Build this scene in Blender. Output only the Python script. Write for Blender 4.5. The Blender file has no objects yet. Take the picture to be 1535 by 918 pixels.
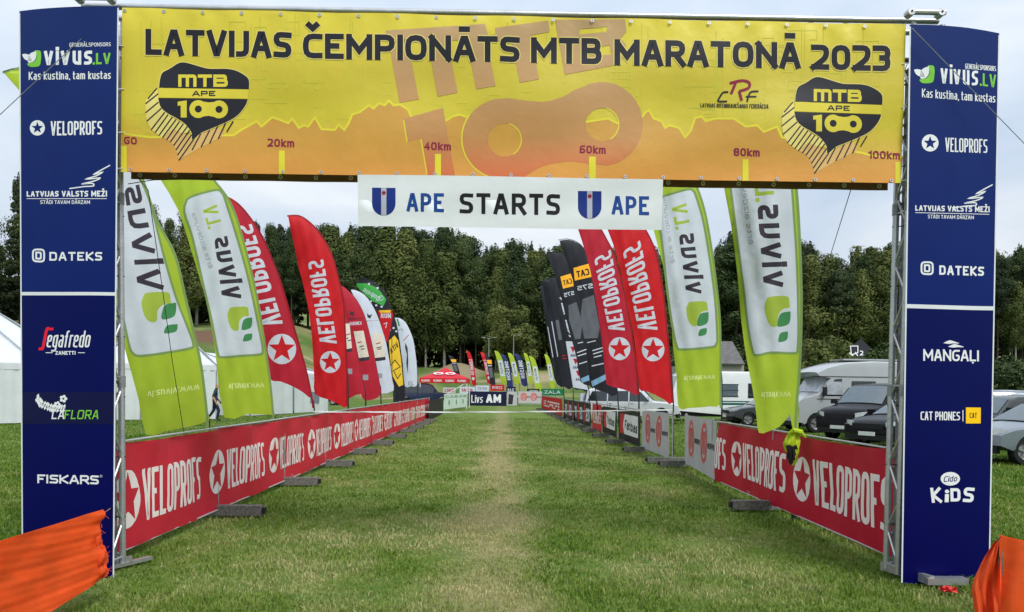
import bpy, bmesh, math, random
import numpy as np
from mathutils import Vector, Matrix, geometry, noise
random.seed(7); RNG = np.random.default_rng(7)
S = bpy.context.scene
COL = S.collection
R = math.radians
# ------------------------------------------------------------------ camera
F = 1108.0; IW, IH = 1535, 918; EYE = 1.6
PT, RL, CY = -0.0130, -0.0112, 137.9
Rv = Vector((math.cos(RL), math.sin(PT)*math.sin(RL), -math.cos(PT)*math.sin(RL)))
Uv = Vector((math.sin(RL), -math.sin(PT)*math.cos(RL), math.cos(PT)*math.cos(RL)))
Fv = Vector((0, math.cos(PT), math.sin(PT)))
cam = bpy.data.cameras.new('camera'); camo = bpy.data.objects.new('camera', cam); COL.objects.link(camo)
cam.sensor_width = 36; cam.lens = F/IW*36; cam.shift_y = CY/IW; cam.clip_start = 0.05; cam.clip_end = 3000
camo.matrix_world = Matrix(((Rv.x, Uv.x, -Fv.x, 0), (Rv.y, Uv.y, -Fv.y, 0), (Rv.z, Uv.z, -Fv.z, EYE), (0, 0, 0, 1)))
S.camera = camo
# ------------------------------------------------------------------ sky and sun
SUN_EL, SUN_AZ = 48.0, 150.0          # azimuth clockwise from +Y: behind the camera, to the right
w = bpy.data.worlds.new('World'); S.world = w; w.use_nodes = True
nt = w.node_tree; N = nt.nodes; Lk = nt.links; N.clear()
out = N.new('ShaderNodeOutputWorld'); bg = N.new('ShaderNodeBackground'); bg.inputs['Strength'].default_value = 0.1
sky = N.new('ShaderNodeTexSky'); sky.sky_type = 'NISHITA'; sky.sun_disc = False
sky.sun_elevation = R(SUN_EL); sky.sun_rotation = R(SUN_AZ)
tc = N.new('ShaderNodeTexCoord'); mp = N.new('ShaderNodeMapping'); mp.inputs['Scale'].default_value = (1.0, 1.0, 2.6)
mp.inputs['Location'].default_value = (0.3, 1.7, 0.4)
nz = N.new('ShaderNodeTexNoise'); nz.inputs['Scale'].default_value = 2.3; nz.inputs['Detail'].default_value = 7
nz.inputs['Roughness'].default_value = 0.5; nz.inputs['Distortion'].default_value = 0.35
cr = N.new('ShaderNodeValToRGB'); e = cr.color_ramp.elements
e[0].position = 0.33; e[0].color = (3.05, 3.65, 4.45, 1); e[1].position = 0.64; e[1].color = (5.0, 5.2, 5.4, 1)
m_ = e.new(0.5) if hasattr(e, 'new') else None
m_.color = (3.9, 4.35, 4.9, 1)
mx = N.new('ShaderNodeMix'); mx.data_type = 'RGBA'; mx.inputs[0].default_value = 0.95
Lk.new(tc.outputs['Generated'], mp.inputs[0]); Lk.new(mp.outputs[0], nz.inputs['Vector']); Lk.new(nz.outputs['Fac'], cr.inputs[0])
Lk.new(sky.outputs[0], mx.inputs[6]); Lk.new(cr.outputs[0], mx.inputs[7]); sz = N.new('ShaderNodeSeparateXYZ'); Lk.new(tc.outputs['Generated'], sz.inputs[0])
ov = N.new('ShaderNodeMapRange'); ov.inputs[1].default_value = 0; ov.inputs[2].default_value = 1; ov.inputs[3].default_value = 0.98; ov.inputs[4].default_value = 1.75; Lk.new(sz.outputs['Z'], ov.inputs[0])   # overcast sky: brighter overhead
vs_ = N.new('ShaderNodeVectorMath'); vs_.operation = 'SCALE'; Lk.new(mx.outputs[2], vs_.inputs[0]); Lk.new(ov.outputs[0], vs_.inputs['Scale']); Lk.new(vs_.outputs[0], bg.inputs[0]); Lk.new(bg.outputs[0], out.inputs[0])
sl = bpy.data.lights.new('sun', 'SUN'); sl.energy = 1.5; sl.angle = R(20); sl.color = (1, 0.97, 0.92)
so = bpy.data.objects.new('sun', sl); COL.objects.link(so)
az, el = R(SUN_AZ), R(SUN_EL)
sd = Vector((math.sin(az)*math.cos(el), math.cos(az)*math.cos(el), math.sin(el)))
so.rotation_euler = sd.to_track_quat('Z', 'Y').to_euler(); so.location = (8, -10, 20)
S.view_settings.view_transform = 'Standard'; S.view_settings.look = 'None'; S.view_settings.gamma = 1; S.view_settings.exposure = 0.70
# ------------------------------------------------------------------ projection helpers (photo pixel -> place)
def ray(px, py):
    return Fv + Rv*((px-IW/2)/F) - Uv*((py-IH/2-CY)/F)
def at(px, py, Y):                       # the point at distance Y ahead that shows at that pixel
    d = ray(px, py); k = Y/d.y
    return Vector((d.x*k, Y, EYE+d.z*k))
def G(px, py, z=0.0):                    # the point at height z that shows at that pixel
    d = ray(px, py); k = (z-EYE)/d.z
    return Vector((d.x*k, d.y*k, z))
def clamp(v, a=0., b=1.): return max(a, min(b, v))
def smooth(t): t = clamp(t); return t*t*(3-2*t)
def gate_Y(px): return 6.15+0.00007*(px-741)
# ------------------------------------------------------------------ materials
MATS = {}
def srgb(r, g, b):
    f = lambda c: (c/255/12.92) if c/255 <= .04045 else ((c/255+.055)/1.055)**2.4
    return (f(r), f(g), f(b))
def mat(name, col, rough=.6, metal=0., var=.12, scale=6., bump=0., bscale=30., transl=0., spec=.22, zgrad=None, coat=0., stretch=None):
    if name in MATS: return MATS[name]
    m = bpy.data.materials.new(name); m.use_nodes = True; t = m.node_tree; n = t.nodes; l = t.links
    b = n['Principled BSDF']; b.inputs['Roughness'].default_value = rough; b.inputs['Metallic'].default_value = metal
    b.inputs['Specular IOR Level'].default_value = spec; b.inputs['Coat Weight'].default_value = coat
    tc = n.new('ShaderNodeTexCoord'); no = n.new('ShaderNodeTexNoise'); no.inputs['Scale'].default_value = scale; no.inputs['Detail'].default_value = 5
    src = tc.outputs['Object']
    if stretch:
        mpn = n.new('ShaderNodeMapping'); mpn.inputs['Scale'].default_value = stretch; l.new(src, mpn.inputs[0]); src = mpn.outputs[0]
    l.new(src, no.inputs['Vector'])
    mr = n.new('ShaderNodeMapRange'); mr.inputs['From Min'].default_value = .3; mr.inputs['From Max'].default_value = .7
    mr.inputs['To Min'].default_value = 1-var; mr.inputs['To Max'].default_value = 1+var; l.new(no.outputs['Fac'], mr.inputs[0])
    vm = n.new('ShaderNodeVectorMath'); vm.operation = 'SCALE'; l.new(mr.outputs[0], vm.inputs['Scale'])
    if zgrad:                              # printed colour gradient: [(z, colour), ...]
        sp = n.new('ShaderNodeSeparateXYZ'); l.new(tc.outputs['Object'], sp.inputs[0])
        z0, z1 = zgrad[0][0], zgrad[-1][0]
        m2 = n.new('ShaderNodeMapRange'); m2.inputs['From Min'].default_value = z0; m2.inputs['From Max'].default_value = z1; l.new(sp.outputs['Z'], m2.inputs[0])
        r = n.new('ShaderNodeValToRGB'); el_ = r.color_ramp.elements
        while len(el_) < len(zgrad): el_.new(.5)
        for i, (z, c) in enumerate(zgrad): el_[i].position = (z-z0)/(z1-z0); el_[i].color = (*c, 1)
        l.new(m2.outputs[0], r.inputs[0]); l.new(r.outputs[0], vm.inputs[0])
    else: vm.inputs[0].default_value = col
    l.new(vm.outputs[0], b.inputs['Base Color'])
    if bump:
        n2 = n.new('ShaderNodeTexNoise'); n2.inputs['Scale'].default_value = bscale; n2.inputs['Detail'].default_value = 3; l.new(src, n2.inputs['Vector'])
        bp = n.new('ShaderNodeBump'); bp.inputs['Strength'].default_value = bump; bp.inputs['Distance'].default_value = .02
        l.new(n2.outputs['Fac'], bp.inputs['Height']); l.new(bp.outputs[0], b.inputs['Normal'])
    if transl:
        tr = n.new('ShaderNodeBsdfTranslucent'); l.new(vm.outputs[0], tr.inputs[0]); ms = n.new('ShaderNodeMixShader'); ms.inputs[0].default_value = transl
        l.new(b.outputs[0], ms.inputs[1]); l.new(tr.outputs[0], ms.inputs[2]); l.new(ms.outputs[0], n['Material Output'].inputs[0])
    MATS[name] = m; return m
C = srgb
m_alu = mat('aluminium', (.52, .53, .54), .38, .75, .12, 9, .1, 40)
m_alud = mat('dull_aluminium', (.3, .31, .32), .5, .6, .2, 12, .15, 40)
m_steel = mat('galvanised_steel', (.35, .36, .37), .5, .6, .2, 14)
m_black = mat('black_plastic', (.02, .02, .022), .5, 0, .2)
m_wood = mat('weathered_timber', (.17, .168, .155), .85, 0, .4, 7, .5, 60, stretch=(6, 1, 6))
m_pole = mat('dark_flag_pole', (.03, .03, .035), .35, .2, .2)
m_white = mat('white_print', (.78, .79, .8), .5, 0, .04, 5)
m_rope = mat('grey_rope', (.22, .22, .2), .8, 0, .1)
m_wrope = mat('white_tape', (.62, .63, .62), .6, 0, .06)
# ------------------------------------------------------------------ object plumbing
def wloc(o):
    v = Vector((0, 0, 0))
    while o is not None: v = v+o.location; o = o.parent
    return v
def tag(o, label=None, cat=None, group=None, kind=None):
    if label: o['label'] = label
    if cat: o['category'] = cat
    if group: o['group'] = group
    if kind: o['kind'] = kind
    return o
def empty(name, loc, label, cat, group=None, rz=0):
    o = bpy.data.objects.new(name, None); COL.objects.link(o); o.location = loc; o.rotation_euler = (0, 0, rz); o.empty_display_size = .2
    return tag(o, label, cat, group)
def link(name, me, parent=None, label=None, kind=None):
    o = bpy.data.objects.new(name, me); COL.objects.link(o)
    if parent is not None: o.parent = parent
    return tag(o, label, None, None, kind)
def copy_tree(o, parent=None):
    c = o.copy(); COL.objects.link(c); c.parent = parent
    for ch in o.children: copy_tree(ch, c)
    return c
class MB:
    """collects shapes, links them as one mesh object"""
    def __init__(s): s.v = []; s.f = []; s.m = []
    def add(s, vs, fs, mi=0):
        b = len(s.v); s.v += [tuple(v) for v in vs]; s.f += [tuple(i+b for i in f) for f in fs]; s.m += [mi]*len(fs); return s
    def box(s, c, size, rz=0., mi=0, rot=None):
        x, y, z = [a/2 for a in size]; M = rot or Matrix.Rotation(rz, 3, 'Z'); c = Vector(c)
        vs = [c+M@Vector((a*x, b*y, d*z)) for a in (-1, 1) for b in (-1, 1) for d in (-1, 1)]
        return s.add(vs, [(0, 1, 3, 2), (4, 6, 7, 5), (0, 4, 5, 1), (2, 3, 7, 6), (0, 2, 6, 4), (1, 5, 7, 3)], mi)
    def beam(s, a, b, wd, ht, mi=0):
        a = Vector(a); b = Vector(b); d = (b-a).normalized(); n = d.cross(Vector((0, 0, 1)))
        if n.length < 1e-3: n = Vector((1, 0, 0))
        n.normalize(); u = n.cross(d); vs = []
        for p in (a, b): vs += [p+n*wd/2+u*ht/2, p-n*wd/2+u*ht/2, p-n*wd/2-u*ht/2, p+n*wd/2-u*ht/2]
        return s.add(vs, [(0, 1, 2, 3), (7, 6, 5, 4), (0, 4, 5, 1), (1, 5, 6, 2), (2, 6, 7, 3), (3, 7, 4, 0)], mi)
    def tube(s, path, r, n=6, mi=0, cap=True):
        path = [Vector(p) for p in path]; rs = r if isinstance(r, (list, tuple)) else [r]*len(path); vs = []; prev = None
        for i, p in enumerate(path):
            d = (path[min(i+1, len(path)-1)]-path[max(i-1, 0)]).normalized()
            a = prev if prev is not None else (Vector((0, 0, 1)) if abs(d.z) < .9 else Vector((1, 0, 0)))
            a = (a-d*a.dot(d))
            if a.length < 1e-4: a = Vector((1, 0, 0))-d*d.x
            a.normalize(); prev = a; b = d.cross(a)
            for k in range(n): t = 2*math.pi*k/n; vs.append(p+(a*math.cos(t)+b*math.sin(t))*rs[i])
        fs = [(i*n+k, i*n+(k+1) % n, (i+1)*n+(k+1) % n, (i+1)*n+k) for i in range(len(path)-1) for k in range(n)]
        if cap: fs += [tuple(range(n))[::-1], tuple((len(path)-1)*n+k for k in range(n))]
        return s.add(vs, fs, mi)
    def grid(s, fn, nu, nv, mi=0, close=False):
        vs = [fn(i/nu, j/nv) for j in range(nv+1) for i in range(nu+1)]
        return s.add(vs, [(j*(nu+1)+i, j*(nu+1)+i+1, (j+1)*(nu+1)+i+1, (j+1)*(nu+1)+i) for j in range(nv) for i in range(nu)], mi)
    def lathe(s, prof, c, axis='Z', n=16, mi=0):
        vs = []
        for (r, h) in prof:
            for k in range(n):
                t = 2*math.pi*k/n; a, b = r*math.cos(t), r*math.sin(t)
                vs.append(Vector(c)+(Vector((a, b, h)) if axis == 'Z' else Vector((a, h, b))))
        fs = [(i*n+k, i*n+(k+1) % n, (i+1)*n+(k+1) % n, (i+1)*n+k) for i in range(len(prof)-1) for k in range(n)]
        return s.add(vs, fs, mi)
    def poly(s, pts, thick, nrm, mi=0):
        """closed slab: outline pts (3D), thickened backward along -nrm"""
        n = len(pts); nrm = Vector(nrm).normalized(); a = [Vector(p) for p in pts]; b = [p-nrm*thick for p in a]
        tr = geometry.tessellate_polygon([a])
        fs = [tuple(t) for t in tr]+[tuple(i+n for i in t[::-1]) for t in tr]+[(i, (i+1) % n, (i+1) % n+n, i+n) for i in range(n)]
        return s.add(a+b, fs, mi)
    def mesh(s, mats, off=Vector((0, 0, 0)), smooth_=False):
        me = bpy.data.meshes.new('m'); me.from_pydata([tuple(Vector(v)-off) for v in s.v], [], s.f)
        for m in (mats if isinstance(mats, (list, tuple)) else [mats]): me.materials.append(m)
        me.polygons.foreach_set('material_index', s.m)
        bm = bmesh.new(); bm.from_mesh(me); bmesh.ops.recalc_face_normals(bm, faces=bm.faces); bm.to_mesh(me); bm.free()
        if smooth_:
            me.polygons.foreach_set('use_smooth', [True]*len(me.polygons))
            try: me.set_sharp_from_angle(angle=R(38))
            except Exception: pass
        me.update(); return me
    def build(s, name, mats, parent=None, label=None, smooth_=False, local=False, kind=None, cat=None, group=None):
        if parent is None and not local:
            P_ = [Vector(v) for v in s.v]; off = Vector((sum(p.x for p in P_)/len(P_), sum(p.y for p in P_)/len(P_), min(p.z for p in P_)))
        else: off = Vector((0, 0, 0)) if local else wloc(parent)
        me = s.mesh(mats, off, smooth_); me.name = name
        o = link(name, me, parent, label, kind); tag(o, None, cat, group)
        if parent is None and not local: o.location = off
        return o
# ------------------------------------------------------------------ stroke lettering
GL = {
'A': (.66, 'l 0 0 .42 1 .58 1 1 0;l .17 .3 .83 .3'), 'B': (.62, 'l 0 0 0 1;r 0 1 .93 1 .93 .53 0 .53;r 0 .53 1 .53 1 0 0 0'),
'C': (.58, 'r 1 .98 0 1 0 0 1 .02'), 'D': (.64, 'l 0 0 0 1;r 0 1 1 1 1 0 0 0'), 'E': (.55, 'l 1 1 0 1 0 0 1 0;l 0 .52 .88 .52'),
'F': (.52, 'l 1 1 0 1 0 0;l 0 .5 .85 .5'), 'G': (.62, 'r 1 1 0 1 0 0 1 0 1 .5 .5 .5'), 'H': (.65, 'l 0 0 0 1;l 1 0 1 1;l 0 .5 1 .5'),
'I': (.0, 'l 0 0 0 1'), 'J': (.36, 'r 1 1 1 0 0 0'), 'K': (.62, 'l 0 0 0 1;l 1 1 .1 .5 1 0'), 'L': (.5, 'l 0 1 0 0 1 0'),
'M': (.85, 'l 0 0 0 1;l 1 1 1 0;l 0 .97 .5 .3 1 .97'), 'N': (.68, 'l 0 0 0 1;l 1 1 1 0;l 0 1 1 0'), 'O': (.66, 'o 0 0 1 0 1 1 0 1'),
'P': (.6, 'l 0 0 0 1;r 0 1 1 1 1 .42 0 .42'), 'Q': (.66, 'o 0 0 1 0 1 1 0 1;l .6 .3 1.1 -.12'), 'R': (.62, 'l 0 0 0 1;r 0 1 1 1 1 .45 0 .45;l .5 .45 1 0'),
'S': (.58, 'r 1 .97 0 1 0 .54 1 .48 1 0 0 .03'), 'T': (.6, 'l 0 1 1 1;l .5 1 .5 0'), 'U': (.64, 'r 0 1 0 0 1 0 1 1'), 'V': (.66, 'l 0 1 .44 0 .56 0 1 1'),
'W': (.95, 'l 0 1 .25 0 .5 .85 .75 0 1 1'), 'X': (.64, 'l 0 0 1 1;l 0 1 1 0'), 'Y': (.62, 'l 0 1 .5 .45 1 1;l .5 .45 .5 0'), 'Z': (.58, 'l 0 1 1 1 0 0 1 0'),
'a': (.5, 'r .05 .72 1 .72 1 0;r 1 .42 0 .42 0 0 1 0'), 'b': (.52, 'l 0 1 0 0;r 0 .72 1 .72 1 0 0 0'), 'c': (.45, 'r 1 .72 0 .72 0 0 1 0'), 'd': (.52, 'l 1 1 1 0;r 1 .72 0 .72 0 0 1 0'),
'e': (.5, 'r 1 0 0 0 0 .72 1 .72 1 .36 0 .36'), 'f': (.36, 'r 1 1 .35 1 .35 0;l 0 .68 .95 .68'), 'g': (.52, 'r 1 .72 0 .72 0 0 1 0;r 1 .72 1 -.28 0 -.28'),
'h': (.5, 'l 0 0 0 1;r 0 .72 1 .72 1 0'), 'i': (.0, 'l 0 0 0 .72;d 0 .97'), 'k': (.48, 'l 0 0 0 1;l 1 .72 .15 .36 1 0'), 'l': (.0, 'l 0 0 0 1'),
'm': (.8, 'l 0 0 0 .72;r 0 .72 .5 .72 .5 0;r .5 .72 1 .72 1 0'), 'n': (.5, 'l 0 0 0 .72;r 0 .72 1 .72 1 0'), 'o': (.52, 'o 0 0 1 0 1 .72 0 .72'),
'p': (.52, 'l 0 -.28 0 .72;r 0 .72 1 .72 1 0 0 0'), 'r': (.32, 'l 0 0 0 .72;r 0 .4 0 .72 1 .72'), 's': (.45, 'r 1 .72 0 .72 0 .38 1 .34 1 0 0 0'),
't': (.34, 'r .3 1 .3 0 1 0;l 0 .72 1 .72'), 'u': (.5, 'r 0 .72 0 0 1 0;l 1 .72 1 0'), 'v': (.52, 'l 0 .72 .42 0 .58 0 1 .72'), 'w': (.8, 'l 0 .72 .25 0 .5 .6 .75 0 1 .72'),
'y': (.5, 'l 0 .72 .5 0;l 1 .72 .3 -.28'), 'z': (.46, 'l 0 .72 1 .72 0 0 1 0'),
'0': (.62, 'o 0 0 1 0 1 1 0 1'), '1': (.28, 'l 0 .8 1 1 1 0'), '2': (.58, 'r 0 1 1 1 1 .5 0 0 ;l 0 0 1 0'), '3': (.56, 'r 0 1 1 1 1 .52 .3 .52;r .3 .52 1 .52 1 0 0 0'),
'4': (.6, 'l .75 0 .75 1 0 .3 1 .3'), '5': (.56, 'l 1 1 0 1 0 .58;r 0 .58 1 .58 1 0 0 0'), '6': (.6, 'r 1 1 0 1 0 0;o 0 0 1 0 1 .55 0 .55'), '7': (.55, 'l 0 1 1 1 .35 0'),
'8': (.6, 'o 0 .52 1 .52 1 1 0 1;o 0 0 1 0 1 .52 0 .52'), '.': (.0, 'd 0 0'), ',': (.0, 'l .1 .05 -.1 -.2'), ' ': (.22, ''), '|': (0, 'l 0 -.1 0 1.1'), '-': (.35, 'l 0 .45 1 .45'),
}
GL['ʍ'] = (.85, 'l 0 0 0 1;r 0 1 .5 1 .5 0;r .5 1 1 1 1 0')
ACC = {'Č': ('C', 'l .08 1.40 .5 1.19 .92 1.40'), 'Ā': ('A', 'l .15 1.25 .85 1.25'), 'Ģ': ('G', 'l .5 -.15 .45 -.32'), 'Ē': ('E', 'l .1 1.25 .9 1.25'), 'Ļ': ('L', 'l .5 -.16 .45 -.32'),
       'Š': ('S', 'l .2 1.34 .5 1.16 .8 1.34'), 'Ž': ('Z', 'l .2 1.34 .5 1.16 .8 1.34'), 'ē': ('e', 'l .1 .95 .9 .95')}
def rounded(pts, closed, rr, asp):
    """round the corners; rr in cap heights, asp = x units per cap height"""
    n = len(pts); o = []
    for i, p in enumerate(pts):
        if not closed and i in (0, n-1): o.append(p); continue
        a = pts[i-1]; b = pts[(i+1) % n]; va = Vector(a)-Vector(p); vb = Vector(b)-Vector(p); la, lb = va.length, vb.length
        r = min(rr, la*.5, lb*.5)
        p0 = Vector(p)+va/la*r; p2 = Vector(p)+vb/lb*r
        for t in (0, .33, .67, 1): o.append(tuple(p0*(1-t)**2+Vector(p)*2*t*(1-t)+p2*t*t))
    q = [o[0]]
    for p in o[1:]:
        if (Vector(p)-Vector(q[-1])).length > 1e-4: q.append(p)
    return q
def stroke_quads(pts, t, closed=False):
    """strip of quads along a polyline, with mitres"""
    P_ = [Vector(p) for p in pts]; n = len(P_); L_ = []; R_ = []
    for i in range(n):
        a = P_[i-1] if (i > 0 or closed) else None; b = P_[(i+1) % n] if (i < n-1 or closed) else None
        d1 = (P_[i]-a).normalized() if a is not None else None; d2 = (b-P_[i]).normalized() if b is not None else None
        if d1 is None: d1 = d2
        if d2 is None: d2 = d1
        n1 = Vector((-d1.y, d1.x)); n2 = Vector((-d2.y, d2.x)); m = n1+n2
        if m.length < .3: m = n1; k = 1.
        else: m.normalize(); k = min(1/max(.35, m.dot(n1)), 1.9)
        L_.append(P_[i]+m*t/2*k); R_.append(P_[i]-m*t/2*k)
    q = []
    for i in range(n if closed else n-1):
        j = (i+1) % n; q.append((L_[i], L_[j], R_[j], R_[i]))
    return q
class Print:
    """flat print: 2D shapes on layers, later laid on a surface fmap(x, y, offset)"""
    def __init__(s): s.q = []; s.g = 0; s.names = {}          # (material, layer, 2D polygon, group)
    def poly(s, m, pts, lay=1, holes=()):
        loops = [[Vector((p[0], p[1], 0)) for p in pts]]+[[Vector((p[0], p[1], 0)) for p in h] for h in holes]
        flat = [v for l in loops for v in l]
        for t in geometry.tessellate_polygon(loops): s.q.append((m, lay, [flat[i].xy for i in t], 0))
        return s
    def rect(s, m, x0, y0, x1, y1, lay=1): return s.poly(m, [(x0, y0), (x1, y0), (x1, y1), (x0, y1)], lay)
    def ell(s, m, cx, cy, rx, ry=None, lay=1, n=24, holes=()):
        ry = rx if ry is None else ry
        return s.poly(m, [(cx+rx*math.cos(2*math.pi*k/n), cy+ry*math.sin(2*math.pi*k/n)) for k in range(n)], lay, holes)
    def star(s, m, cx, cy, rx, ry=None, lay=1, rot=0, inner=.4):
        ry = rx if ry is None else ry; o = []
        for k in range(10):
            r = 1 if k % 2 == 0 else inner; t = R(rot)+math.pi*k/5; o.append((cx+rx*r*math.sin(t), cy-ry*r*math.cos(t)))
        return s.poly(m, o, lay)
    def line(s, m, pts, t, lay=1, closed=False):
        for q in stroke_quads(pts, t, closed): s.q.append((m, lay, list(q), 0))
        return s
    def text(s, m, st, quad, wt=.17, lay=1, xh=False, rr=.28, gap=.16, slant=0., grow=0., wf=.30):
        """quad = (start-baseline, end-baseline, end-top, start-top) in the print's own plane"""
        if not grow: s.g += 1
        g_ = s.g if not grow else s.g+1
        BL, BR, TR, TL = [Vector(p) for p in quad]; W = ((BR-BL).length+(TR-TL).length)/2; H = ((TL-BL).length+(TR-BR).length)/2
        if xh: H = H/.72
        nat = 0; gl = []
        wt = min(wt, (W/H)/max(1, sum(1. if GL[ACC.get(c, (c,))[0]][0] > .1 else .55 for c in st))*wf)
        for ch in st:
            base, acc = ACC.get(ch, (ch, None)); wd, ss = GL[base]; gl.append((nat, wd, ss+((';'+acc) if acc else ''))); nat += wd+wt+(gap if ch != ' ' else gap*.5)
        nat -= gap
        sx = (W/H)/nat                       # horizontal squeeze so that the word fills its box
        k = 1/.72 if xh else 1.
        def mp_(u, v):
            a = u/(W/H); b = v*k; a = a+slant*v/(W/H)
            return (BL*(1-a)+BR*a)*(1-b)+(TL*(1-a)+TR*a)*b
        for (x0, wd, ss) in gl:
            if not ss: continue
            gw = max((wd+wt)*sx-wt, wd*sx*.55); X0 = x0*sx
            tx = wt if wd > 0 else wt
            for j, part in enumerate(ss.split(';')):
                c = part.split(); kd = c[0]; nums = [float(a) for a in c[1:]]
                P_ = [(X0+tx/2+nums[i]*gw, wt/2+nums[i+1]*(1-wt) if nums[i+1] <= 1 else 1+(nums[i+1]-1)) for i in range(0, len(nums), 2)]
                if kd == 'd':
                    x, y = P_[0]; h = wt*.55+grow/2; s.q.append((m, lay+j*.12, [mp_(x-h, y-h), mp_(x+h, y-h), mp_(x+h, y+h), mp_(x-h, y+h)], g_)); continue
                cl = kd == 'o'
                if not cl and len(P_) > 1:
                    raw = [(nums[i], nums[i+1]) for i in range(0, len(nums), 2)]
                    for e0, e1, ri in ((0, 1, 0), (-1, -2, -1)):
                        d_ = (Vector(P_[e0])-Vector(P_[e1])); d_.normalize(); rx_, ry_ = raw[ri]
                        if (abs(d_.y) > .55 and ry_ in (0, 1, .72, -.28)) or (abs(d_.x) > .8 and rx_ in (0, 1)):
                            k_ = wt/2/max(abs(d_.y), .8) if abs(d_.y) > .55 else wt/2
                            P_[e0] = (P_[e0][0]+d_.x*k_, P_[e0][1]+d_.y*k_)
                if kd in 'ro': P_ = rounded(P_, cl, rr, 1)
                for q in stroke_quads(P_, wt+grow, cl): s.q.append((m, lay+j*.12, [mp_(a.x, a.y) for a in q], g_))
        return s
    def build(s, name, parent, fmap, cell=None, base=.0009, step=.0004, label=None, thick=0., smooth_=True, local=False, split=False, tname='lettering'):
        if split:
            o = None
            # shapes that do not touch become parts of their own
            zero = [q for q in s.q if q[3] == 0]; rest = [q for q in s.q if q[3] != 0]; cl_ = []
            for q in zero:
                x0 = min(a[0] for a in q[2]); x1 = max(a[0] for a in q[2]); y0 = min(a[1] for a in q[2]); y1 = max(a[1] for a in q[2]); new = [x0, x1, y0, y1, [q]]; keep = []
                for c_ in cl_:
                    if c_[0] <= new[1] and new[0] <= c_[1] and c_[2] <= new[3] and new[2] <= c_[3]: new = [min(c_[0], new[0]), max(c_[1], new[1]), min(c_[2], new[2]), max(c_[3], new[3]), c_[4]+new[4]]
                    else: keep.append(c_)
                cl_ = keep+[new]
            s.q = rest+[(a[0], a[1], a[2], -1-i) for i, c_ in enumerate(cl_) for a in c_[4]]
            for g in sorted(set(q[3] for q in s.q)):
                p = Print(); p.q = [q for q in s.q if q[3] == g]; o = p.build(name if g < 0 else tname, parent, fmap, cell, base, step, label, thick, smooth_, local)
            return o
        mats = []; bm = bmesh.new(); ly = bm.verts.layers.float.new('lay')
        for (m, lay, pts, _) in s.q:
            if m not in mats: mats.append(m)
            vs = []
            for p in pts: v = bm.verts.new((p[0], p[1], 0)); v[ly] = lay; vs.append(v)
            try: f = bm.faces.new(vs); f.material_index = mats.index(m)
            except ValueError: pass
        if thick: bmesh.ops.remove_doubles(bm, verts=[v for v in bm.verts], dist=1e-6)
        g_ = fmap
        if cell:
            cx, cy = cell
            def cut(no, vals):
                lo, hi = min(vals), max(vals)
                for i in range(int(math.floor(lo))+1, int(math.ceil(hi))):
                    yield i
            for i in cut(0, [v.co.x/cx for v in bm.verts]): bmesh.ops.bisect_plane(bm, geom=bm.verts[:]+bm.edges[:]+bm.faces[:], plane_co=(i*cx, 0, 0), plane_no=(1, 0, 0), dist=1e-5)
            for i in cut(0, [v.co.y/cy for v in bm.verts]): bmesh.ops.bisect_plane(bm, geom=bm.verts[:]+bm.edges[:]+bm.faces[:], plane_co=(0, i*cy, 0), plane_no=(0, 1, 0), dist=1e-5)
            dn = Vector((1/cx, -1/cy, 0)); 
            for i in cut(0, [v.co.x/cx-v.co.y/cy for v in bm.verts]): bmesh.ops.bisect_plane(bm, geom=bm.verts[:]+bm.edges[:]+bm.faces[:], plane_co=(i*cx, 0, 0), plane_no=dn.normalized(), dist=1e-5)
            cache = {}
            def node(i, j):
                k = (i, j)
                if k not in cache: a = fmap(i*cx, j*cy, 0.); cache[k] = (a, (fmap(i*cx, j*cy, .01)-a)*100)
                return cache[k]
            def g_(x, y, off):       # the same facets for sheet and print, so the print lies flush
                X = x/cx; Y = y/cy; i = math.floor(X+1e-7); j = math.floor(Y+1e-7); u = X-i; v = Y-j; A = node(i, j); D = node(i+1, j+1)
                if u >= v: B = node(i+1, j); P_ = A[0]+(B[0]-A[0])*u+(D[0]-B[0])*v; N_ = A[1]+(B[1]-A[1])*u+(D[1]-B[1])*v
                else: B = node(i, j+1); P_ = A[0]+(B[0]-A[0])*v+(D[0]-B[0])*u; N_ = A[1]+(B[1]-A[1])*v+(D[1]-B[1])*u
                return P_+N_*off
        off = Vector((0, 0, 0)) if local else wloc(parent)
        bmesh.ops.triangulate(bm, faces=bm.faces[:])
        bm.verts.index_update(); src = [(v.co.x, v.co.y, v[ly]) for v in bm.verts]; n = len(src)
        V_ = [g_(x, y, base+step*l)-off for (x, y, l) in src]; h = (cell[0]*.2 if cell else .05)
        NN = []
        for (x, y, l) in src:
            a = fmap(x, y, 0); t1 = fmap(x+h, y, 0)-a; t2 = fmap(x, y+h, 0)-a; q = t1.cross(t2); d = fmap(x, y, .01)-a
            if q.dot(d) < 0: q = -q
            NN.append(q.normalized())
        rim = [(e.verts[0].index, e.verts[1].index) for e in bm.edges if len(e.link_faces) == 1] if thick else []
        fcs = []
        for f in bm.faces:
            ids = [v.index for v in f.verts]; a, b, c = [V_[k] for k in ids[:3]]; q = (b-a).cross(c-a)
            if q.length < 1e-12: continue
            if q.dot(NN[ids[0]]) < 0: ids = ids[::-1]
            fcs.append((ids, f.material_index))
        bm.free()
        if thick:
            V_ = V_+[g_(x, y, base+step*l-thick)-off for (x, y, l) in src]; NN = NN+[-q for q in NN]
            fcs = fcs+[([i+n for i in f[::-1]], mi) for f, mi in fcs]+[([a, b, b+n, a+n], 0) for a, b in rim]
        me = bpy.data.meshes.new(name); me.from_pydata([tuple(v) for v in V_], [], [f for f, _ in fcs]); me.polygons.foreach_set('material_index', [m for _, m in fcs])
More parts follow.
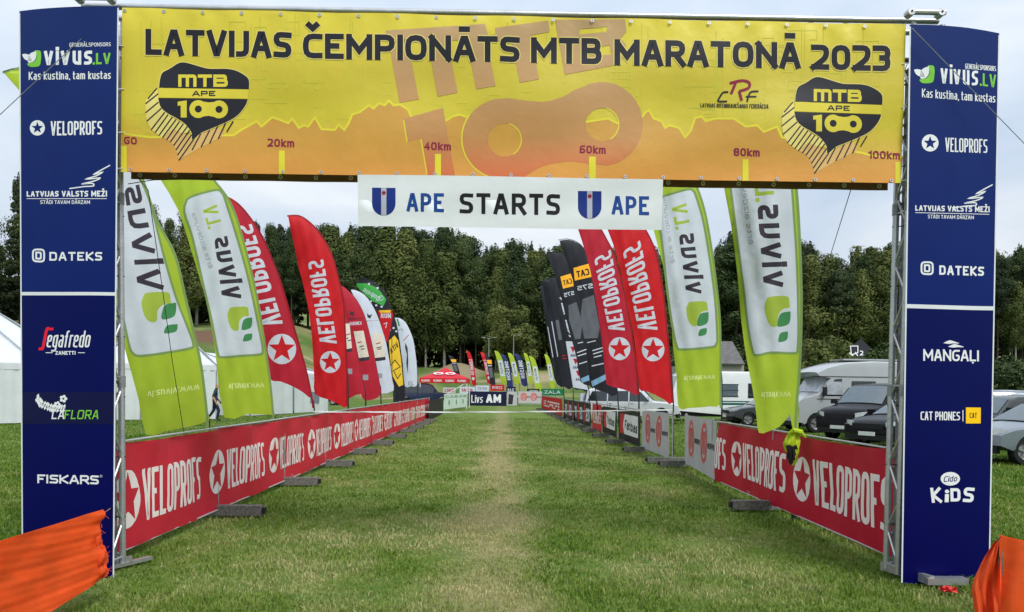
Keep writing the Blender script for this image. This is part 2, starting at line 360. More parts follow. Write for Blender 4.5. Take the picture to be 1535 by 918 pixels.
        me.polygons.foreach_set('use_smooth', [True]*len(me.polygons))
        for m in mats: me.materials.append(m)
        me.update()
        try: me.normals_split_custom_set_from_vertices([tuple(q) for q in NN])
        except Exception as ex: print('normals', ex)
        return link(name, me, parent, label)
def arc(cx, cy, rx, ry, a0, a1, n=10): return [(cx+rx*math.cos(R(a0+(a1-a0)*k/n)), cy+ry*math.sin(R(a0+(a1-a0)*k/n))) for k in range(n+1)]
def catmull(pts, n=5):
    o = []; m = len(pts)
    for i in range(m-1):
        p0, p1, p2, p3 = [Vector(pts[clampi(i+k, m)]) for k in (-1, 0, 1, 2)]
        for j in range(n):
            t = j/n; o.append(tuple(.5*((2*p1)+(-p0+p2)*t+(2*p0-5*p1+4*p2-p3)*t*t+(-p0+3*p1-3*p2+p3)*t**3)))
    o.append(tuple(pts[-1])); return o
def clampi(i, m): return max(0, min(m-1, i))
def q4(x0, yb0, x1, yb1, yt1, yt0): return ((x0, yb0), (x1, yb1), (x1, yt1), (x0, yt0))
# ================================================================== TERRAIN
def hgt(x, y):
    h = 5.2*smooth((y-84)/58)
    h += 7.5*smooth((-x-16)/24)*smooth((y-62)/36)+2.0*smooth((x-45)/40)*smooth((y-70)/60)
    if y > 75: h += .5*smooth((y-75)/20)*noise.noise(Vector((x*.07, y*.09, 3)))
    h += 2.0*math.exp(-((x+8.8)/3.6)**2-((y-118)/4)**2)            # heap of sand before the wood
    h += 1.0*math.exp(-((x-5)/9)**2-((y-112)/5)**2)
    if y > 86: h += .45*smooth((y-86)/10)*(1 if ((y*.11) % 1) > .55 else 0)
    h += 45*smooth((y-170)/260)
    return h
def ground_mat():
    m = bpy.data.materials.new('mown_grass'); m.use_nodes = True; t = m.node_tree; n = t.nodes; l = t.links; b = n['Principled BSDF']
    b.inputs['Roughness'].default_value = .9; b.inputs['Specular IOR Level'].default_value = .15
    g = n.new('ShaderNodeNewGeometry'); sp = n.new('ShaderNodeSeparateXYZ'); l.new(g.outputs['Position'], sp.inputs[0])
    def nz(sc, det=5, ro=.6, src=None, dist=0):
        a = n.new('ShaderNodeTexNoise'); a.inputs['Scale'].default_value = sc; a.inputs['Detail'].default_value = det; a.inputs['Roughness'].default_value = ro; a.inputs['Distortion'].default_value = dist
        l.new(src or g.outputs['Position'], a.inputs['Vector']); return a.outputs['Fac']
    def mr(src, a, b_, c=0., d=1.):
        r = n.new('ShaderNodeMapRange'); r.inputs[1].default_value = a; r.inputs[2].default_value = b_; r.inputs[3].default_value = c; r.inputs[4].default_value = d; l.new(src, r.inputs[0]); return r.outputs[0]
    def mix(f, a, b_):
        x = n.new('ShaderNodeMix'); x.data_type = 'RGBA'
        if isinstance(f, float): x.inputs[0].default_value = f
        else: l.new(f, x.inputs[0])
        for k, v in ((6, a), (7, b_)):
            if isinstance(v, tuple): x.inputs[k].default_value = (*v, 1)
            else: l.new(v, x.inputs[k])
        return x.outputs[2]
    def ma(op, a, b_=None):
        x = n.new('ShaderNodeMath'); x.operation = op
        for k, v in enumerate((a, b_)):
            if v is None: continue
            if isinstance(v, (int, float)): x.inputs[k].default_value = v
            else: l.new(v, x.inputs[k])
        return x.outputs[0]
    green = mix(mr(nz(.9), .35, .65), (.050, .125, .014), (.110, .185, .030))
    green = mix(mr(nz(5, 6), .42, .68), green, (.155, .205, .050))
    # lane: drier turf between the fences, straw coloured worn strip along its middle
    xc = ma('ADD', sp.outputs['X'], ma('MULTIPLY', sp.outputs['Y'], .012))
    wob = ma('MULTIPLY', ma('SUBTRACT', nz(.8, 3), .5), 1.1)
    xa = ma('ABSOLUTE', ma('ADD', ma('ADD', xc, .08), wob))
    lane = ma('MULTIPLY', mr(ma('ABSOLUTE', xc), 2.6, 4.0, 1, 0), mr(sp.outputs['Y'], 66, 70, 1, 0))
    dry = mix(mr(nz(2.2, 6, .7), .40, .62), (.095, .170, .026), (.195, .245, .062))
    c = mix(ma('MULTIPLY', lane, mr(nz(.55, 4), .30, .52)), green, dry)
    straw = mix(mr(nz(14, 5, .7), .3, .7), (.22, .21, .085), (.37, .33, .165))
    strip = ma('MULTIPLY', ma('MULTIPLY', mr(xa, .15, .60, 1, 0), mr(sp.outputs['Y'], 20, 66, 1, .25)), mr(nz(1.7, 5, .7), .25, .55, .35, 1.))
    c = mix(strip, c, straw)
    # far slopes: pale paths, bare sandy earth
    far = mr(sp.outputs['Y'], 82, 90)
    hillc = mix(mr(nz(.12, 4), .40, .60), (.085, .145, .032), (.21, .225, .085))
    stre = n.new('ShaderNodeMapping'); stre.inputs['Scale'].default_value = (.25, 1.6, 1.0); l.new(g.outputs['Position'], stre.inputs[0])
    hillc = mix(mr(nz(.22, 4, .6, stre.outputs[0]), .56, .66), hillc, (.34, .27, .16))
    c = mix(far, c, hillc)
    def blob(cx, cy, rx, ry, src, col):
        d = ma('ADD', ma('POWER', ma('DIVIDE', ma('SUBTRACT', sp.outputs['X'], cx), rx), 2), ma('POWER', ma('DIVIDE', ma('SUBTRACT', sp.outputs['Y'], cy), ry), 2))
        return mix(ma('MULTIPLY', mr(ma('ADD', d, ma('MULTIPLY', nz(.5, 4), .9)), .9, 1.5, 1, 0), 1.), src, col)
    c = blob(-8.8, 117, 5.5, 6, c, (.27, .215, .13)); c = blob(6, 110, 13, 3.5, c, (.36, .29, .18)); c = blob(-40, 97, 14, 9, c, (.15, .09, .055))
    fine = mr(nz(38, 4, .7), .3, .7, .62, 1.3)
    vm = n.new('ShaderNodeVectorMath'); vm.operation = 'SCALE'; l.new(c, vm.inputs[0]); l.new(fine, vm.inputs['Scale'])
    l.new(vm.outputs[0], b.inputs['Base Color'])
    bp = n.new('ShaderNodeBump'); bp.inputs['Strength'].default_value = .7; bp.inputs['Distance'].default_value = .05; l.new(nz(26, 5, .7), bp.inputs['Height']); l.new(bp.outputs[0], b.inputs['Normal'])
    return m, c, vm.outputs[0]
m_ground, _, _ = ground_mat()
def axis_pts(lo, hi, near, d0, g):
    a = [near]; d = d0
    while a[-1] < hi: a.append(a[-1]+d); d *= g
    b = [near]; d = d0
    while b[-1] > lo: b.append(b[-1]-d); d *= g
    return sorted(set(b[1:]+a))
xs = axis_pts(-600, 600, 0, .5, 1.035); ys = axis_pts(-60, 900, 6, .35, 1.012)
mb = MB(); nx, ny = len(xs), len(ys)
def micro(x, y): return .02*noise.noise(Vector((x*1.1, y*1.1, 0)))+.012*noise.noise(Vector((x*3.1, y*3.1, 5))) if y < 40 else 0.
vs = [(x, y, hgt(x, y)+micro(x, y)-.012) for y in ys for x in xs]
mb.add(vs, [(j*nx+i, j*nx+i+1, (j+1)*nx+i+1, (j+1)*nx+i) for j in range(ny-1) for i in range(nx-1)])
me = mb.mesh(m_ground, smooth_=False); me.polygons.foreach_set('use_smooth', [True]*len(me.polygons))
link('ground', me, None, 'mown green field rising to sandy slopes before the wood', 'structure')
# ------------------------------------------------------------------ grass blades
def blade_mat(name, A, B, D):
    m = bpy.data.materials.new(name); m.use_nodes = True; t = m.node_tree; n = t.nodes; l = t.links; b = n['Principled BSDF']
    b.inputs['Roughness'].default_value = .7; b.inputs['Specular IOR Level'].default_value = .2
    at_ = n.new('ShaderNodeAttribute'); at_.attribute_name = 'tint'; r = n.new('ShaderNodeValToRGB'); e = r.color_ramp.elements
    e[0].position = 0; e[0].color = (*A, 1); e[1].position = 1; e[1].color = (*D, 1); k = e.new(.45); k.color = (*B, 1)
    l.new(at_.outputs['Fac'], r.inputs[0]); l.new(r.outputs[0], b.inputs['Base Color'])
    tr = n.new('ShaderNodeBsdfTranslucent'); l.new(r.outputs[0], tr.inputs[0]); ms = n.new('ShaderNodeMixShader'); ms.inputs[0].default_value = .3
    l.new(b.outputs[0], ms.inputs[1]); l.new(tr.outputs[0], ms.inputs[2]); l.new(ms.outputs[0], n['Material Output'].inputs[0]); return m
def fast_mesh(name, co, tris, tint, m, smooth_=False):
    me = bpy.data.meshes.new(name); nv = len(co); nf = len(tris)
    me.vertices.add(nv); me.vertices.foreach_set('co', co.astype(np.float32).ravel())
    me.loops.add(nf*3); me.loops.foreach_set('vertex_index', tris.astype(np.int32).ravel())
    me.polygons.add(nf); me.polygons.foreach_set('loop_start', np.arange(0, nf*3, 3, dtype=np.int32)); me.polygons.foreach_set('loop_total', np.full(nf, 3, dtype=np.int32))
    me.update(calc_edges=True)
    a = me.attributes.new('tint', 'FLOAT', 'POINT'); a.data.foreach_set('value', tint.astype(np.float32)); me.materials.append(m); return me
def vnoise(x, y, sc, seed):
    """cheap smooth value noise on arrays"""
    r = np.random.default_rng(seed).random((64, 64)); X = x*sc; Y = y*sc; xi = np.floor(X).astype(int); yi = np.floor(Y).astype(int); fx = X-xi; fy = Y-yi
    fx = fx*fx*(3-2*fx); fy = fy*fy*(3-2*fy); g = lambda a, b: r[a % 64, b % 64]
    return (g(xi, yi)*(1-fx)+g(xi+1, yi)*fx)*(1-fy)+(g(xi, yi+1)*(1-fx)+g(xi+1, yi+1)*fx)*fy
def grass(name, n, y0, y1, hh, label, seed, spread=.86):
    rg = np.random.default_rng(seed); y = y0*(y1/y0)**rg.random(n); x = (rg.random(n)*2-1)*(spread*y+.6)-.02*y
    xc = x+.012*y; inl = np.abs(xc) < 3.7
    wob = (vnoise(x, y, .8, 3)-.5)*1.0; strip = np.clip(1-(np.abs(xc+.08+wob)-.12)/.5, 0, 1)*(vnoise(x, y, 1.9, 8)*.8+.5)
    tint = .34*vnoise(x, y, .9, 11)+.34*vnoise(x, y*.8, 3.0, 12)+.26*vnoise(x, y, 7.5, 14)+.16*rg.random(n)-.20
    tint = tint+np.where(inl, .12+.3*(vnoise(x, y, .6, 5)-.4), -.04)+strip*.50+(rg.random(n) < .07)*.32
    h = hh*(.45+.9*rg.random(n))*np.where(inl, .75, 1.35)*(1-.5*np.clip(strip, 0, 1))*(.35+.75*vnoise(x, y, 2.2, 9)+.75*vnoise(x, y, 6.5, 15))*(1+1.3*np.exp(-((np.abs(xc)-3.85)/.22)**2))
    a = rg.random(n)*2*np.pi; lean = (.35+1.25*rg.random(n))*h; la = rg.random(n)*2*np.pi
    wd = np.clip(.0014*y**.75*(.6+.8*rg.random(n)), .002, .05)
    z0 = -.02*np.ones(n); dx = np.cos(a)*wd; dy = np.sin(a)*wd; mx_ = x+np.cos(la)*lean*.35; my = y+np.sin(la)*lean*.35
    co = np.empty((n, 5, 3))
    co[:, 0] = np.stack([x-dx, y-dy, z0], 1); co[:, 1] = np.stack([x+dx, y+dy, z0], 1)
    co[:, 2] = np.stack([mx_-dx*.75, my-dy*.75, h*.6], 1); co[:, 3] = np.stack([mx_+dx*.75, my+dy*.75, h*.6], 1)
    co[:, 4] = np.stack([x+np.cos(la)*lean, y+np.sin(la)*lean, h*.88], 1)
    b = (np.arange(n)*5)[:, None]; tr = np.concatenate([b+[0, 1, 3], b+[0, 3, 2], b+[2, 3, 4]], 1).reshape(-1, 3)
    t5 = np.repeat(np.clip(tint, 0, 1), 5).reshape(n, 5); t5[:, 4] += .06
    return link(name, fast_mesh(name, co.reshape(-1, 3), tr, t5.ravel(), m_blade), None, label, 'stuff')
m_blade = blade_mat('grass_blade', (.052, .140, .010), (.170, .252, .034), (.52, .47, .23))
grass('grass', 290000, 4.3, 40, .028, 'short trampled grass of the lane and verges', 21)
# ================================================================== THE START GATE
GY = 6.15; PANEL = lambda s: 0.11*s*s
def gatef(px, py, off): return at(px, py, gate_Y(px)-off)
m_yel = mat('yellow_banner_vinyl', (0, 0, 0), .42, 0, .05, 2.5, .25, 7, .12, .4,
            zgrad=[(0, C(226, 165, 72)), (.5, C(216, 198, 52)), (.85, C(212, 192, 54)), (1.32, C(234, 214, 66))])
m_org = mat('orange_print', (0, 0, 0), .42, 0, .05, 2.5, .25, 7, .12, .4, zgrad=[(0, C(232, 160, 72)), (.25, C(214, 158, 64)), (.7, C(208, 158, 70))])
m_ghost = mat('brown_ghost_print', (0, 0, 0), .45, 0, .05, 2.5, .25, 7, zgrad=[(0, C(212, 112, 70)), (.35, C(190, 138, 84)), (1.2, C(190, 155, 112))])
m_lime = mat('pale_yellow_print', C(222, 208, 58), .45, 0, .05)
m_circ = mat('faint_circuit_print', C(206, 196, 66), .45, 0, .05)
m_ink = mat('near_black_ink', C(34, 34, 42), .4, 0, .1)
m_mar = mat('maroon_ink', C(135, 28, 60), .5, 0, .08)
m_halo = mat('pale_halo_ink', C(225, 206, 120), .5, 0, .05)
m_pink = mat('pinkish_hatch_ink', C(214, 172, 106), .5, 0, .05)
m_logoy = mat('logo_yellow_ink', C(214, 196, 62), .45, 0, .05)
org = at(741, 262, GY)
banner = empty('start_banner', org, 'wide yellow and orange vinyl banner with the black championship title across the gate', 'banner')
banner.location.z = at(741, 265, GY).z
def ripple(px, py):
    return .012*math.sin(px*.021+1.3*math.sin(py*.02))+.006*math.sin(px*.012+py*.05)+.010*math.exp(-((py-15-(px-183)*.021)/14)**2)*math.sin(px*math.pi/30.)
def bf(px, py, off): return at(px, py, gate_Y(px)+.01-off+ripple(px, py))
def top_y(x): return 12+(x-183)*.0213
def bot_y(x): return 258+(x-181)*.01454
p = Print()
xsb = list(range(183, 1358, 47))+[1358]
p.poly(m_yel, [(x, top_y(x)+(.8*math.sin(x*.1))) for x in xsb]+[(1355, 150), (1350, 275)]+[(x, bot_y(x)) for x in xsb[::-1][1:-1]]+[(181, 258), (182, 130)], 0)
p.build('vinyl_sheet', banner, bf, (24, 24), base=0, thick=.003)
CL = (24, 24)
rnd = random.Random(4)
p = Print()
for k in range(46):
    x = rnd.uniform(190, 1345); y0 = top_y(x)+rnd.uniform(3, 60); y1 = rnd.uniform(110, 196); p.line(m_circ, [(x, y0), (x, y1)], 1.3, 1+.1*rnd.random())
for k in range(60):
    x = rnd.uniform(195, 1320); y = rnd.uniform(top_y(x)+10, 185); a = rnd.uniform(10, 45); b = rnd.uniform(8, 45)
    pts = [(x, y), (x+a, y), (x+a, y+b), (x+a+rnd.choice((-1, 1))*rnd.uniform(8, 20), y+b)] if rnd.random() < .6 else [(x, y), (x+a, y), (x+a, y+b), (x, y+b), (x, y)]
    pts = [(clamp(u, 188, 1348), min(v, 200)) for u, v in pts]; p.line(m_circ, pts, 1.3, 1.2+.3*rnd.random())
for (cx, cy) in ((429, 131), (475, 132), (955, 142)): p.ell(m_circ, cx, cy, 3.2, lay=2, n=10)
p.build('circuit_pattern', banner, bf, CL)
ridge = [(183, 200), (200, 203), (225, 206), (300, 204), (350, 203), (360, 196), (385, 182), (392, 190), (408, 176), (420, 180), (432, 185), (438, 178), (448, 192), (456, 188), (462, 190), (472, 176), (482, 194), (502, 195), (508, 187), (516, 195), (522, 186), (528, 172), (540, 168), (553, 158), (560, 163), (568, 155), (577, 158), (583, 151), (590, 158), (600, 157), (612, 165), (616, 175), (640, 178), (665, 182), (670, 180), (680, 174), (690, 172), (700, 176), (790, 180), (877, 183), (912, 178), (925, 185), (960, 179), (968, 168), (973, 165), (980, 178), (992, 182), (997, 192), (1003, 188), (1018, 192), (1027, 206), (1035, 197), (1042, 177), (1052, 175), (1058, 182), (1072, 178), (1100, 178), (1118, 190), (1135, 188), (1145, 198), (1165, 190), (1172, 206), (1200, 213), (1250, 222), (1290, 229), (1310, 234), (1330, 236), (1353.5, 236)]
p = Print(); p.poly(m_org, ridge+[(1350, 274.6)]+[(x, bot_y(x)-.4) for x in (1200, 1000, 800, 600, 400)]+[(181.5, 257.6)], 2)
p.line(m_lime, ridge, 3, 3)
for (a, b, c, d) in ((418, 427, 226, 261), (652, 661, 231, 264.5), (883, 893, 235, 268), (1113, 1122, 239, 271.2), (181.5, 190, 219, 258), (1342, 1350, 243, 274.5)): p.rect(m_lime, a, c, b, d, 7)
p.build('route_profile', banner, bf, CL)
p = Print()                                    # big faint MTB 100 behind the title
for pts in ([(583, 62), (599, 154), (628, 149), (610, 58)], [(641, 60), (656, 145), (686, 139), (669, 54)], [(699, 56), (714, 134), (743, 129), (727, 50)], [(578, 46), (583, 66), (733, 58), (727, 36)],
            [(742, 42), (745, 62), (824, 48), (822, 31)], [(765, 52), (779, 124), (808, 119), (794, 46)], [(606, 178), (664, 162), (682, 263.2), (641, 263), (630, 208), (611, 213)]):
    p.poly(m_ghost, pts, 4+.1*len(p.q) % .3)
p.poly(m_ghost, [(832, 30), (847, 112), (917, 99), (938, 84), (938, 66), (930, 58), (939, 48), (937, 29)], 4.2, holes=[[(868, 44), (868, 52), (910, 48), (910, 40)], [(873, 74), (874, 84), (917, 82), (914, 68)]])
ol = arc(902.6, 186, 61, 63, -120, 82, 16)+[(880, 245), (860, 242.5), (845, 243), (828, 245.5), (812, 250), (797, 258), (786, 266)]+[(728, 265)]+arc(757, 208, 64, 61, 118, 255, 14)+[(760, 147), (781, 150), (797, 152), (812, 153), (826, 151), (845, 145), (863, 134)]
p.poly(m_ghost, ol, 4.4, holes=[arc(756.5, 210, 25, 25, 0, 345, 22), arc(902.6, 187, 25, 25, 0, 345, 22)])
p.line(m_lime, arc(757, 208, 65, 62, 112, 215, 12), 2, 5); p.line(m_lime, arc(756.5, 210, 25, 25, -75, 60, 10), 1.6, 5); p.line(m_lime, arc(902.6, 187, 25, 25, -75, 60, 10), 1.6, 5); p.line(m_lime, [(605, 180), (610, 213)], 2, 5); p.line(m_lime, [(631, 209), (640, 262)], 2, 5)
p.build('ghost_logo', banner, bf, CL)
for st, qd in (('LATVIJAS', q4(218, 82.5, 437, 87.5, 48, 43.5)), ('ČEMPIONĀTS', q4(454, 88, 779, 94, 55, 50)), ('MTB', q4(796, 94.5, 902, 97, 57.5, 56)), ('MARATONĀ', q4(921, 98, 1200, 103, 64, 59)), ('2023', q4(1216, 104.5, 1335, 107.5, 68.5, 67))):
    p = Print(); p.text(m_halo, st, qd, .225, 6, rr=.3, gap=.1, grow=.07); p.text(m_ink, st, qd, .225, 7.2, rr=.3, gap=.1); p.build('title_word', banner, bf, CL)
p = Print()
for st, a, b, c, d in (('GO', 186, 205, 205, 217), ('20km', 401, 441, 208, 221), ('40km', 636, 676, 213, 226), ('60km', 869, 908, 218, 231), ('80km', 1100, 1139, 222, 235), ('100km', 1302, 1349, 226, 239)):
    p.text(m_mar, st, q4(a, d-1, b, d, c+1, c), .2, 7)
p.build('distance_lettering', banner, bf, CL, split=True, tname='distance_mark')
# emblem drawn in its own 160-unit frame, then put down twice
def emblem(mp):
    T = lambda pts: [mp(x/5.925+225, y/5.925+90) for x, y in pts]
    p = Print()
    a1 = [(72, 300), (74, 375), (100, 430), (130, 465), (160, 485), (195, 510), (230, 530), (260, 548), (295, 568), (330, 592), (352, 622), (368, 665), (388, 705)]
    b1 = [(-41, 350+40), (-41, 470), (-30, 545), (10, 620), (45, 645), (78, 672), (110, 690), (148, 708), (180, 728), (210, 760), (230, 800), (245, 845), (255, 893)]
    p.poly(m_halo, T([(62, 245), (-30, 345)]+b1[:7]+[(370, 640)]+a1[::-1][1:]), 5)
    p.poly(m_pink, T([(110, 690)]+b1[7:]+[(455, 775), (530, 740), (640, 680), (650, 640), (600, 600), (380, 690), (200, 612)]), 5.4)
    up = catmull([(80, 245), (85, 190), (100, 130), (125, 103), (180, 75), (240, 35), (285, 22), (340, 30), (420, 53), (500, 75), (560, 80), (680, 80), (760, 95), (830, 130), (870, 165), (880, 200), (878, 260)], 3)
    lo = catmull([(868, 350), (850, 400), (800, 470), (740, 520), (650, 565), (520, 620), (450, 650), (378, 712), (370, 655), (350, 615), (300, 560), (230, 515), (140, 465), (90, 410), (72, 340)], 3)
    p.line(m_halo, T(up), 2.2, 6); p.line(m_halo, T(lo), 2.2, 6)
    p.poly(m_ink, T(up), 7); p.poly(m_ink, T(lo), 7); p.poly(m_logoy, T([(78, 250), (878, 263), (870, 346), (72, 336)]), 7)
    for (x, y), (u, v) in list(zip(a1, b1))+[((60, 252), (-20, 345)), ((450, 655), (372, 802)), ((530, 622), (452, 775)), ((600, 590), (528, 742)), ((670, 560), (605, 702)), ((738, 545), (680, 640))]:
        p.line(m_ink, T([(x, y), (u, v)]), 1.9, 8+.1*random.random())
    Q = lambda x0, y0, x1, y1: T([(x0, y1), (x1, y1), (x1, y0), (x0, y0)])
    p.text(m_logoy, 'ʍTB', Q(250, 130, 690, 240), .26, 8.5, rr=.16, gap=.08); p.text(m_ink, 'APE', Q(375, 275, 580, 322), .24, 8.5, rr=.15, gap=.14)
    p.poly(m_logoy, T([(245, 372), (325, 360), (325, 512), (272, 512), (272, 405), (245, 408)]), 8.5)
    ln = arc(612, 440, 80, 80, -125, 125, 12)+[(520, 497)]+arc(428, 437, 80, 80, 55, 305, 12)+[(520, 378)]
    p.poly(m_logoy, T(ln), 8.6, holes=[T(arc(428, 437, 32, 32, 0, 340, 14)), T(arc(612, 440, 32, 32, 0, 340, 14))])
    return p
emblem(lambda x, y: (x, y)).build('printed_emblem', banner, bf, CL, label='black shield emblem with hatching at the left end')
emblem(lambda x, y: (1192+(x-238.5)*.97, 116+(y-94)*.985+(x-274)*.02)).build('printed_emblem', banner, bf, CL, label='black shield emblem with hatching at the right end')
p = Print()                                    # federation mark
p.line(m_mar, catmull([(1094, 125), (1112, 121), (1123, 124), (1122, 132), (1108, 137)], 4), 4, 7); p.line(m_mar, [(1103, 124), (1096, 141)], 4, 7.2); p.line(m_mar, [(1108, 137), (1112, 151)], 4, 7.3)
p.line(m_ink, catmull([(1092, 138), (1084, 139), (1079, 146), (1077, 152), (1090, 152)], 4), 2.6, 7); p.line(m_ink, catmull([(1137, 137), (1126, 138), (1122, 145), (1120, 153)], 4), 2.6, 7); p.line(m_ink, [(1118, 145), (1134, 145)], 2.2, 7.3)
p.text(m_ink, 'LATVIJAS RITENBRAUKŠANAS FEDERĀCIJA', q4(1050, 161, 1152, 163, 156.5, 155), .15, 7)
p.build('federation_mark', banner, bf, CL)
def grommet_mesh(r):
    g = MB(); g.lathe([(r, 0), (r, -.003), (r*.45, -.003), (r*.45, 0)], (0, 0, 0), 'Y', 10); return g.mesh(m_alu)
gm = grommet_mesh(.0145)
for k in range(21):
    for row in (0, 1):
        if row == 0: x = 187+k*58.4; y = top_y(x)+4
        else: x = 196+k*57; y = bot_y(x)-4
        if x > 1350: continue
        o = link('grommet', gm, banner); o.location = bf(x, y, .006)-wloc(banner)
# second banner on the back of the gate: its bare brown reverse shows below the first
BY = GY+.30
m_rev = mat('brown_banner_reverse', C(150, 124, 96), .6, 0, .12, 4, .2, 9, .5)
rev = MB(); p0 = at(196, 262, BY); p1 = at(1330, 283, BY)
a = at(196, 268.5, BY); b = at(1331, 285.5, BY)
tz = at(741, 20, GY).z-.05
rb = empty('rear_banner', at(741, 274, BY), 'brown reverse of the banner hung on the back of the gate with white eyelets', 'banner')
rev = MB()
def rf(u, v):
    q = a.lerp(b, u); return Vector((q.x, q.y+.006*math.sin(u*60)+.004, q.z*(1-v)+tz*v))
rev.grid(rf, 60, 4); rev.grid(lambda u, v: rf(u, v)+Vector((0, .004, 0)), 60, 4)
rev.build('vinyl_sheet', m_rev, rb)
gw = MB(); gw.lathe([(.02, 0), (.02, -.004), (.008, -.004), (.008, 0)], (0, 0, 0), 'Y', 10); gwm = gw.mesh(m_white)
for k in range(22):
    u = .012+k*.0465; q = rf(min(u, .99), 0); o = link('eyelet', gwm, rb); o.location = q+Vector((0, -.006, .035))-wloc(rb)
# ------------------------------------------------------------------ truss
gate = empty('truss_gate', Vector((at(741, 870, GY).x, GY+.15, 0)), 'silvery aluminium truss gate standing over the grass lane', 'gate')
cl = [(at(189, 560, GY+.3).x), at(1337, 560, GY+.3).x]
ztop = at(741, 20.5, GY+.10).z-.035
for sgn, X in ((-1, cl[0]), (1, cl[1])):
    lean = .0
    for dx in (0, sgn*.24):
        for dy in (.10, .30):
            t = MB(); t.tube([(X+dx, GY+dy, .05), (X+dx+sgn*.05, GY+dy, ztop+.0)], .027, 10); t.build('upright_tube', m_alu, gate, smooth_=True)
            for z in (1.62, 3.2):
                t = MB(); t.tube([(X+dx+sgn*.05*z/ztop, GY+dy, z-.05), (X+dx+sgn*.05*z/ztop, GY+dy, z+.05)], .033, 10); t.build('tube_coupler', m_alud, gate, smooth_=True)
    t = MB(); t.add([(X+sgn*(.040+.05*z/ztop), GY+y, z) for z in (.05, ztop-.3) for y in (.11, .29)]+[(X+sgn*(.044+.05*z/ztop), GY+y, z) for z in (.05, ztop-.3) for y in (.11, .29)], [(0, 1, 3, 2), (4, 6, 7, 5), (0, 4, 5, 1), (2, 3, 7, 6), (0, 2, 6, 4), (1, 5, 7, 3)]); t.build('side_plate', m_alud, gate)
    z = .12; k = 0
    while z < ztop-.3:
        o_ = sgn*.05*z/ztop; o2 = sgn*.05*(z+.28)/ztop
        y0, y1 = (.10, .30) if k % 2 == 0 else (.30, .10)
        t = MB(); t.tube([(X+o_, GY+y0, z), (X+o2, GY+y1, z+.28)], .010, 6); t.build('diagonal_brace', m_alu, gate)
        t = MB(); t.tube([(X+o_+(0 if k % 2 else sgn*.24), GY+.3, z), (X+o2+(sgn*.24 if k % 2 else 0), GY+.3, z+.28)], .010, 6); t.build('diagonal_brace', m_alu, gate)
        z += .29; k += 1
    for z in (.1, 1.66, 3.16, ztop-.42):
        t = MB(); t.tube([(X+sgn*.05*z/ztop, GY+.10, z), (X+sgn*.05*z/ztop, GY+.30, z)], .009, 6); t.tube([(X, GY+.30, z), (X+sgn*.24, GY+.30, z)], .009, 6); t.build('cross_brace', m_alu, gate)
    for z in np.arange(.45, 4.3, .52):
        t = MB(); t.tube([(X+sgn*.05*z/ztop-.033*sgn, GY+.30, z), (X+sgn*.05*z/ztop+sgn*.03, GY+.262, z), (X+sgn*.12, GY+.10, z+.0)], .0045, 4); t.build('cable_tie', m_black, gate)
t = MB(); X = cl[0]
t.beam((X-.16, GY-.10, .035), (X+.12, GY+.55, .035), .05, .03); t.build('base_bar', m_alu, gate)
t = MB(); t.beam((X-.5, GY-.02, .035), (X-.02, GY+.02, .035), .06, .05); t.build('base_bar', m_alu, gate)
t = MB(); t.beam((X-.45, GY+.08, .07), (X+.05, GY+.36, .07), .06, .04); t.build('base_bar', m_alud, gate)
X = cl[1]
t = MB(); t.beam((X+.0, GY+.36, .06), (X+.16, GY-.13, .06), .05, .07); t.build('base_bar', m_alu, gate)
t = MB(); t.beam((X+.12, GY-.10, .05), (X+.46, GY-.10, .05), .09, .055); t.build('base_bar', m_alu, gate)
xl, xr = cl[0]-.5, cl[1]+.5
for dy in (.10, .30):
    za = at(120, 6, GY).z; zb = at(1421, 32, GY).z
    t = MB(); t.tube([(at(118, 7, GY).x, GY+dy, ztop+.035), (at(1421, 32, GY).x, GY+dy, ztop+.035)], .026, 10); t.build('beam_tube', m_alu, gate, smooth_=True)
    t = MB(); t.tube([(cl[0]-.25, GY+dy+0, ztop-.30), (cl[1]+.25, GY+dy+0, ztop-.30)], .024, 8); t.build('beam_tube', m_alu, gate, smooth_=True)
for a_, b_ in ((121, 168), (1369, 1415)):
    t = MB(); t.tube([(at(a_-4, 4, GY).x, GY-.03, ztop+.04), (at(b_+4, 4, GY).x, GY-.03, ztop+.04)], .022, 8); t.build('beam_end', m_alu, gate, smooth_=True)
x = cl[0]+.1; k = 0
while x < cl[1]-.3:
    t = MB(); t.tube([(x, GY+.30, ztop-.30 if k % 2 else ztop), (x+.3, GY+.30, ztop if k % 2 else ztop-.30)], .009, 5); t.tube([(x, GY+.1, ztop+.03), (x+.3, GY+.3, ztop+.03)], .009, 5); t.build('beam_brace', m_alu, gate); x += .3; k += 1
for px, py in ((121, 4), (168, 4), (1369, 33), (1415, 32)):
    t = MB(); c_ = at(px, py, GY-.03); t.lathe([(0.0, -.02), (.03, -.02), (.034, -.012), (.034, .05)], (c_.x, c_.y, ztop+.04), 'Y', 12); t.lathe([(0.0, -.024), (.009, -.024), (.009, .0)], (c_.x, c_.y, ztop+.04), 'Y', 8, 1); t.build('end_roller', [m_alu, m_black], gate)
for px in range(196, 1340, 57):
    pass
for o in gate.children:                 # the gate stands very slightly turned
    for v in o.data.vertices: v.co.y += .0126*(v.co.x+gate.location.x)
# plastic ties from the gate to the sides of the banner
t = MB()
for i, y in enumerate((66, 131, 196, 250)):
    q = bf(186, y+3, .005); t.tube([q, q+Vector((-.05, -.005, .0)), q+Vector((-.085, .1, .006))], .004, 4)
    q = bf(1352, y+30 if i < 3 else 271, .005); t.tube([q, q+Vector((.045, -.005, .006)), q+Vector((.08, .1, .0))], .004, 4)
t.build('side_tie', m_white, banner)
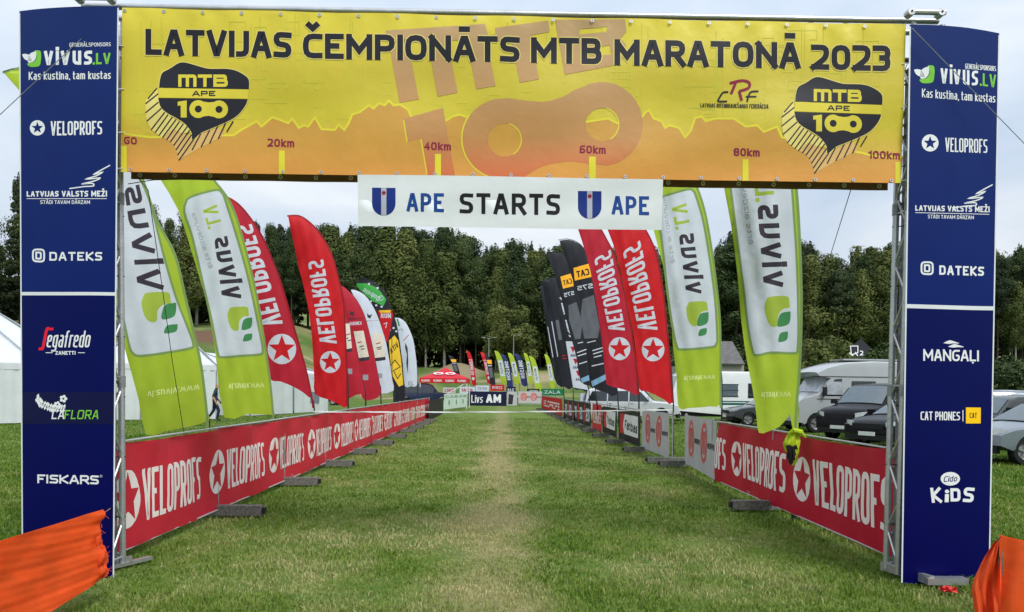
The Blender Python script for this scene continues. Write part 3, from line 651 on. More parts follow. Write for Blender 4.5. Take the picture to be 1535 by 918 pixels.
# ------------------------------------------------------------------ START sign
m_sign = mat('white_sign_vinyl', C(214, 217, 218), .45, 0, .04, 3, .15, 8)
m_sblk = mat('sign_black_ink', C(22, 22, 26), .4, 0, .1); m_sblue = mat('sign_blue_ink', C(22, 66, 138), .4, 0, .08); m_navy2 = mat('crest_navy_ink', C(18, 44, 120), .4, 0, .08)
m_crgrey = mat('crest_grey_ink', C(170, 172, 185), .4); m_crred = mat('crest_red_ink', C(180, 60, 80), .5)
sg = empty('start_sign', at(765, 344, GY-.03), 'white sign reading APE STARTS APE between two blue crests, hung under the yellow banner', 'sign')
def sf(px, py, off): return at(px, py, gate_Y(px)-.022-off+.006*math.sin(px*.03)+.003*math.sin(py*.1+px*.01))
p = Print(); p.poly(m_sign, [(536, 262), (650, 263), (765, 265), (880, 267.5), (994, 269), (993, 300), (992, 345), (880, 344), (765, 342), (650, 340.5), (537, 339), (536.5, 300)], 0)
p.build('sign_sheet', sg, sf, (24, 20), base=0, thick=.004)
p = Print(); p.text(m_sblk, 'STARTS', q4(689, 320.5, 839.5, 323, 291, 289.5), .19, 1, rr=.36, gap=.18); p.build('black_lettering', sg, sf, (24, 20))
for qd in (q4(609.5, 317, 665.5, 318.5, 290, 289.5), q4(917, 321.5, 973, 323, 294.5, 294)):
    p = Print(); p.text(m_sblue, 'APE', qd, .18, 1, rr=.3, gap=.18); p.build('blue_lettering', sg, sf, (24, 20))
for cx, yt in ((575.3, 281.5), (884, 286.5)):
    p = Print(); hw = 17.6; p.poly(m_navy2, [(cx-hw, yt), (cx+hw, yt+.4)]+[(cx+hw*math.cos(t), yt+24+18*math.sin(t)) for t in [i*math.pi/14 for i in range(15)]], 1)
    p.poly(m_crgrey, [(cx-3.9, yt+.2), (cx+3.9, yt+.4), (cx+3.9, yt+41), (cx, yt+42), (cx-3.9, yt+41)], 2); p.ell(m_crred, cx, yt+8, 3.1, 3.6, 3, 12); p.rect(m_sblk, cx-2.6, yt+7, cx+2.6, yt+8.8, 4)
    p.build('blue_crest', sg, sf, (24, 20))
# ------------------------------------------------------------------ navy sponsor pillars
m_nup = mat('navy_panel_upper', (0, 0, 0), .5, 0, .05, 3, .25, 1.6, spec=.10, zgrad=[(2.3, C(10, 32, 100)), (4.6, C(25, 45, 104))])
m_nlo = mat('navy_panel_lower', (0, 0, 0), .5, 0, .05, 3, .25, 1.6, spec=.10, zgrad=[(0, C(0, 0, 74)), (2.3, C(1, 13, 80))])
m_edge = mat('white_panel_edge', (.7, .72, .74), .4, 0, .05); m_dband = mat('darker_navy_print', C(1, 4, 60), .4)
m_grn = mat('leaf_green_ink', C(122, 196, 58), .45, 0, .05); m_lred = mat('bright_red_ink', C(225, 25, 50), .45, 0, .05); m_lyel = mat('amber_ink', C(255, 200, 10), .45, 0, .05)
m_navytxt = mat('navy_ink', C(14, 24, 84), .45)
def pillar(side):
    L_ = side < 0
    if L_: edge = lambda y: 29+(y-17)*.0052; inn = lambda y: 178-(y-10)*.0082
    else: edge = lambda y: 1498-(y-50)*.01825; inn = lambda y: 1363.5-(y-37)*.0149
    def pf(px, py, off):
        s = clamp(abs(px-inn(py))/abs(edge(py)-inn(py)), 0, 1.1); return at(px, py, gate_Y(px)-.035-off+.11*s*s)
    nm = 'left' if L_ else 'right'
    lab = ('tall navy sponsor pillar panel left of the gate with red and white coffee logo' if L_ else 'tall navy sponsor pillar panel right of the gate with amber square logo')
    e_ = at(100 if L_ else 1430, 860, GY); root = empty('sponsor_pillar', Vector((e_.x, GY, 0)), lab, 'advertising pillar', 'navy pillars either side of the gate')
    if L_: top = [(29, 17), (60, 13.4), (100, 10.8), (140, 9.6), (178, 9.4)]; mid = [(31.2, 438), (66, 438), (102, 438), (138, 438), (174.5, 438.5)]; mid2 = [(x, y+5) for x, y in mid]; bot = [(33, 860), (66, 862.5), (100, 864.5), (135, 866), (170.6, 867)]
    else: top = [(1363.5, 37), (1400, 37.6), (1440, 40.6), (1470, 44.8), (1498, 50)]; mid = [(1357.3, 456), (1390, 457), (1424, 458), (1457, 459), (1490.6, 459.5)]; mid2 = [(x, y+6) for x, y in mid]; bot = [(1351, 875.5), (1385, 875.5), (1418, 875), (1450, 874), (1483, 872)]
    fine = lambda c_: catmull(c_, 3)
    mi = mat
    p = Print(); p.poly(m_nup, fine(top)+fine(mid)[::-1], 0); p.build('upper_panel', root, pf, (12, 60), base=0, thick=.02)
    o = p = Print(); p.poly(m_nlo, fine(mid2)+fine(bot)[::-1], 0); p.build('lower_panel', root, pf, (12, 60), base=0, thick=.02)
    p = Print(); p.poly(m_edge, fine(mid)+fine(mid2)[::-1], 3); p.build('joining_strip', root, pf, (12, 60), base=.0, thick=.012)
    p = Print(); p.line(m_edge, [(edge(y)+(.3 if L_ else -.3), y) for y in np.linspace(20 if L_ else 53, 855 if L_ else 868, 6)], 2.0, 1); p.line(m_edge, [(inn(y)+(-1 if L_ else 1.), y) for y in np.linspace(12 if L_ else 40, 866 if L_ else 874, 6)], 2.2, 1)
    p.build('edge_trim', root, pf, (12, 60))
    dx = 0
    def logo(p, name='printed_logo', label=None): p.build(name, root, pf, (12, 60), base=.0012, step=.0004, label=label)
    def vivus(sx, sy, k, q_small, q_viv, q_lv, q_kas):
        p = Print(); P_ = lambda x, y: (sx+x*k, sy+y*k)
        p.poly(m_white, [P_(*a_) for a_ in catmull([(0, 0), (4, -1), (11, 1), (15, 10), (8, 9), (3, 6), (0, 0)], 3)], 2)
        g = [P_(*a_) for a_ in catmull([(14, -5), (24, -6), (28, -1), (28, 10), (25, 17), (16, 18), (8, 16), (8, 12)], 3)]+[P_(16, 11), P_(19, 4), P_(14, -5)]
        p.poly(m_grn, catmull([P_(19, -6), P_(26, -6), P_(28.5, -2), P_(28, 11), P_(25, 17.5), P_(13, 18.5), P_(8, 15), P_(9, 13), P_(18, 11), P_(22, 3), P_(19, -6)], 3), 1)
        p.poly(m_white, [P_(*a_) for a_ in catmull([(21, -5), (13, -2), (9, 4), (9.5, 12), (17, 10.5), (21, 4), (21, -5)], 3)], 2)
        logo(p, 'leaf_logo'); p = Print(); p.text(m_white, 'vivus', q_viv, .2, 1, xh=True, gap=.22); p.text(m_grn, '.LV', q_lv, .2, 1, gap=.2); p.text(m_white, 'ĢENERĀLSPONSORS', q_small, .14, 1); p.text(m_white, 'Kas kustina, tam kustas', q_kas, .16, 1); logo(p, 'printed_lettering')
    def velo(cx, cy, r, q):
        p = Print(); p.ell(m_white, cx, cy, r, r*1.02, 1); p.star(m_nup if True else None, cx, cy, r*.82, lay=2, inner=.42); p.text(m_white, 'VELOPROFS', q, .19, 1, rr=.2, gap=.14); logo(p)
    def lvm(x0, x1, yb, sl, sx, sy):
        p = Print(); p.text(m_white, 'LATVIJAS VALSTS MEŽI', q4(x0, yb-1, x1, yb-1+sl, yb-10+sl, yb-9), .22, 1); p.line(m_white, [(x0, yb+2), (x1, yb+2+sl)], .9, 1)
        a_ = x0+(x1-x0)*.17; b_ = x0+(x1-x0)*.79; p.text(m_white, 'STĀDI TAVAM DĀRZAM', q4(a_, yb+10+sl*.2, b_, yb+10+sl*.8, yb+4.5+sl*.8, yb+4.5+sl*.2), .15, 1)
        p.line(m_white, catmull([(sx-48, sy+35), (sx-26, sy+32), (sx-12, sy+31), (sx-14, sy+27), (sx-30, sy+28), (sx-12, sy+24), (sx-2, sy+19), (sx-24, sy+21), (sx-8, sy+16), (sx+2, sy+10), (sx-12, sy+14), (sx, sy+7), (sx+13, sy)], 3), 1.7, 1.5); logo(p)
    def dateks(ix, iy, x0, x1, y0, y1, sl):
        p = Print(); p.text(m_white, 'O', q4(ix, iy+20, ix+19.5, iy+21, iy, iy), .13, 1, rr=.25); p.text(m_white, 'D', q4(ix+5, iy+16, ix+14.5, iy+16.5, iy+4.5, iy+4.5), .22, 1, rr=.15)
        p.text(m_white, 'DATEKS', q4(x0, y1, x1, y1+sl, y0+sl, y0), .2, 1, rr=.22, gap=.2); logo(p)
    if L_:
        vivus(33, 82, 1., q4(104, 70.5, 166, 69.5, 63.8, 64.5), q4(66, 98, 138, 97, 77.5, 78), q4(139, 97, 165.5, 96, 79.5, 80), q4(43, 120, 166, 118.5, 107, 108))
        velo(56, 192, 11.3, q4(76, 203.5, 153, 202, 181.5, 182)); lvm(40, 160, 296, 0, 152, 248); dateks(48, 373, 74, 153, 378, 391, 0)
        p = Print(); p.line(m_lred, [(74.5, 492.5), (71, 493), (69.5, 496), (65, 519), (63.5, 523), (58, 523.5)], 4.4, 1); p.line(m_lred, [(74, 494), (80, 493)], 4, 1.2); p.text(m_white, 'egafredo', ((69, 521), (133.5, 521), (136.5, 503), (72, 503)), .24, 1, xh=True, rr=.18, gap=.14)
        p.text(m_white, 'ZANETTI', q4(83, 532, 113, 532, 526.5, 526.5), .22, 1); p.line(m_white, [(68.5, 529), (79, 529)], 1, 1); p.line(m_white, [(117, 529), (127, 529)], 1, 1); logo(p)
        p = Print(); p.poly(m_dband, [(32.6, 588), (172.2, 588), (171.8, 636), (33, 636)], .8); p.build('dark_print_band', root, pf, (12, 60), base=.0005, step=.0004)
        p = Print(); ls = lambda x, y, a_, r_: [(x+math.cos(a_)*r_*1.0*u+math.sin(a_)*r_*.42*v, y-math.sin(a_)*r_*u+math.cos(a_)*r_*.42*v) for u, v in ((0, 0), (.5, .8), (1.1, 0), (.5, -.8))]
        st = catmull([(55, 595), (60, 604), (72, 610), (84, 613), (98, 612)], 4); p.line(m_white, st, .9, 1)
        for i, (x, y) in enumerate(st[1:-1]):
            p.poly(m_white, ls(x, y, 1.2+.2*math.sin(i*2), 6.2), 1.5+.1*(i % 3)); p.poly(m_white, ls(x, y, -1.9+.3*math.sin(i), 6.), 1.6+.1*(i % 3))
        for k in range(5): p.ell(m_white, 95+3.6*math.cos(k*1.257), 598+3.6*math.sin(k*1.257), 2.4, lay=2+.1*k, n=8); p.ell(m_white, 86+3.2*math.cos(k*1.257), 607+3.2*math.sin(k*1.257), 2.2, lay=3+.1*k, n=8)
        p.ell(m_dband, 95, 598, 1.4, lay=4, n=8); p.ell(m_dband, 86, 607, 1.2, lay=4, n=8)
        p.text(m_white, 'LA', ((77, 628.5), (96, 628.5), (98, 615), (79, 615)), .14, 5, rr=.12); p.text(m_grn, 'FLORA', ((96, 628.5), (147, 628.5), (149.5, 615), (98, 615)), .13, 5, rr=.12, gap=.18); logo(p)
        p = Print(); p.text(m_white, 'FISKARS', q4(56, 724.5, 148, 726.5, 713, 711.5), .2, 1, gap=.1); p.line(m_white, arc(151.5, 714, 1.6, 1.6, 0, 350, 8), .5, 1); logo(p)
    else:
        vivus(1370, 105, 1.08, q4(1447, 103, 1493, 107, 99.5, 95.5), q4(1410, 125, 1466, 128.5, 107.5, 103.5), q4(1469, 128.5, 1493, 131.5, 112.5, 109.5), q4(1382, 146, 1492, 154, 141.5, 133))
        velo(1394.3, 214.5, 12.6, q4(1417, 227.5, 1480, 230, 209, 206.5)); lvm(1372, 1483, 317, 2.5, 1475, 277); dateks(1380, 392, 1408, 1475, 398, 412, 2)
        p = Print(); p.text(m_white, 'MANGAĻI', q4(1384, 541, 1467, 542, 525.5, 523.5), .16, 1, gap=.1)
        for k in range(2): x0, y0 = 1414+k*7, 514.5+k*5.6; p.poly(m_white, catmull([(x0, y0), (x0+9, y0-4), (x0+16, y0-2.5), (x0+24, y0+.5), (x0+14, y0+.5), (x0+8, y0+1.2), (x0, y0)], 3), 1)
        logo(p)
        p = Print(); p.text(m_white, 'CAT PHONES', q4(1380, 630, 1439, 630.5, 617.5, 617), .22, 1, rr=.18, gap=.12); p.line(m_white, [(1443.5, 615), (1443.5, 632)], 1.2, 1)
        p.poly(m_lyel, [(1448, 611), (1470.3, 611.3), (1470, 635), (1448, 635)], 1); p.text(m_sblk, 'CAT', q4(1453.5, 627, 1464.5, 627.2, 619, 619), .26, 2, rr=.15, gap=.1); logo(p)
        p = Print(); p.ell(m_white, 1424.5, 718, 14.5, 10.2, 1); p.text(m_navytxt, 'Cido', ((1414, 723), (1434, 722), (1436, 713), (1416, 714)), .15, 2, rr=.3)
        for ch, x, y, w_, h_, a_ in (('K', 1397, 754, 15, 23, -.12), ('I', 1416, 753, 7, 17, .05), ('D', 1425, 752, 15, 20, -.03), ('S', 1443, 753, 16, 22, .1)):
            (p.poly(m_white, [(x, y), (x+6, y), (x+6.6, y-12), (x+.6, y-12)], 1.5), p.ell(m_white, x+3.6, y-16, 3.4, 2.9, 1.5, 8)) if ch == 'I' else p.text(m_white, ch, ((x, y), (x+w_, y+a_*w_*.4), (x+w_+a_*h_, y-h_), (x+a_*h_, y-h_-a_*5)), .36, 1.5, rr=.2)
        logo(p)
for sd_ in (-1, 1): pillar(sd_)
# ================================================================== FEATHER FLAGS
m_fl = mat('lime_flag_cloth', C(182, 205, 60), .6, 0, .05, 3, .2, 9, .3); m_fband = mat('grey_green_flag_print', C(140, 168, 100), .6, 0, .05, 3, 0, 9, .3)
m_fw = mat('white_flag_cloth', C(218, 224, 236), .6, 0, .04, 3, .2, 9, .25); m_fdark = mat('charcoal_flag_print', C(52, 46, 56), .6, 0, .06)
m_fgr = mat('grey_flag_print', C(150, 150, 158), .6, 0, .06); m_fblob = mat('soft_lime_flag_print', C(172, 194, 72), .6, 0, .06, 3, 0, 9, .2); m_fleaf = mat('leaf_flag_print', C(70, 142, 86), .6, 0, .06, 3, 0, 9, .2)
m_fpale = mat('pale_lime_flag_print', C(212, 226, 140), .6, 0, .06)
m_fr = mat('red_flag_cloth', C(214, 34, 42), .55, 0, .06, 3, .2, 9, .3); m_fr2 = mat('crimson_flag_cloth', C(196, 40, 60), .6, 0, .06, 3, .2, 9, .3); m_fhem = mat('dark_red_hem', C(140, 18, 30), .6)
m_fk = mat('black_flag_cloth', C(34, 36, 43), .55, 0, .1, 3, .2, 9, .1); m_fnv = mat('navy_flag_cloth', C(46, 56, 104), .6, 0, .08, 3, 0, 9, .2)
m_amb = mat('amber_flag_print', C(250, 178, 40), .55, 0, .05); m_beige = mat('beige_flag_print', C(214, 204, 190), .6, 0, .12, 12); m_phone = mat('phone_grey_print', C(92, 96, 103), .5, 0, .12, 6)
m_ylw = mat('yellow_flag_print', C(232, 190, 50), .6, 0, .06); m_fgreen = mat('green_flag_print', C(62, 158, 70), .6, 0, .05); m_sheen = mat('pale_blue_sheen', C(120, 160, 190), .5, 0, .1)
m_skin = mat('skin', C(190, 140, 112), .6, 0, .05)
def flag(label, Y, outline, pole, base, m, prints=(), amp=.10, cell=None, group=None, hem=None, seed=0, sp=1.0):
    hem = m_fband if (hem is None and m is m_fl and Y < 50) else hem
    """outline/pole = photo pixels of the cloth and of its pole at distance Y ahead; base = pixel where the pole meets the ground"""
    bx = at(base[0], base[1], Y).x; root = empty('feather_flag', Vector((bx, Y+.03, 0)), label, 'flag', group)
    xs = [q[0] for q in outline]; ys = [q[1] for q in outline]; x0, x1, y0, y1 = min(xs), max(xs), min(ys), max(ys)
    pc = catmull(pole, 4)
    def pole_x(py):
        for (a, b), (c, d) in zip(pc, pc[1:]):
            if (b-py)*(d-py) <= 0 and b != d: return a+(c-a)*(py-b)/(d-b)
        return pc[0][0] if py < pc[0][1] else pc[-1][0]
    wpx = max(20., (x1-x0)*.6); pxm = F/Y; sc = pxm/115.
    def ff(px, py, off):
        s = clamp((pole_x(py)-px)/wpx, -.2, 1.6)
        d = amp*(math.sin(math.pi*clamp(s, 0, 1.3)*.8))+.16*s*s*amp*3*math.sin(py/(60*sc)+seed)
        d += sp*(.011*math.sin((px*.9+py*.55)/(9*sc)+seed)+.008*math.sin((px*1.7-py*.35)/(8*sc)+seed*2))*(.3+s)
        return at(px, py, Y-d-off)
    if cell is None: c_ = max(3.5, 11*sc); cell = (c_, c_*1.3)
    t = MB(); top = [at(x-(1.2*sc+.8 if i < len(pc)-4 else 0), y, Y+.014) for i, (x, y) in enumerate(pc)]; zb = Vector((bx, Y+.02, 0))
    bot = at(pc[-1][0], pc[-1][1], Y+.012)
    rr = [.006+.009*i/len(top) for i in range(len(top))]+[.019, .022]
    if Y > 17: rr = [r*1.3 for r in rr]
    t.tube(top+[bot.lerp(zb, .5), zb], rr, 6); t.build('pole', m_pole, root, smooth_=True)
    t = MB(); t.tube([(bx, Y+.02, .0), (bx, Y+.02, .42)], .03, 8); t.build('ground_socket', m_black, root)
    p = Print(); p.poly(m, catmull(outline, 2)[:-1], 0); cl_ = p.build('cloth', root, ff, cell, base=0, thick=.004)
    p = Print()
    if hem: p.line(hem, [(x-1.6*sc-.6, y) for x, y in pc], 3.2*sc+.8, .5)
    for f_ in prints: f_(p)
    if p.q: p.build('printed_design', root, ff, cell, base=.0012 if Y < 40 else .006, step=.0006 if Y < 20 else .0012 if Y < 45 else .003, split=True, tname='printed_lettering')
    return root
# white-panel lime flags -------------------------------------------------------
def lime_design(panel, vq, lvq, taq, blob, l1, l2, wq, dotp=None):
    def f(p):
        big = lambda pts, g: [(cx+(x-cx)*(1+g/abs(w_ or 1)), cy+(y-cy)*(1+g/abs(h_ or 1))) for x, y in pts]
        xs = [a[0] for a in panel]; ys = [a[1] for a in panel]; cx, cy, w_, h_ = sum(xs)/len(xs), sum(ys)/len(ys), (max(xs)-min(xs))/2, (max(ys)-min(ys))/2
        pc = catmull(panel+[panel[0]], 3)[:-1]
        p.poly(m_fw, pc, 2); p.line(m_fband, pc, 7, 1, True)
        if vq: p.text(m_fdark, 'vivus', vq, .19, 3, xh=True, gap=.2, rr=.3)
        if lvq: p.text(m_fblob, '.LV', lvq, .19, 3, gap=.2)
        if taq: p.text(m_fgr, 'ērts aizdevums', taq, .13, 3)
        (a, b, c, d) = blob; W, H = c-a, d-b; B = lambda u, v: (a+W*u, b+H*v)
        p.poly(m_fblob, catmull([B(.12, .04), B(.5, 0), B(.92, .02), B(.99, .25), B(.99, .38), B(.75, .42), B(.55, .62), B(.52, .95), B(.32, 1.), B(.12, .82), B(.0, .35), B(.12, .04)], 4)[:-1], 3)
        for (a, b, c, d) in (l1, l2):
            W, H = c-a, d-b; p.poly(m_fleaf, catmull([B2(a, b, W, H, *q) for q in ((1, 0), (1, .45), (.8, .85), (0, 1), (0, .55), (.25, .12), (1, 0))], 3)[:-1], 4)
        if wq: p.text(m_fpale, 'www.vivus.lv', wq, .16, 2)
    return f
def B2(a, b, W, H, u, v): return (a+W*u, b+H*v)
def lime_design_l(*a, **k): return lime_design(*a, **k)
LG = 'lime and white feather flags beside the lane'
# leftmost flag: leaves point the other way down its panel
flag('largest lime and white flag at the left, its top leaning out past the left pillar', 9.7,
     [(6, 110), (40, 103), (90, 112), (140, 145), (180, 200), (213, 262), (236, 330), (263, 381), (279, 446), (293, 505), (303, 550), (311, 617), (313, 631), (282, 640), (250, 646), (219, 652), (208, 600), (193, 545), (178, 490), (158, 430), (130, 350), (98, 260), (62, 180), (29, 134)],
     [(6, 109), (40, 102), (90, 111), (140, 144), (180, 199), (213, 261), (237, 330), (264, 381), (280, 446), (294, 505), (304, 550), (312, 617), (314, 650)], (314, 700), m_fl,
     [lime_design([(140, 175), (178, 235), (203, 262), (222, 300), (243, 381), (262, 446), (281, 495), (288, 516), (283, 521), (250, 527), (212, 532), (200, 528), (194, 512), (180, 450), (150, 350), (115, 240)],
                  ((207, 434), (186, 283), (207, 277), (243, 434)), None, None, (212, 438, 256, 483), (243, 454, 264, 479), (247, 486, 266, 500), ((299, 576), (221, 587), (221, 597), (299, 587)))], seed=1, amp=.14, group=LG)
flag('second lime and white flag from the left, between the first and the tall red flags', 12.6,
     [(196, 208), (240, 205), (285, 225), (319, 267), (346, 304), (365, 359), (386, 446), (404, 560), (410, 617), (409, 622), (370, 621), (336, 626), (325, 548), (319, 502), (306, 440), (285, 370), (267, 315), (239, 267), (215, 235)],
     [(196, 207), (240, 204), (285, 224), (319, 266), (347, 304), (366, 359), (387, 446), (405, 560), (411, 617), (412, 632)], (412, 640), m_fl,
     [lime_design([(282, 300), (292, 295), (322, 287), (331, 290), (337, 304), (356, 365), (372, 424), (388, 500), (392, 525), (388, 530), (360, 532), (334, 534), (328, 528), (319, 480), (306, 425), (290, 355), (278, 318)],
                  ((333, 448), (321, 358), (339, 354), (360, 447)), ((312, 344), (303, 311), (325, 307), (333, 338)), ((313, 403), (287, 320), (293, 318), (320, 401)), (341, 460, 373, 496), (363, 476, 378, 495), (365, 500, 378, 512), ((396, 574), (343, 575), (343, 585), (396, 583)))], seed=2.2, group=LG)
def velo_flag(vq, star, disc=m_fw, hemline=None):
    def f(p):
        if vq: p.text(m_fw, 'VELOPROFS', vq, .2, 1, rr=.22, gap=.16)
        cx, cy, r = star; p.ell(disc, cx, cy, r, r*1.06, 1); p.star(m_fr, cx, cy, r*.98, lay=2.2, inner=.42)
    return f
RG = 'red star feather flags beside the lane'
flag('wide crimson star flag partly behind the second lime flag on the left', 15.2,
     [(340, 296), (356, 305), (372, 322), (392, 352), (408, 388), (422, 425), (438, 480), (452, 528), (461, 562), (468, 597), (455, 589), (440, 580), (420, 572), (400, 566), (390, 520), (375, 440), (352, 350)],
     [(340, 295), (356, 304), (373, 322), (393, 352), (409, 388), (423, 425), (439, 480), (453, 528), (462, 562), (469, 597), (471, 612)], (473, 618), m_fr2,
     [velo_flag(((392, 492), (352, 340), (378, 336), (424, 485)), (422.5, 523.5, 21.5))], hem=m_fhem, seed=3, group=RG)
flag('bright red star flag fully in view left of the lane', 18.4,
     [(432, 325), (450, 325), (466, 335), (479, 349), (490, 366), (500, 389), (508, 418), (515, 451), (518, 500), (520, 549), (521, 609), (508, 606), (492, 599), (472, 591), (471, 568), (469, 529), (466, 490), (461, 457), (453, 421), (448, 403), (441, 369), (435, 343)],
     [(432, 324), (450, 324), (466, 334), (480, 349), (491, 366), (501, 389), (509, 418), (516, 451), (519, 500), (521, 549), (522, 609)], (522, 618), m_fr,
     [velo_flag(((480, 516), (461, 393), (485, 389), (505, 515)), (495, 543, 15.5))], hem=m_fhem, seed=4.5, group=RG)
def dealer(lg, pic, qr, mt):
    def f(p):
        if lg: x0, y0, x1, y1 = lg; p.text(mt, 'BOMM', q4(x0, y1-5, x1, y1-6, y0+4, y0+5), .24, 1); p.text(m_fw if mt is not m_fr2 else m_fdark, 'DARBNICA', q4(x0+1, y1+3, x1-1, y1+2, y1-3, y1-2), .2, 1); p.poly(mt, [(x0+1, y0-6), (x0+5, y0-3), (x0+9, y0-5), (x0+6, y0+2), (x0+2, y0)], 1)
        x0, y0, x1, y1, sk = pic; p.poly(m_beige, [(x0, y0), (x1, y0-1), (x1+sk, y1), (x0+sk, y1+2)], 1); p.poly(m_fdark, [(x0+sk*.88, y1-3), (x1+sk*.9, y1-5), (x1+sk, y1), (x0+sk, y1+2)], 2)
        p.line(m_fr2, [(x0+6, (y0+y1)/2-4), (x0+12, (y0+y1)/2-6)], 1.6, 2); p.line(m_fdark, [(x0+5+sk*.4, (y0+y1)/2+2), (x1-4+sk*.5, (y0+y1)/2)], 1.4, 2); p.line(m_fdark, [(x0+6+sk*.6, y1-16), (x0+11+sk*.6, y1-17)], 1.5, 2)
        x0, y0, r = qr; p.rect(m_fgr, x0, y0, x0+r, y0+r, 1)
    return f
DG = 'crowded sponsor flags further down the left side'
flag('crimson dealer flag just behind the bright red star flag', 21.3, [(496, 428), (506, 436), (516, 465), (523, 488), (534, 524), (542, 566), (547, 588), (534, 592), (514, 596), (510, 540), (505, 480)],
     [(496, 427), (507, 436), (517, 465), (524, 488), (535, 524), (543, 566), (548, 589)], (549, 612), m_fr2, [dealer(None, (513, 486, 524, 527, 4), (520, 553, 8), m_fdark)], seed=.5, group=DG, sp=.6)
flag('crimson dealer flag with a beige picture, next to the white dealer flag', 24, [(508, 427), (516, 431), (525, 439), (534, 449), (543, 465), (549, 481), (557, 513), (563, 543), (569, 575), (570, 593), (555, 600), (543, 597), (536, 560), (526, 510), (516, 460)],
     [(508, 426), (516, 430), (526, 439), (535, 449), (544, 465), (550, 481), (558, 513), (564, 543), (570, 575), (571, 595)], (572, 612), m_fr2, [dealer((523, 472, 543, 485), (530, 497, 545, 540, 9), (544, 562, 8), m_fdark)], seed=1.5, group=DG, sp=.6)
flag('white dealer flag with a beige picture left of the lane', 27, [(526, 435), (532, 435), (546, 442), (557, 456), (566, 474), (573, 495), (579, 515), (584, 543), (588, 570), (590, 586), (570, 590), (566, 575), (556, 525), (545, 480), (534, 450)],
     [(526, 434), (533, 434), (547, 441), (558, 456), (567, 474), (574, 495), (580, 515), (585, 543), (589, 570), (591, 588)], (592, 608), m_fw, [dealer((549, 476, 567, 487), (558, 500, 574, 540, 4), (566, 560, 7), m_fdark)], seed=2.5, group=DG, sp=.6)
def cat8(p):
    p.poly(m_fgreen, [(534, 425), (548, 425), (562, 430), (571, 438), (579, 449), (575, 459), (559, 452), (545, 440), (536, 431)], 1); p.text(m_fw, 'Dobele', ((571, 446), (546, 432), (543, 438), (567, 452)), .17, 2); p.line(m_fw, arc(571, 447, 3.4, 3.4, 0, 345, 10), .9, 2)
    for x, y in ((553, 426), (566, 432), (556, 452), (564, 458), (572, 460), (586, 480), (590, 492), (584, 495), (594, 497)): p.ell(m_fw, x, y, 1.9, 1.6, 2, 7)
    p.poly(m_ylw, [(583, 511), (591.5, 503), (597, 511), (601, 538), (604.5, 577), (598, 580), (588, 563), (585, 538)], 1); p.text(m_fdark, 'VITA', ((598, 520), (586, 531), (584, 524), (595, 512)), .22, 2)
    p.line(m_fk, [(586, 548), (592, 540), (600, 550), (590, 556), (596, 568), (601, 560)], 1.3, 2)
flag('black flag with a green head and yellow lower half left of the lane', 30.6, [(534, 424), (542, 418), (553, 420), (566, 428), (578, 442), (585, 460), (588, 470), (594, 485), (600.7, 524), (605, 570), (606, 600), (591, 602), (589, 570), (586, 547), (580, 514), (574, 486), (566, 467), (559, 460), (546, 444)],
     [(534, 423), (542, 417), (553, 419), (567, 428), (579, 442), (586, 460), (589, 470), (595, 485), (601.5, 524), (606, 570), (607, 602)], (607, 606), m_fk, [cat8], seed=.3, group=DG, sp=.6)
flag('small red pennant flag with pointed foot beside the green headed flag', 29, [(566, 466), (576, 465), (588, 466), (588, 480), (584, 500), (580, 514), (575, 500), (570, 484)], [(588, 465), (588.5, 500), (589, 560), (590, 600)], (590, 606), m_fr,
     [lambda p: (p.text(m_fw, 'RUN', q4(571, 477, 586, 477, 470, 470), .22, 1), p.poly(m_ylw, [(568, 465.5), (586, 465), (585, 469), (570, 469)], 1), p.line(m_fw, [(575, 486), (580, 484), (578, 492)], 1.2, 1))], seed=.9, group=DG, sp=.4)
flag('white flag with dark figure, nearest the blue van on the left', 34.5, [(591.5, 477), (598, 477), (607.5, 483), (614, 495), (619, 508), (622, 524), (625, 552), (625, 578), (616, 579), (606, 579), (604, 547), (599.5, 520), (595, 497)],
     [(591, 476), (598, 476), (608, 482), (615, 495), (620, 508), (623, 524), (626, 552), (626, 580)], (626, 605), m_fw,
     [lambda p: (p.line(m_fleaf, [(595.5, 478), (598.5, 489)], 2.2, 1), p.line(m_fr2, [(605, 511), (613, 502)], 1, 1), p.line(m_fgr, [(597, 496), (603, 493), (604, 497)], 1, 1), p.poly(m_fdark, [(608, 514), (611, 522), (612, 540), (611, 560), (609, 545), (610, 532), (607, 520)], 1), p.text(m_fgr, 'EL', q4(612, 578, 620, 578, 572, 572), .2, 1))], seed=1.9, group=DG, sp=.5)
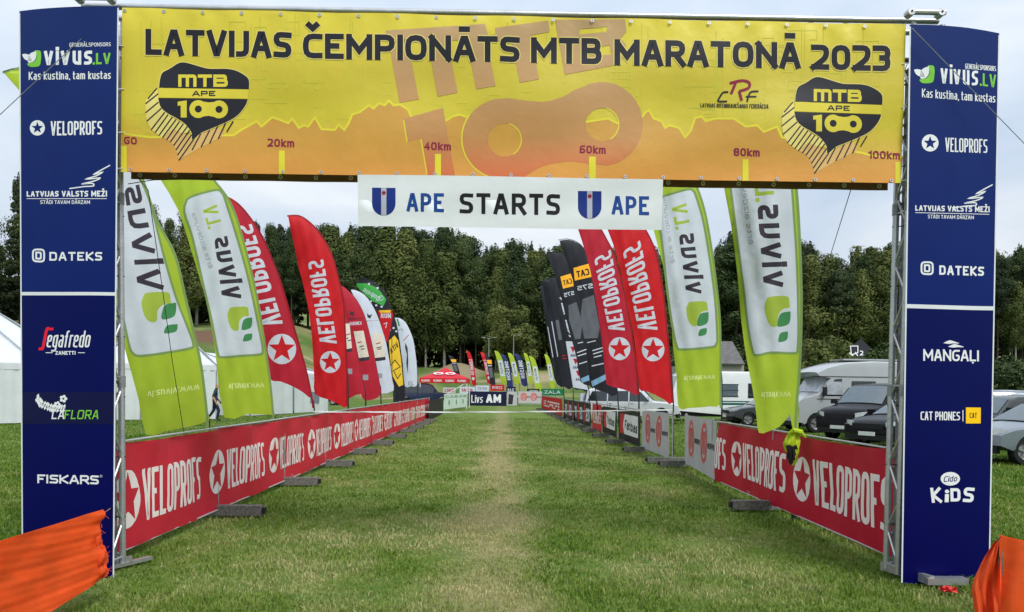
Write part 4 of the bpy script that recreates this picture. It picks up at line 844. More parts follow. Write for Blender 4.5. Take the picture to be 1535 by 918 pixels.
# right side --------------------------------------------------------------------
def cloth_R1():
    return [(1062, 96), (1100, 84), (1140, 104), (1172, 160), (1188, 225), (1195, 282), (1199, 338), (1202, 417), (1202.6, 482), (1199.5, 560), (1197, 600), (1197, 640), (1195, 654), (1188, 643), (1184, 621), (1181, 626), (1168.6, 639.5), (1152, 647), (1137.5, 649), (1134, 624), (1128, 583), (1119.5, 540), (1111, 480), (1106, 417), (1096, 338), (1085.5, 282), (1074, 200), (1064, 130)]
def pull(p):     # creases where the cloth is gathered and knotted
    for a in (): pass
flag('largest lime and white flag on the right, its foot knotted round the pole', 9.15, cloth_R1(),
     [(1062, 95), (1100, 83), (1141, 104), (1173, 160), (1189, 225), (1196, 282), (1200, 338), (1203, 417), (1203.4, 482), (1200.5, 560), (1197, 600), (1194, 660)], (1192, 705), m_fl,
     [lime_design([(1085, 150), (1140, 150), (1168, 190), (1183, 262), (1188, 320), (1193, 400), (1195, 482), (1194, 522), (1189, 528), (1156, 527), (1136, 531), (1130, 526), (1123, 490), (1116, 430), (1107, 360), (1097, 282), (1088, 210)],
                  ((1145, 431), (1135, 308), (1164, 307), (1172, 430)), ((1133, 303), (1128, 255), (1158, 253), (1161, 300)), ((1122, 367), (1108, 250), (1116, 249), (1130, 366)), (1146, 444, 1184, 490), (1166.5, 467, 1185, 490), (1167.5, 497, 1181, 513), ((1185, 587), (1141, 588), (1141, 598), (1185, 597)))], seed=3.7, amp=.12, group=LG, sp=1.5)
flag('lime and white flag on the right, between the red flags and the knotted flag', 13.1,
     [(962, 236), (1000, 232), (1030, 252), (1046, 282), (1058, 320), (1067, 370), (1075, 430), (1080, 482), (1081, 552), (1080, 605), (1065.5, 609.5), (1032, 612), (1017, 611), (1014, 564), (1009, 523), (1007, 490), (1002, 456), (994, 398.6), (980, 346), (972, 290)],
     [(962, 235), (1000, 231), (1031, 252), (1047, 282), (1059, 320), (1068, 370), (1076, 430), (1081, 482), (1082, 552), (1082, 612)], (1083, 650), m_fl,
     [lime_design([(983, 301), (994, 296.6), (1030, 286), (1038, 288), (1042, 296), (1051.5, 328), (1060.6, 378), (1070, 448), (1073.5, 504), (1072, 515), (1066, 519), (1024, 522.5), (1016, 518), (1010, 490), (1003, 443), (992.7, 352), (986, 322)],
                  ((1028.5, 440), (1017.5, 352), (1038, 350), (1050, 440)), ((1013, 345), (1006, 307), (1028.5, 305), (1035, 340)), ((1005.8, 395), (993, 296), (999, 296), (1012, 394)), (1028.5, 452, 1061, 489), (1046, 468, 1062, 489), (1047.5, 492, 1059.5, 504), ((1072, 562), (1025, 564), (1025, 572), (1072, 570)))], seed=5.1, group=LG)
flag('bright red star flag on the right, nearer of the two beside the white pickup', 17.0,
     [(903, 300), (925, 297), (950, 316), (968.5, 345.5), (977, 362), (985, 383.6), (994.7, 438), (1000, 492), (1004.5, 540), (1008.5, 604), (996, 599.5), (982, 592), (966, 586), (959, 584), (955, 548), (950, 503), (941, 460), (930, 405), (919, 366), (911, 345), (906, 322)],
     [(903, 299), (925, 296), (951, 316), (969.5, 345.5), (978, 362), (986, 383.6), (995.7, 438), (1001, 492), (1005.5, 540), (1009.5, 604)], (1009, 640), m_fr,
     [velo_flag(((957, 496), (933, 378), (960, 360), (986, 494.5)), (979, 524, 17))], hem=m_fhem, seed=2.9, group=RG)
flag('deep red star flag on the right, farther of the two beside the black flags', 20.4,
     [(858, 318), (876, 316), (895, 335), (910, 360), (922, 385), (934, 430), (944, 480), (953, 540), (957, 591), (945, 588), (934, 584), (912, 578), (908.6, 572), (906, 548), (902, 510), (893, 449), (884.6, 405), (876, 373), (867, 346)],
     [(858, 317), (876, 315), (896, 335), (911, 360), (923, 385), (935, 430), (945, 480), (954, 540), (958, 592)], (958, 622), m_fr2,
     [velo_flag(((913, 497), (890, 389), (916, 374), (937, 495.5)), (928.7, 523, 16.3))], hem=m_fhem, seed=6.2, group=RG)
def catf(yq, tq, s75, ph, extra):
    def f(p):
        p.poly(m_amb, yq, 1); p.text(m_sblk, 'CAT', tq, .26, 2, rr=.15, gap=.08); p.text(m_fw, 'S75', s75, .2, 1)
        p.poly(m_phone, ph, 1); p.line(m_fw, extra[0], 1.3, 1); 
        for a in extra[1]: p.line(m_fw, a, 1.6, 1.2)
        p.poly(m_sheen, extra[2], 1)  # blue-white sheen low on the cloth, painted as a flat patch
    return f
KG = 'black feather flags at the right of the lane'
flag('tall black flag with an amber square, beside the deep red star flag', 23.3,
     [(838.5, 361), (852, 359.5), (865, 364), (876, 374), (888, 400), (900, 450), (915, 520), (925, 591), (907, 588), (886, 579), (882, 548), (877, 500), (865, 442), (856, 412), (850, 392), (843, 375)],
     [(838, 360), (852, 358.5), (866, 363), (877, 374), (889, 400), (901, 450), (916, 520), (926, 592)], (930, 618), m_fk,
     [catf([(859.6, 402), (884.5, 395), (888, 415), (861.7, 421)], ((884, 412), (865, 416.5), (863.5, 407), (882, 402.5)), ((889, 432), (866, 436), (865, 429.5), (888, 424.5)), [(873, 449), (890, 442.5), (899, 492), (896, 507), (876, 508), (870, 480)],
           ([(880, 514), (893, 511)], [[(888, 526), (905, 521)], [(889, 531), (905, 526)], [(890, 536), (902, 533)], [(887, 549), (905, 545)]], [(886, 572), (908, 561), (911, 568), (888, 580)]))], seed=.2, group=KG, sp=.7)
flag('black flag with an amber square, shorter and left of its taller twin', 27.2,
     [(819, 380), (832, 378.5), (843, 381), (852, 392), (862, 420), (872, 460), (882, 510), (891, 579), (883.5, 578), (870, 572), (864, 536), (855, 503), (847, 471), (842, 449), (834.5, 423), (827, 397)],
     [(819, 379), (832, 377.5), (844, 380), (853, 392), (863, 420), (873, 460), (883, 510), (892, 580)], (900, 614), m_fk,
     [catf([(840, 415), (857, 410), (860, 429), (844, 433)], ((858, 425), (845, 428.5), (843.5, 421), (856, 417)), ((861, 442), (846, 446), (845, 440), (860, 436)), [(852, 458), (864, 453), (873, 485), (870, 508), (862, 509), (853, 480)],
           ([(866, 515), (874, 513)], [[(865, 529), (879, 524)], [(866, 534), (879, 530)], [(868, 546), (880, 542)]], [(870, 568), (884, 562), (888, 569), (873, 574)]))], seed=1.2, group=KG, sp=.7)
def r7(p):
    p.text(m_fw, 'KEMER', ((853, 505), (839, 446), (852, 448), (864, 508)), .24, 1, rr=.1, gap=.05)
    p.poly(m_fw, [(848, 512), (864, 512), (870, 546), (882, 585), (859, 581)], .8)
    for y, x in ((520, 855), (538, 859), (556, 863)): p.poly(m_fr2, [(x, y), (x+8, y), (x+4, y+9)], 2); p.text(m_fdark, 'ARA', q4(x+8, y+15, x, y+15, y+11, y+11), .22, 2)
flag('black and white flag with large white lettering right of the lane', 30.5, [(822, 418), (832, 417), (842, 428), (852, 448), (862, 490), (872, 540), (882, 585), (870, 584), (858, 581), (850, 540), (842, 490), (832, 450)],
     [(822, 417), (833, 416), (843, 428), (853, 448), (863, 490), (873, 540), (883, 586)], (885, 612), m_fk, [r7], seed=2.2, group=KG, sp=.6)
flag('plain charcoal flag with small white lines, leftmost of the black flags but one', 33.5, [(812, 421), (822, 419), (833, 425), (840, 440), (848, 480), (855, 530), (858, 581.5), (846, 580), (835, 576), (831, 545), (825, 500), (818, 450)],
     [(812, 420), (822, 418), (834, 424), (841, 440), (849, 480), (856, 530), (859, 583)], (862, 611), m_fk, [lambda p: (p.line(m_fw, [(827, 482), (836, 535)], 1.3, 1), p.line(m_phone, [(835, 480), (840, 510)], 5, 1), p.line(m_fr2, [(842, 534), (852, 532)], 1.3, 1), p.line(m_fr2, [(843, 538), (852, 537)], 1.3, 1.2))], seed=3.2, group=KG, sp=.6)
flag('charcoal flag farthest left of the black flags right of the lane', 37, [(809.5, 430), (815, 428), (822, 440), (832, 480), (840, 530), (844, 578), (838, 578), (831, 568), (825, 530), (817, 475)],
     [(809.5, 429), (815, 427), (823, 440), (833, 480), (841, 530), (845, 580)], (847, 608), m_fk, [lambda p: p.line(m_fw, [(821, 490), (829, 536)], 1.2, 1)], seed=4.2, group=KG, sp=.6)
# far flags --------------------------------------------------------------------
FG = 'small feather flags at the far end of the lane'
def far_flag(lab, x0, y0, x1, yb, m, design, Y=80):
    w_ = x1-x0; h_ = yb-y0
    right = [(x0, y0), (x0+w_*.30, y0+h_*.03), (x0+w_*.55, y0+h_*.18), (x0+w_*.8, y0+h_*.5), (x1, yb)]
    left = [(x0+w_*.55, yb-h_*.02), (x0+w_*.42, y0+h_*.65), (x0+w_*.25, y0+h_*.35), (x0+w_*.1, y0+h_*.12)]
    L_ = lambda u, v: (x0+w_*(.12+.43*v)+w_*(.43*u), y0+h_*v)
    def pr(p):
        if design == 'cat': p.poly(m_amb, [L_(0, .18), L_(1, .18), L_(1, .30), L_(.1, .30)], 1); p.poly(m_fw, [L_(.1, .34), L_(.9, .34), L_(.9, .37), L_(.1, .37)], 1); p.poly(m_phone, [L_(.15, .42), L_(.85, .42), L_(.9, .72), L_(.2, .72)], 1)
        elif design == 'velo': p.text(m_fw, 'VELOPROFS', (L_(.1, .72), L_(.1, .25), L_(.85, .25), L_(.85, .72)), .2, 1); a = L_(.5, .82); p.ell(m_fw, a[0], a[1], 2.2, 2.4, 1, 10)
        elif design == 'vivus': p.poly(m_fw, [L_(.1, .3), L_(.9, .3), L_(.9, .78), L_(.1, .78)], 1); p.text(m_fdark, 'vivus', (L_(.3, .7), L_(.3, .36), L_(.75, .36), L_(.75, .7)), .2, 2)
        else: p.text(m_fw, 'HOSTING', (L_(.15, .78), L_(.15, .22), L_(.85, .22), L_(.85, .78)), .22, 1)
    flag(lab, Y, right+left, right, (x1+.5, 600), m, [pr], amp=.15, cell=(8, 8), group=FG, sp=.0)
far_flag('small black flag with amber square behind the red canopy', 672, 533, 690, 566, m_fk, 'cat', 82)
far_flag('small red flag rising right behind the red canopy', 699, 526, 714, 577, m_fr, 'velo', 80)
far_flag('small red flag close beside a black and amber flag at the far end', 720, 528, 739, 575, m_fr, 'velo', 80)
far_flag('small black flag with amber square right of a thin red flag', 726, 531, 743, 580, m_fk, 'cat', 78)
far_flag('first small lime flag from the left at the far end', 741, 526, 760, 575, m_fl, 'vivus', 80)
far_flag('first small navy flag from the left, between two lime flags', 751, 531, 769, 581, m_fnv, 'h', 77)
far_flag('second small lime flag from the left at the far end', 761, 529, 779, 575, m_fl, 'vivus', 80)
far_flag('second small navy flag from the left at the far end', 771, 530, 791, 578, m_fnv, 'h', 77)
far_flag('third small lime flag from the left at the far end', 785, 529, 799, 574, m_fl, 'vivus', 80)
far_flag('fourth small lime flag from the left, bowed widest', 793, 534, 812, 586, m_fl, 'vivus', 76)
far_flag('last small lime flag, close to the charcoal flags', 816, 531, 832, 582, m_fl, 'vivus', 80)
# ================================================================== FENCES
m_fred = mat('red_fence_vinyl', C(214, 46, 64), .5, 0, .06, 3, .5, 4, .1); m_fred_shade = mat('shaded_red_fence_vinyl', C(192, 28, 54), .5, 0, .06, 3, .3, 6, .1)  # second red is the less lit right banner, its shade put into the colour
m_cream = mat('cream_fence_print', C(242, 230, 226), .5, 0, .04); m_fgrey = mat('grey_white_fence_vinyl', C(190, 190, 190), .55, 0, .07, 4, .3, 6, .1); m_fblk = mat('black_fence_vinyl', C(34, 34, 38), .55, 0, .1, 4, .3, 6)
m_orr = mat('faded_red_fence_print', C(212, 92, 88), .55, 0, .1)
class Line:
    """vertical sheet hung along a straight line on the ground; u metres along, z up"""
    def __init__(s, pa, pb, face): s.a = Vector(pa); s.b = Vector(pb); s.d = (s.b-s.a).normalized(); s.n = Vector((s.d.y, -s.d.x, 0)); s.n = s.n if s.n.x*face > 0 or (face == 0 and s.n.y < 0) else -s.n; s.len = (s.b-s.a).length
    def u(s, px, z=.5):
        d = ray(px, 600); k = (s.a.x*s.d.y-s.a.y*s.d.x)/(d.x*s.d.y-d.y*s.d.x); q = Vector((d.x*k, d.y*k, 0)); return (q-s.a).dot(s.d)
    def f(s, sag=.012, seed=0.):
        def g(u, z, off):
            r = sag*math.sin(u*2.1+seed)*math.sin(z*3+.4)+sag*.7*math.sin(u*5.3+z*4+seed)*(.4+z*.6)
            r += sag*1.1*math.exp(-((z-1.08)/.16)**2)*math.sin(u*4.3+seed*3)+sag*.35*math.sin(u*9.7+2*z+seed)
            q = s.a+s.d*u+s.n*(off+r); return Vector((q.x, q.y, z))
        return g
    def pt(s, u, z, off=0): q = s.a+s.d*u+s.n*off; return Vector((q.x, q.y, z))
def barriers(line, u0, u1, n0, lab, group, step=2.9, ht=1.08, blocks=None, side=.03):
    """pipe barrier sections, each with a foot beam lying across the fence"""
    k = 0; u = u0; ordn = ['nearest', 'second', 'third', 'fourth', 'fifth', 'sixth', 'seventh', 'eighth', 'ninth', 'tenth', 'eleventh', 'twelfth', 'thirteenth', 'fourteenth', 'fifteenth', 'sixteenth', 'seventeenth', 'eighteenth', 'nineteenth', 'twentieth']
    while u < u1:
        v = min(u+step, u1+step*.3); q = line.pt(u, 0, -.03); root = empty('fence_section', q, lab.format(ordn[min(k, 19)]), 'barrier', group)
        for a in (u+.02, v-.02): t = MB(); t.tube([line.pt(a, .0, -.03), line.pt(a, ht+.04, -.03)], .016, 6); t.build('post', m_steel, root)
        for z in (.12, ht-.01): t = MB(); t.tube([line.pt(u, z, -.03), line.pt(v, z, -.03)], .014, 6); t.build('rail', m_steel, root)
        t = MB(); a = line.pt(u, .08, -.35); b = line.pt(u, .08, .52); t.beam(a, b, .11, .12); t.build('foot_beam', m_wood, root)
        t = MB(); e_ = line.pt(u, .08, .524); t.box(e_, (.07, .07, .07), math.atan2(line.d.y, line.d.x)); t.build('dark_socket', m_black, root)
        k += 1; u = v
def velo_banner(name, line, us, ue, stars, period, lab, m, top=1.08, bot=.09, cat='banner', flip=False, seed=0., cell=(.3, .3), z_=(.295, .79)):
    root = empty(name, line.pt((us+ue)/2, bot), lab, cat); f_ = line.f(.024, seed)
    n = max(4, int((ue-us)/.6)); cell = (.25, .25); P_ = [(us+(ue-us)*i/n) for i in range(n+1)]
    p = Print(); p.poly(m, [(u, bot+.008*math.sin(u*3)) for u in P_]+[(u, top-.028*abs(math.sin((u-us)*1.08))**.8) for u in P_[::-1]], 0); p.build('vinyl_sheet', root, f_, cell, base=0, thick=.004)
    s = -1 if flip else 1
    for c in stars:
        p = Print(); p.ell(m_cream, c, .55, .250, .268, 1, 20); p.star(m, c, .55, .238, -.255, lay=2.2, inner=.44)
        a, b = c+s*.31, c+s*(period-.50); 
        p.text(m_cream, 'VELOPROFS', ((a, z_[0]), (b, z_[0]), (b, z_[1]), (a, z_[1])), .22, 1.5, rr=.16, gap=.1, wf=.34)
        p.q = [q for q in p.q if min(v[0] for v in q[2]) > us-.02 and max(v[0] for v in q[2]) < ue+.02]      # trim to the sheet
        if p.q: p.build('printed_star', root, f_, cell, base=.0012, step=.0008, split=True, tname='printed_lettering')
    t = MB(); t.tube([line.pt(us, top+.005), line.pt(ue, top+.005)], .010, 6); t.build('hem_cord', m_fgrey, root)
    t = MB(); t.tube([line.pt(us, bot), line.pt(ue, bot)], .008, 6); t.build('hem_cord', m_fgrey, root)
    return root
zb = .09
lf = Line(G(192, 823, zb), G(640, 628, zb), 1); lf.a.z = lf.b.z = 0
P_L = lf.u(409)-lf.u(328); P_L = (lf.u(506)-lf.u(328))/3
st0 = lf.u(328); starsL = [st0+k*P_L for k in range(-1, 10)]
uS = lf.u(150); uJ = lf.u(622); uE = lf.u(643)
print('period', P_L, 'len', uJ, uE, 'height', at(192, 660, (lf.a).y).z)
velo_banner('fence_banner', lf, uS, uJ-.03, starsL, P_L, 'long red fence banner with repeated cream stars and lettering, left of the lane', m_fred, cell=(.35, .3))
velo_banner('fence_banner', lf, uJ+.03, uE, [uJ+.5+k*P_L for k in range(4)], P_L, 'short far red fence banner left of the lane, before the black one', m_fred, seed=2, cell=(.6, .5))
barriers(lf, lf.u(330), uE, 0, 'grey pipe fence section with foot beam under the left red banner, {} to the gate', 'fence sections along the left of the lane', step=(lf.u(600)-lf.u(322))/6.)
# right near fence
r1 = Line(G(1352, 842, zb), G(1073, 720, zb), -1); r1.a.z = r1.b.z = 0
u1204, u1104 = r1.u(1204), r1.u(1104); per = u1104-u1204
velo_banner('fence_banner', r1, r1.u(1352), r1.len, [u1204, u1104, u1204-per, u1104+per], per, 'near red fence banner on the right running up to the gate', m_fred_shade, flip=True, cell=(.3, .3), seed=1.5, z_=(.30, .82))
barriers(r1, r1.u(1158), r1.len+.3, 0, 'grey pipe fence section with foot beam under the right red banner, {} to the gate', 'fence sections along the right of the lane near the gate', step=(r1.u(1066)-r1.u(1158)))
CFL = [None]
def cf_(): return CFL[0]
def sheet(name, line, us, ue, top, bot, m, lab, design=None, cat='banner', seed=0., cell=(.4, .4), cord=True, group=None):
    root = empty(name, line.pt((us+ue)/2, bot), lab, cat, group); f_ = line.f(.012, seed); n = 5; P_ = [us+(ue-us)*i/n for i in range(n+1)]
    p = Print(); p.poly(m, [(u, bot) for u in P_]+[(u, top-.012*(i % 2)) for i, u in enumerate(P_[::-1])], 0); p.build('vinyl_sheet', root, f_, cell, base=0, thick=.004)
    if design: p = Print(); design(p, us, ue, bot, top); p.build('printed_design', root, f_, cell, base=.003, step=.002, split=True, tname='printed_lettering')
    return root
def mg(p, us, ue, b, t):                     # faded red wheels on pale grey
    W = ue-us; H = t-b
    for c in (.23, .66):
        cx = us+W*c; p.ell(m_orr, cx, b+H*.55, .30, .37, 1, 18, [[(cx+.22*math.cos(a), b+H*.55+.29*math.sin(a)) for a in [i*.5 for i in range(12)]]])
        for k in range(3): p.line(m_orr, [(cx-.14+k*.14, b+H*.34), (cx-.10+k*.1, b+H*.76)], .07, 1.2+.1*k)
    for c in (.43, .86): p.text(m_fdark, 'MERPRO', ((us+W*(c-.08), b+H*.48), (us+W*(c+.10), b+H*.48), (us+W*(c+.10), b+H*.58), (us+W*(c-.08), b+H*.58)), .2, 1)
r2 = Line(G(1073, 720, zb), G(1026, 694, zb), -1); r2.a.z = r2.b.z = 0
sheet('fence_banner', r2, 0, r2.len, 1.10, .09, m_fgrey, 'pale grey banner with faded red wheels at the far end of the near right fence', lambda p, us, ue, b, t: mg(p, ue, us, b, t), seed=.4, cell=(.3, .3))
barriers(r2, r2.len-.06, r2.len, 0, 'last grey pipe fence post of the near right fence beside the gap, {} to camera', None, step=.3)
r3 = Line(G(1008, 690, zb), G(812, 612, zb), -1); r3.a.z = r3.b.z = 0
U = r3.u
def rev(d): return lambda p, us, ue, b, t: d(p, ue, us, b, t)
def dk(p, us, ue, b, t):
    W = ue-us; H = t-b; p.poly(m_white, [(us+W*.1, b+H*.22), (us+W*.92, b+H*.22), (us+W*.92, b+H*.85), (us+W*.1, b+H*.85)], 1); p.poly(m_fred, [(us+W*.1, b+H*.22), (us+W*.3, b+H*.22), (us+W*.24, b+H*.5), (us+W*.3, b+H*.85), (us+W*.1, b+H*.85)], 2)
    p.text(m_sblk, 'Fanbas', ((us+W*.34, b+H*.38), (us+W*.88, b+H*.34), (us+W*.88, b+H*.62), (us+W*.34, b+H*.68)), .24, 2)
def dvelo(p, us, ue, b, t): W = ue-us; H = t-b; p.text(m_cream, 'VELOPROFS', ((us+W*.1, b+H*.25), (us+W*.9, b+H*.25), (us+W*.9, b+H*.7), (us+W*.1, b+H*.7)), .2, 1)
def dblocks(p, us, ue, b, t):
    n = 5; W = (ue-us)/n; H = t-b
    for k in range(n):
        a = us+W*k; p.poly(m_fw, [(a+W*.3, b+H*.2), (a+W*.8, b+H*.2), (a+W*.8, b+H*.75), (a+W*.3, b+H*.75)], 1); p.poly(m_fred, [(a+W*.02, b+H*.1), (a+W*.2, b+H*.1), (a+W*.2, b+H*.9), (a+W*.02, b+H*.9)], 1)
        p.line(m_fdark, [(a+W*.4, b+H*.3), (a+W*.7, b+H*.45), (a+W*.4, b+H*.6)], .09, 2)
for (a, b, m, lab, d, tp) in ((1004, 963, m_fgrey, 'pale grey banner with two faded red wheels, nearest on the far right fence', rev(mg), 1.08), (960, 928, m_fblk, 'black fence banner with a white and red logo patch, second on the far right fence', rev(dk), 1.02),
                              (925, 904, m_fblk, 'black fence banner with a white logo patch, third on the far right fence', rev(dk), 1.02), (902, 888, m_fred, 'narrow red fence banner with pale lettering between two black ones', rev(dvelo), 1.05),
                              (886, 845, m_fblk, 'long black fence banner with white and red blocks on the right', rev(dblocks), 1.05), (843, 812, m_fr, 'bright red fence banner at the far right corner of the lane', rev(dvelo), 1.05)):
    sheet('fence_banner', r3, U(a), U(b), tp, .1, m, lab, d, seed=a*.1, cell=(.5, .5))
barriers(r3, U(1007), U(812), 0, 'grey pipe fence section of the far right fence, {} from the gap', 'fence sections along the far right of the lane', step=2.85)
# the cross fence that closes the lane
CYY = 67.
cf = Line(Vector((at(644, 600, CYY).x, CYY, 0)), Vector((at(815, 600, CYY).x, CYY, 0)), 0)
CFL[0] = cf
cu = lambda px: at(px, 600, CYY).x-cf.a.x
def trees_pr(p, us, ue, b, t):
    for k in range(3): c = us+(ue-us)*(.2+.3*k); p.ell(m_fleaf, c, b+(t-b)*.42, .2, .2, 1, 10)
    p.text(m_fleaf, 'DABAS', ((us+.2, b+(t-b)*.72), (ue-.3, b+(t-b)*.72), (ue-.3, b+(t-b)*.88), (us+.2, b+(t-b)*.88)), .2, 1)
m_mint = mat('pale_mint_vinyl', C(205, 222, 210), .5, 0, .05); m_nvy = mat('dark_navy_vinyl', C(22, 26, 58), .5, 0, .06); m_serif = m_white
def livs(p, us, ue, b, t):
    W = ue-us; H = t-b; Z = lambda a, c, d, e: ((us+W*a, b+H*d), (us+W*c, b+H*d), (us+W*c, b+H*e), (us+W*a, b+H*e)); p.text(m_white, 'Livs', Z(.08, .38, .2, .74), .26, 1); p.text(m_white, 'AM', Z(.47, .86, .22, .80), .30, 1)
for (a, b, m, lab, d, tp, bt) in ((645, 664, m_fblk, 'black banner with white squares at the left corner of the far cross fence', dblocks, 1.25, .05), (665, 700, m_mint, 'pale mint banner with green print on the far cross fence', trees_pr, 1.35, .35),
                                  (702, 759, m_nvy, 'dark navy banner with bold white serif lettering closing the lane', livs, 1.3, .0), (760, 775, m_fgrey, 'grey banner with dark print beside the navy one on the cross fence', lambda p, us, ue, b, t: p.poly(m_fdark, [(us+.1, b+.1), (us+.5, b+.1), (us+.6, t-.3), (us+.15, t-.2)], 1), 1.3, .05),
                                  (777, 812, m_fgrey, 'pale banner with two faded red wheels on the far cross fence', mg, 1.35, .25)):
    if a < 700:
        l2 = Line(G(643.5, 629, .09), G(664, 619, .09), 1) if a < 660 else Line(G(665, 617, .09), G(700, 612, .09), 1)
        l2.a.z = l2.b.z = 0; l2.n = -l2.n if l2.n.y > 0 else l2.n
        sheet('fence_banner', l2, 0, l2.len, 1.0 if a < 660 else 1.2, bt if a < 660 else .2, m, lab, d, seed=a*.3, cell=(1, 1)); continue
    sheet('fence_banner', cf, cu(a), cu(b), tp, bt, m, lab, d, seed=a*.3, cell=(2, 2))
k = 0
for a in range(700, 815, 34):
    root = empty('fence_section', cf.pt(cu(a), 0, -.05), f'grey pipe barrier of the far cross fence, {["first", "second", "third", "fourth", "fifth", "sixth"][k]} from its left end', 'barrier', 'barriers of the cross fence'); k += 1
    u0_, u1_ = cu(a), cu(min(a+33, 814))
    for u in (u0_, u1_): t = MB(); t.tube([cf.pt(u, 0, -.05), cf.pt(u, 1.3, -.05)], .022, 5); t.build('post', m_steel, root)
    for z in (.15, 1.28): t = MB(); t.tube([cf.pt(u0_, z, -.05), cf.pt(u1_, z, -.05)], .02, 5); t.build('rail', m_steel, root)
# second row of small banners behind the cross fence
m_gnv = mat('green_banner_vinyl', C(28, 110, 70), .5, 0, .06)
for (a, b, yt, yb, m, tx, tm, lab) in ((664, 683, 581, 590, m_fgrey, 'LOKS', m_fr2, 'small white banner under the red canopy'), (689, 712, 580, 590, m_fw, 'BALTRA', m_fr2, 'white banner with red lettering right of the red canopy'), (713, 733, 578, 587, m_fw, 'EKOM', m_fgr, 'white banner with grey lettering beside the orange red one'),
                                   (735, 756, 577, 586, m_fr, 'PRO', m_fw, 'orange red banner with white lettering behind the navy banner'), (759, 773, 580, 590, m_nvy, 'RAJE', m_fw, 'small navy banner behind the grey bicycles'), (790, 809, 583, 591, m_fblk, 'LEKTRO', m_fw, 'black banner with white lettering right of the lime mounds'),
                                   (811, 845, 583, 593, m_gnv, 'ZALA', m_fw, 'green banner with pale lettering left of the charcoal flags'), (870, 945, 590, 603, m_fw, 'SPORTS', m_fgr, 'long white banner behind the black banners on the right'), (905, 962, 604, 614, m_fblk, 'SERVISS', m_fgr, 'dark banner low behind the far right fence')):
    Yb = 73. if a < 860 else 36.
    x0 = at(a, yt, Yb); x1 = at(b, yt, Yb); z1 = at(a, yt, Yb).z; z0 = max(.05, at(a, yb, Yb).z)
    ln = Line(Vector((x0.x, Yb, 0)), Vector((x1.x, Yb, 0)), 0)
    rt = empty('display_banner', Vector(((x0.x+x1.x)/2, Yb, 0)), lab, 'banner', 'banners standing behind the far fence')
    p = Print(); L2 = ln.len; p.poly(m, [(0, z0), (L2, z0), (L2, z1), (0, z1)], 0); p.build('vinyl_sheet', rt, ln.f(.01), (2, 2), base=0, thick=.004)
    p = Print(); p.text(tm, tx, ((L2*.15, z0+(z1-z0)*.28), (L2*.85, z0+(z1-z0)*.28), (L2*.85, z0+(z1-z0)*.75), (L2*.15, z0+(z1-z0)*.75)), .2, 1); p.build('printed_lettering', rt, ln.f(.01), (2, 2), base=.008)
    for u in (0.03, L2-.03): t = MB(); t.tube([ln.pt(u, 0, -.03), ln.pt(u, z1+.05, -.03)], .02, 5); t.build('post', m_steel, rt)
# tape tied across the lane
ta = at(470, 618, lf.pt(lf.u(470), 0).y); tb = at(1008, 614, r3.a.y)
t = MB(); pts = []
for i in range(25):
    q = at(470+(1008-470)*i/24, 617.5+(614.5-617.5)*i/24+1.8*math.sin(math.pi*i/24), ta.y+(tb.y-ta.y)*i/24); pts.append(q)
vs = []
for i, q in enumerate(pts): d = .009; tw = math.sin(i*1.7)*.8; vs += [q+Vector((0, d*math.sin(tw), d*(1.2+.3*math.cos(tw)))), q-Vector((0, d*math.sin(tw), d*(1.2+.3*math.cos(tw)))), q-Vector((0, d*math.sin(tw)-.004, d)), q+Vector((0, d*math.sin(tw)+.004, d))]
t.add(vs, [(4*i+a, 4*i+(a+1) % 4, 4*i+4+(a+1) % 4, 4*i+4+a) for i in range(len(pts)-1) for a in range(4)])
t.build('barrier_tape', m_wrope, label='white tape stretched across the lane between the two fences', cat='tape')
# guy ropes
def rope(pts, r, lab, m=m_rope):
    t = MB(); t.tube(pts, r, 5); t.build('guy_rope', m, label=lab, cat='rope')
rope([at(172, 12, GY-.06), at(0, 172, GY-.06), at(-720, 845, GY-.06)], .0035, 'thin grey guy rope running down leftward across the left pillar', m_alud)
rope([at(1367, 42, GY-.06), at(1535, 215, GY-.06), at(2150, 868, GY-.06)], .0035, 'thin grey guy rope running down rightward across the right pillar', m_alud)
rope([at(203, 262, GY+.3), at(222, 285, GY+.8), at(243, 430, GY+1.8), at(258, 540, GY+2.4), at(276, 652, GY+3.1)], .004, 'dark guy rope hanging in front of the leftmost lime flag', m_pole)
q0 = at(1276, 283, GY+.3); q1 = G(1160, 655); rope([q0, q0.lerp(q1, .5), q1], .004, 'grey guy rope from the beam down to the ground behind the right fence')
rope([at(192, 276, GY+.31), at(230, 270, GY+.3), at(330, 268, GY+.29)], .004, 'dark cord along the lower beam at the left upright', m_pole)
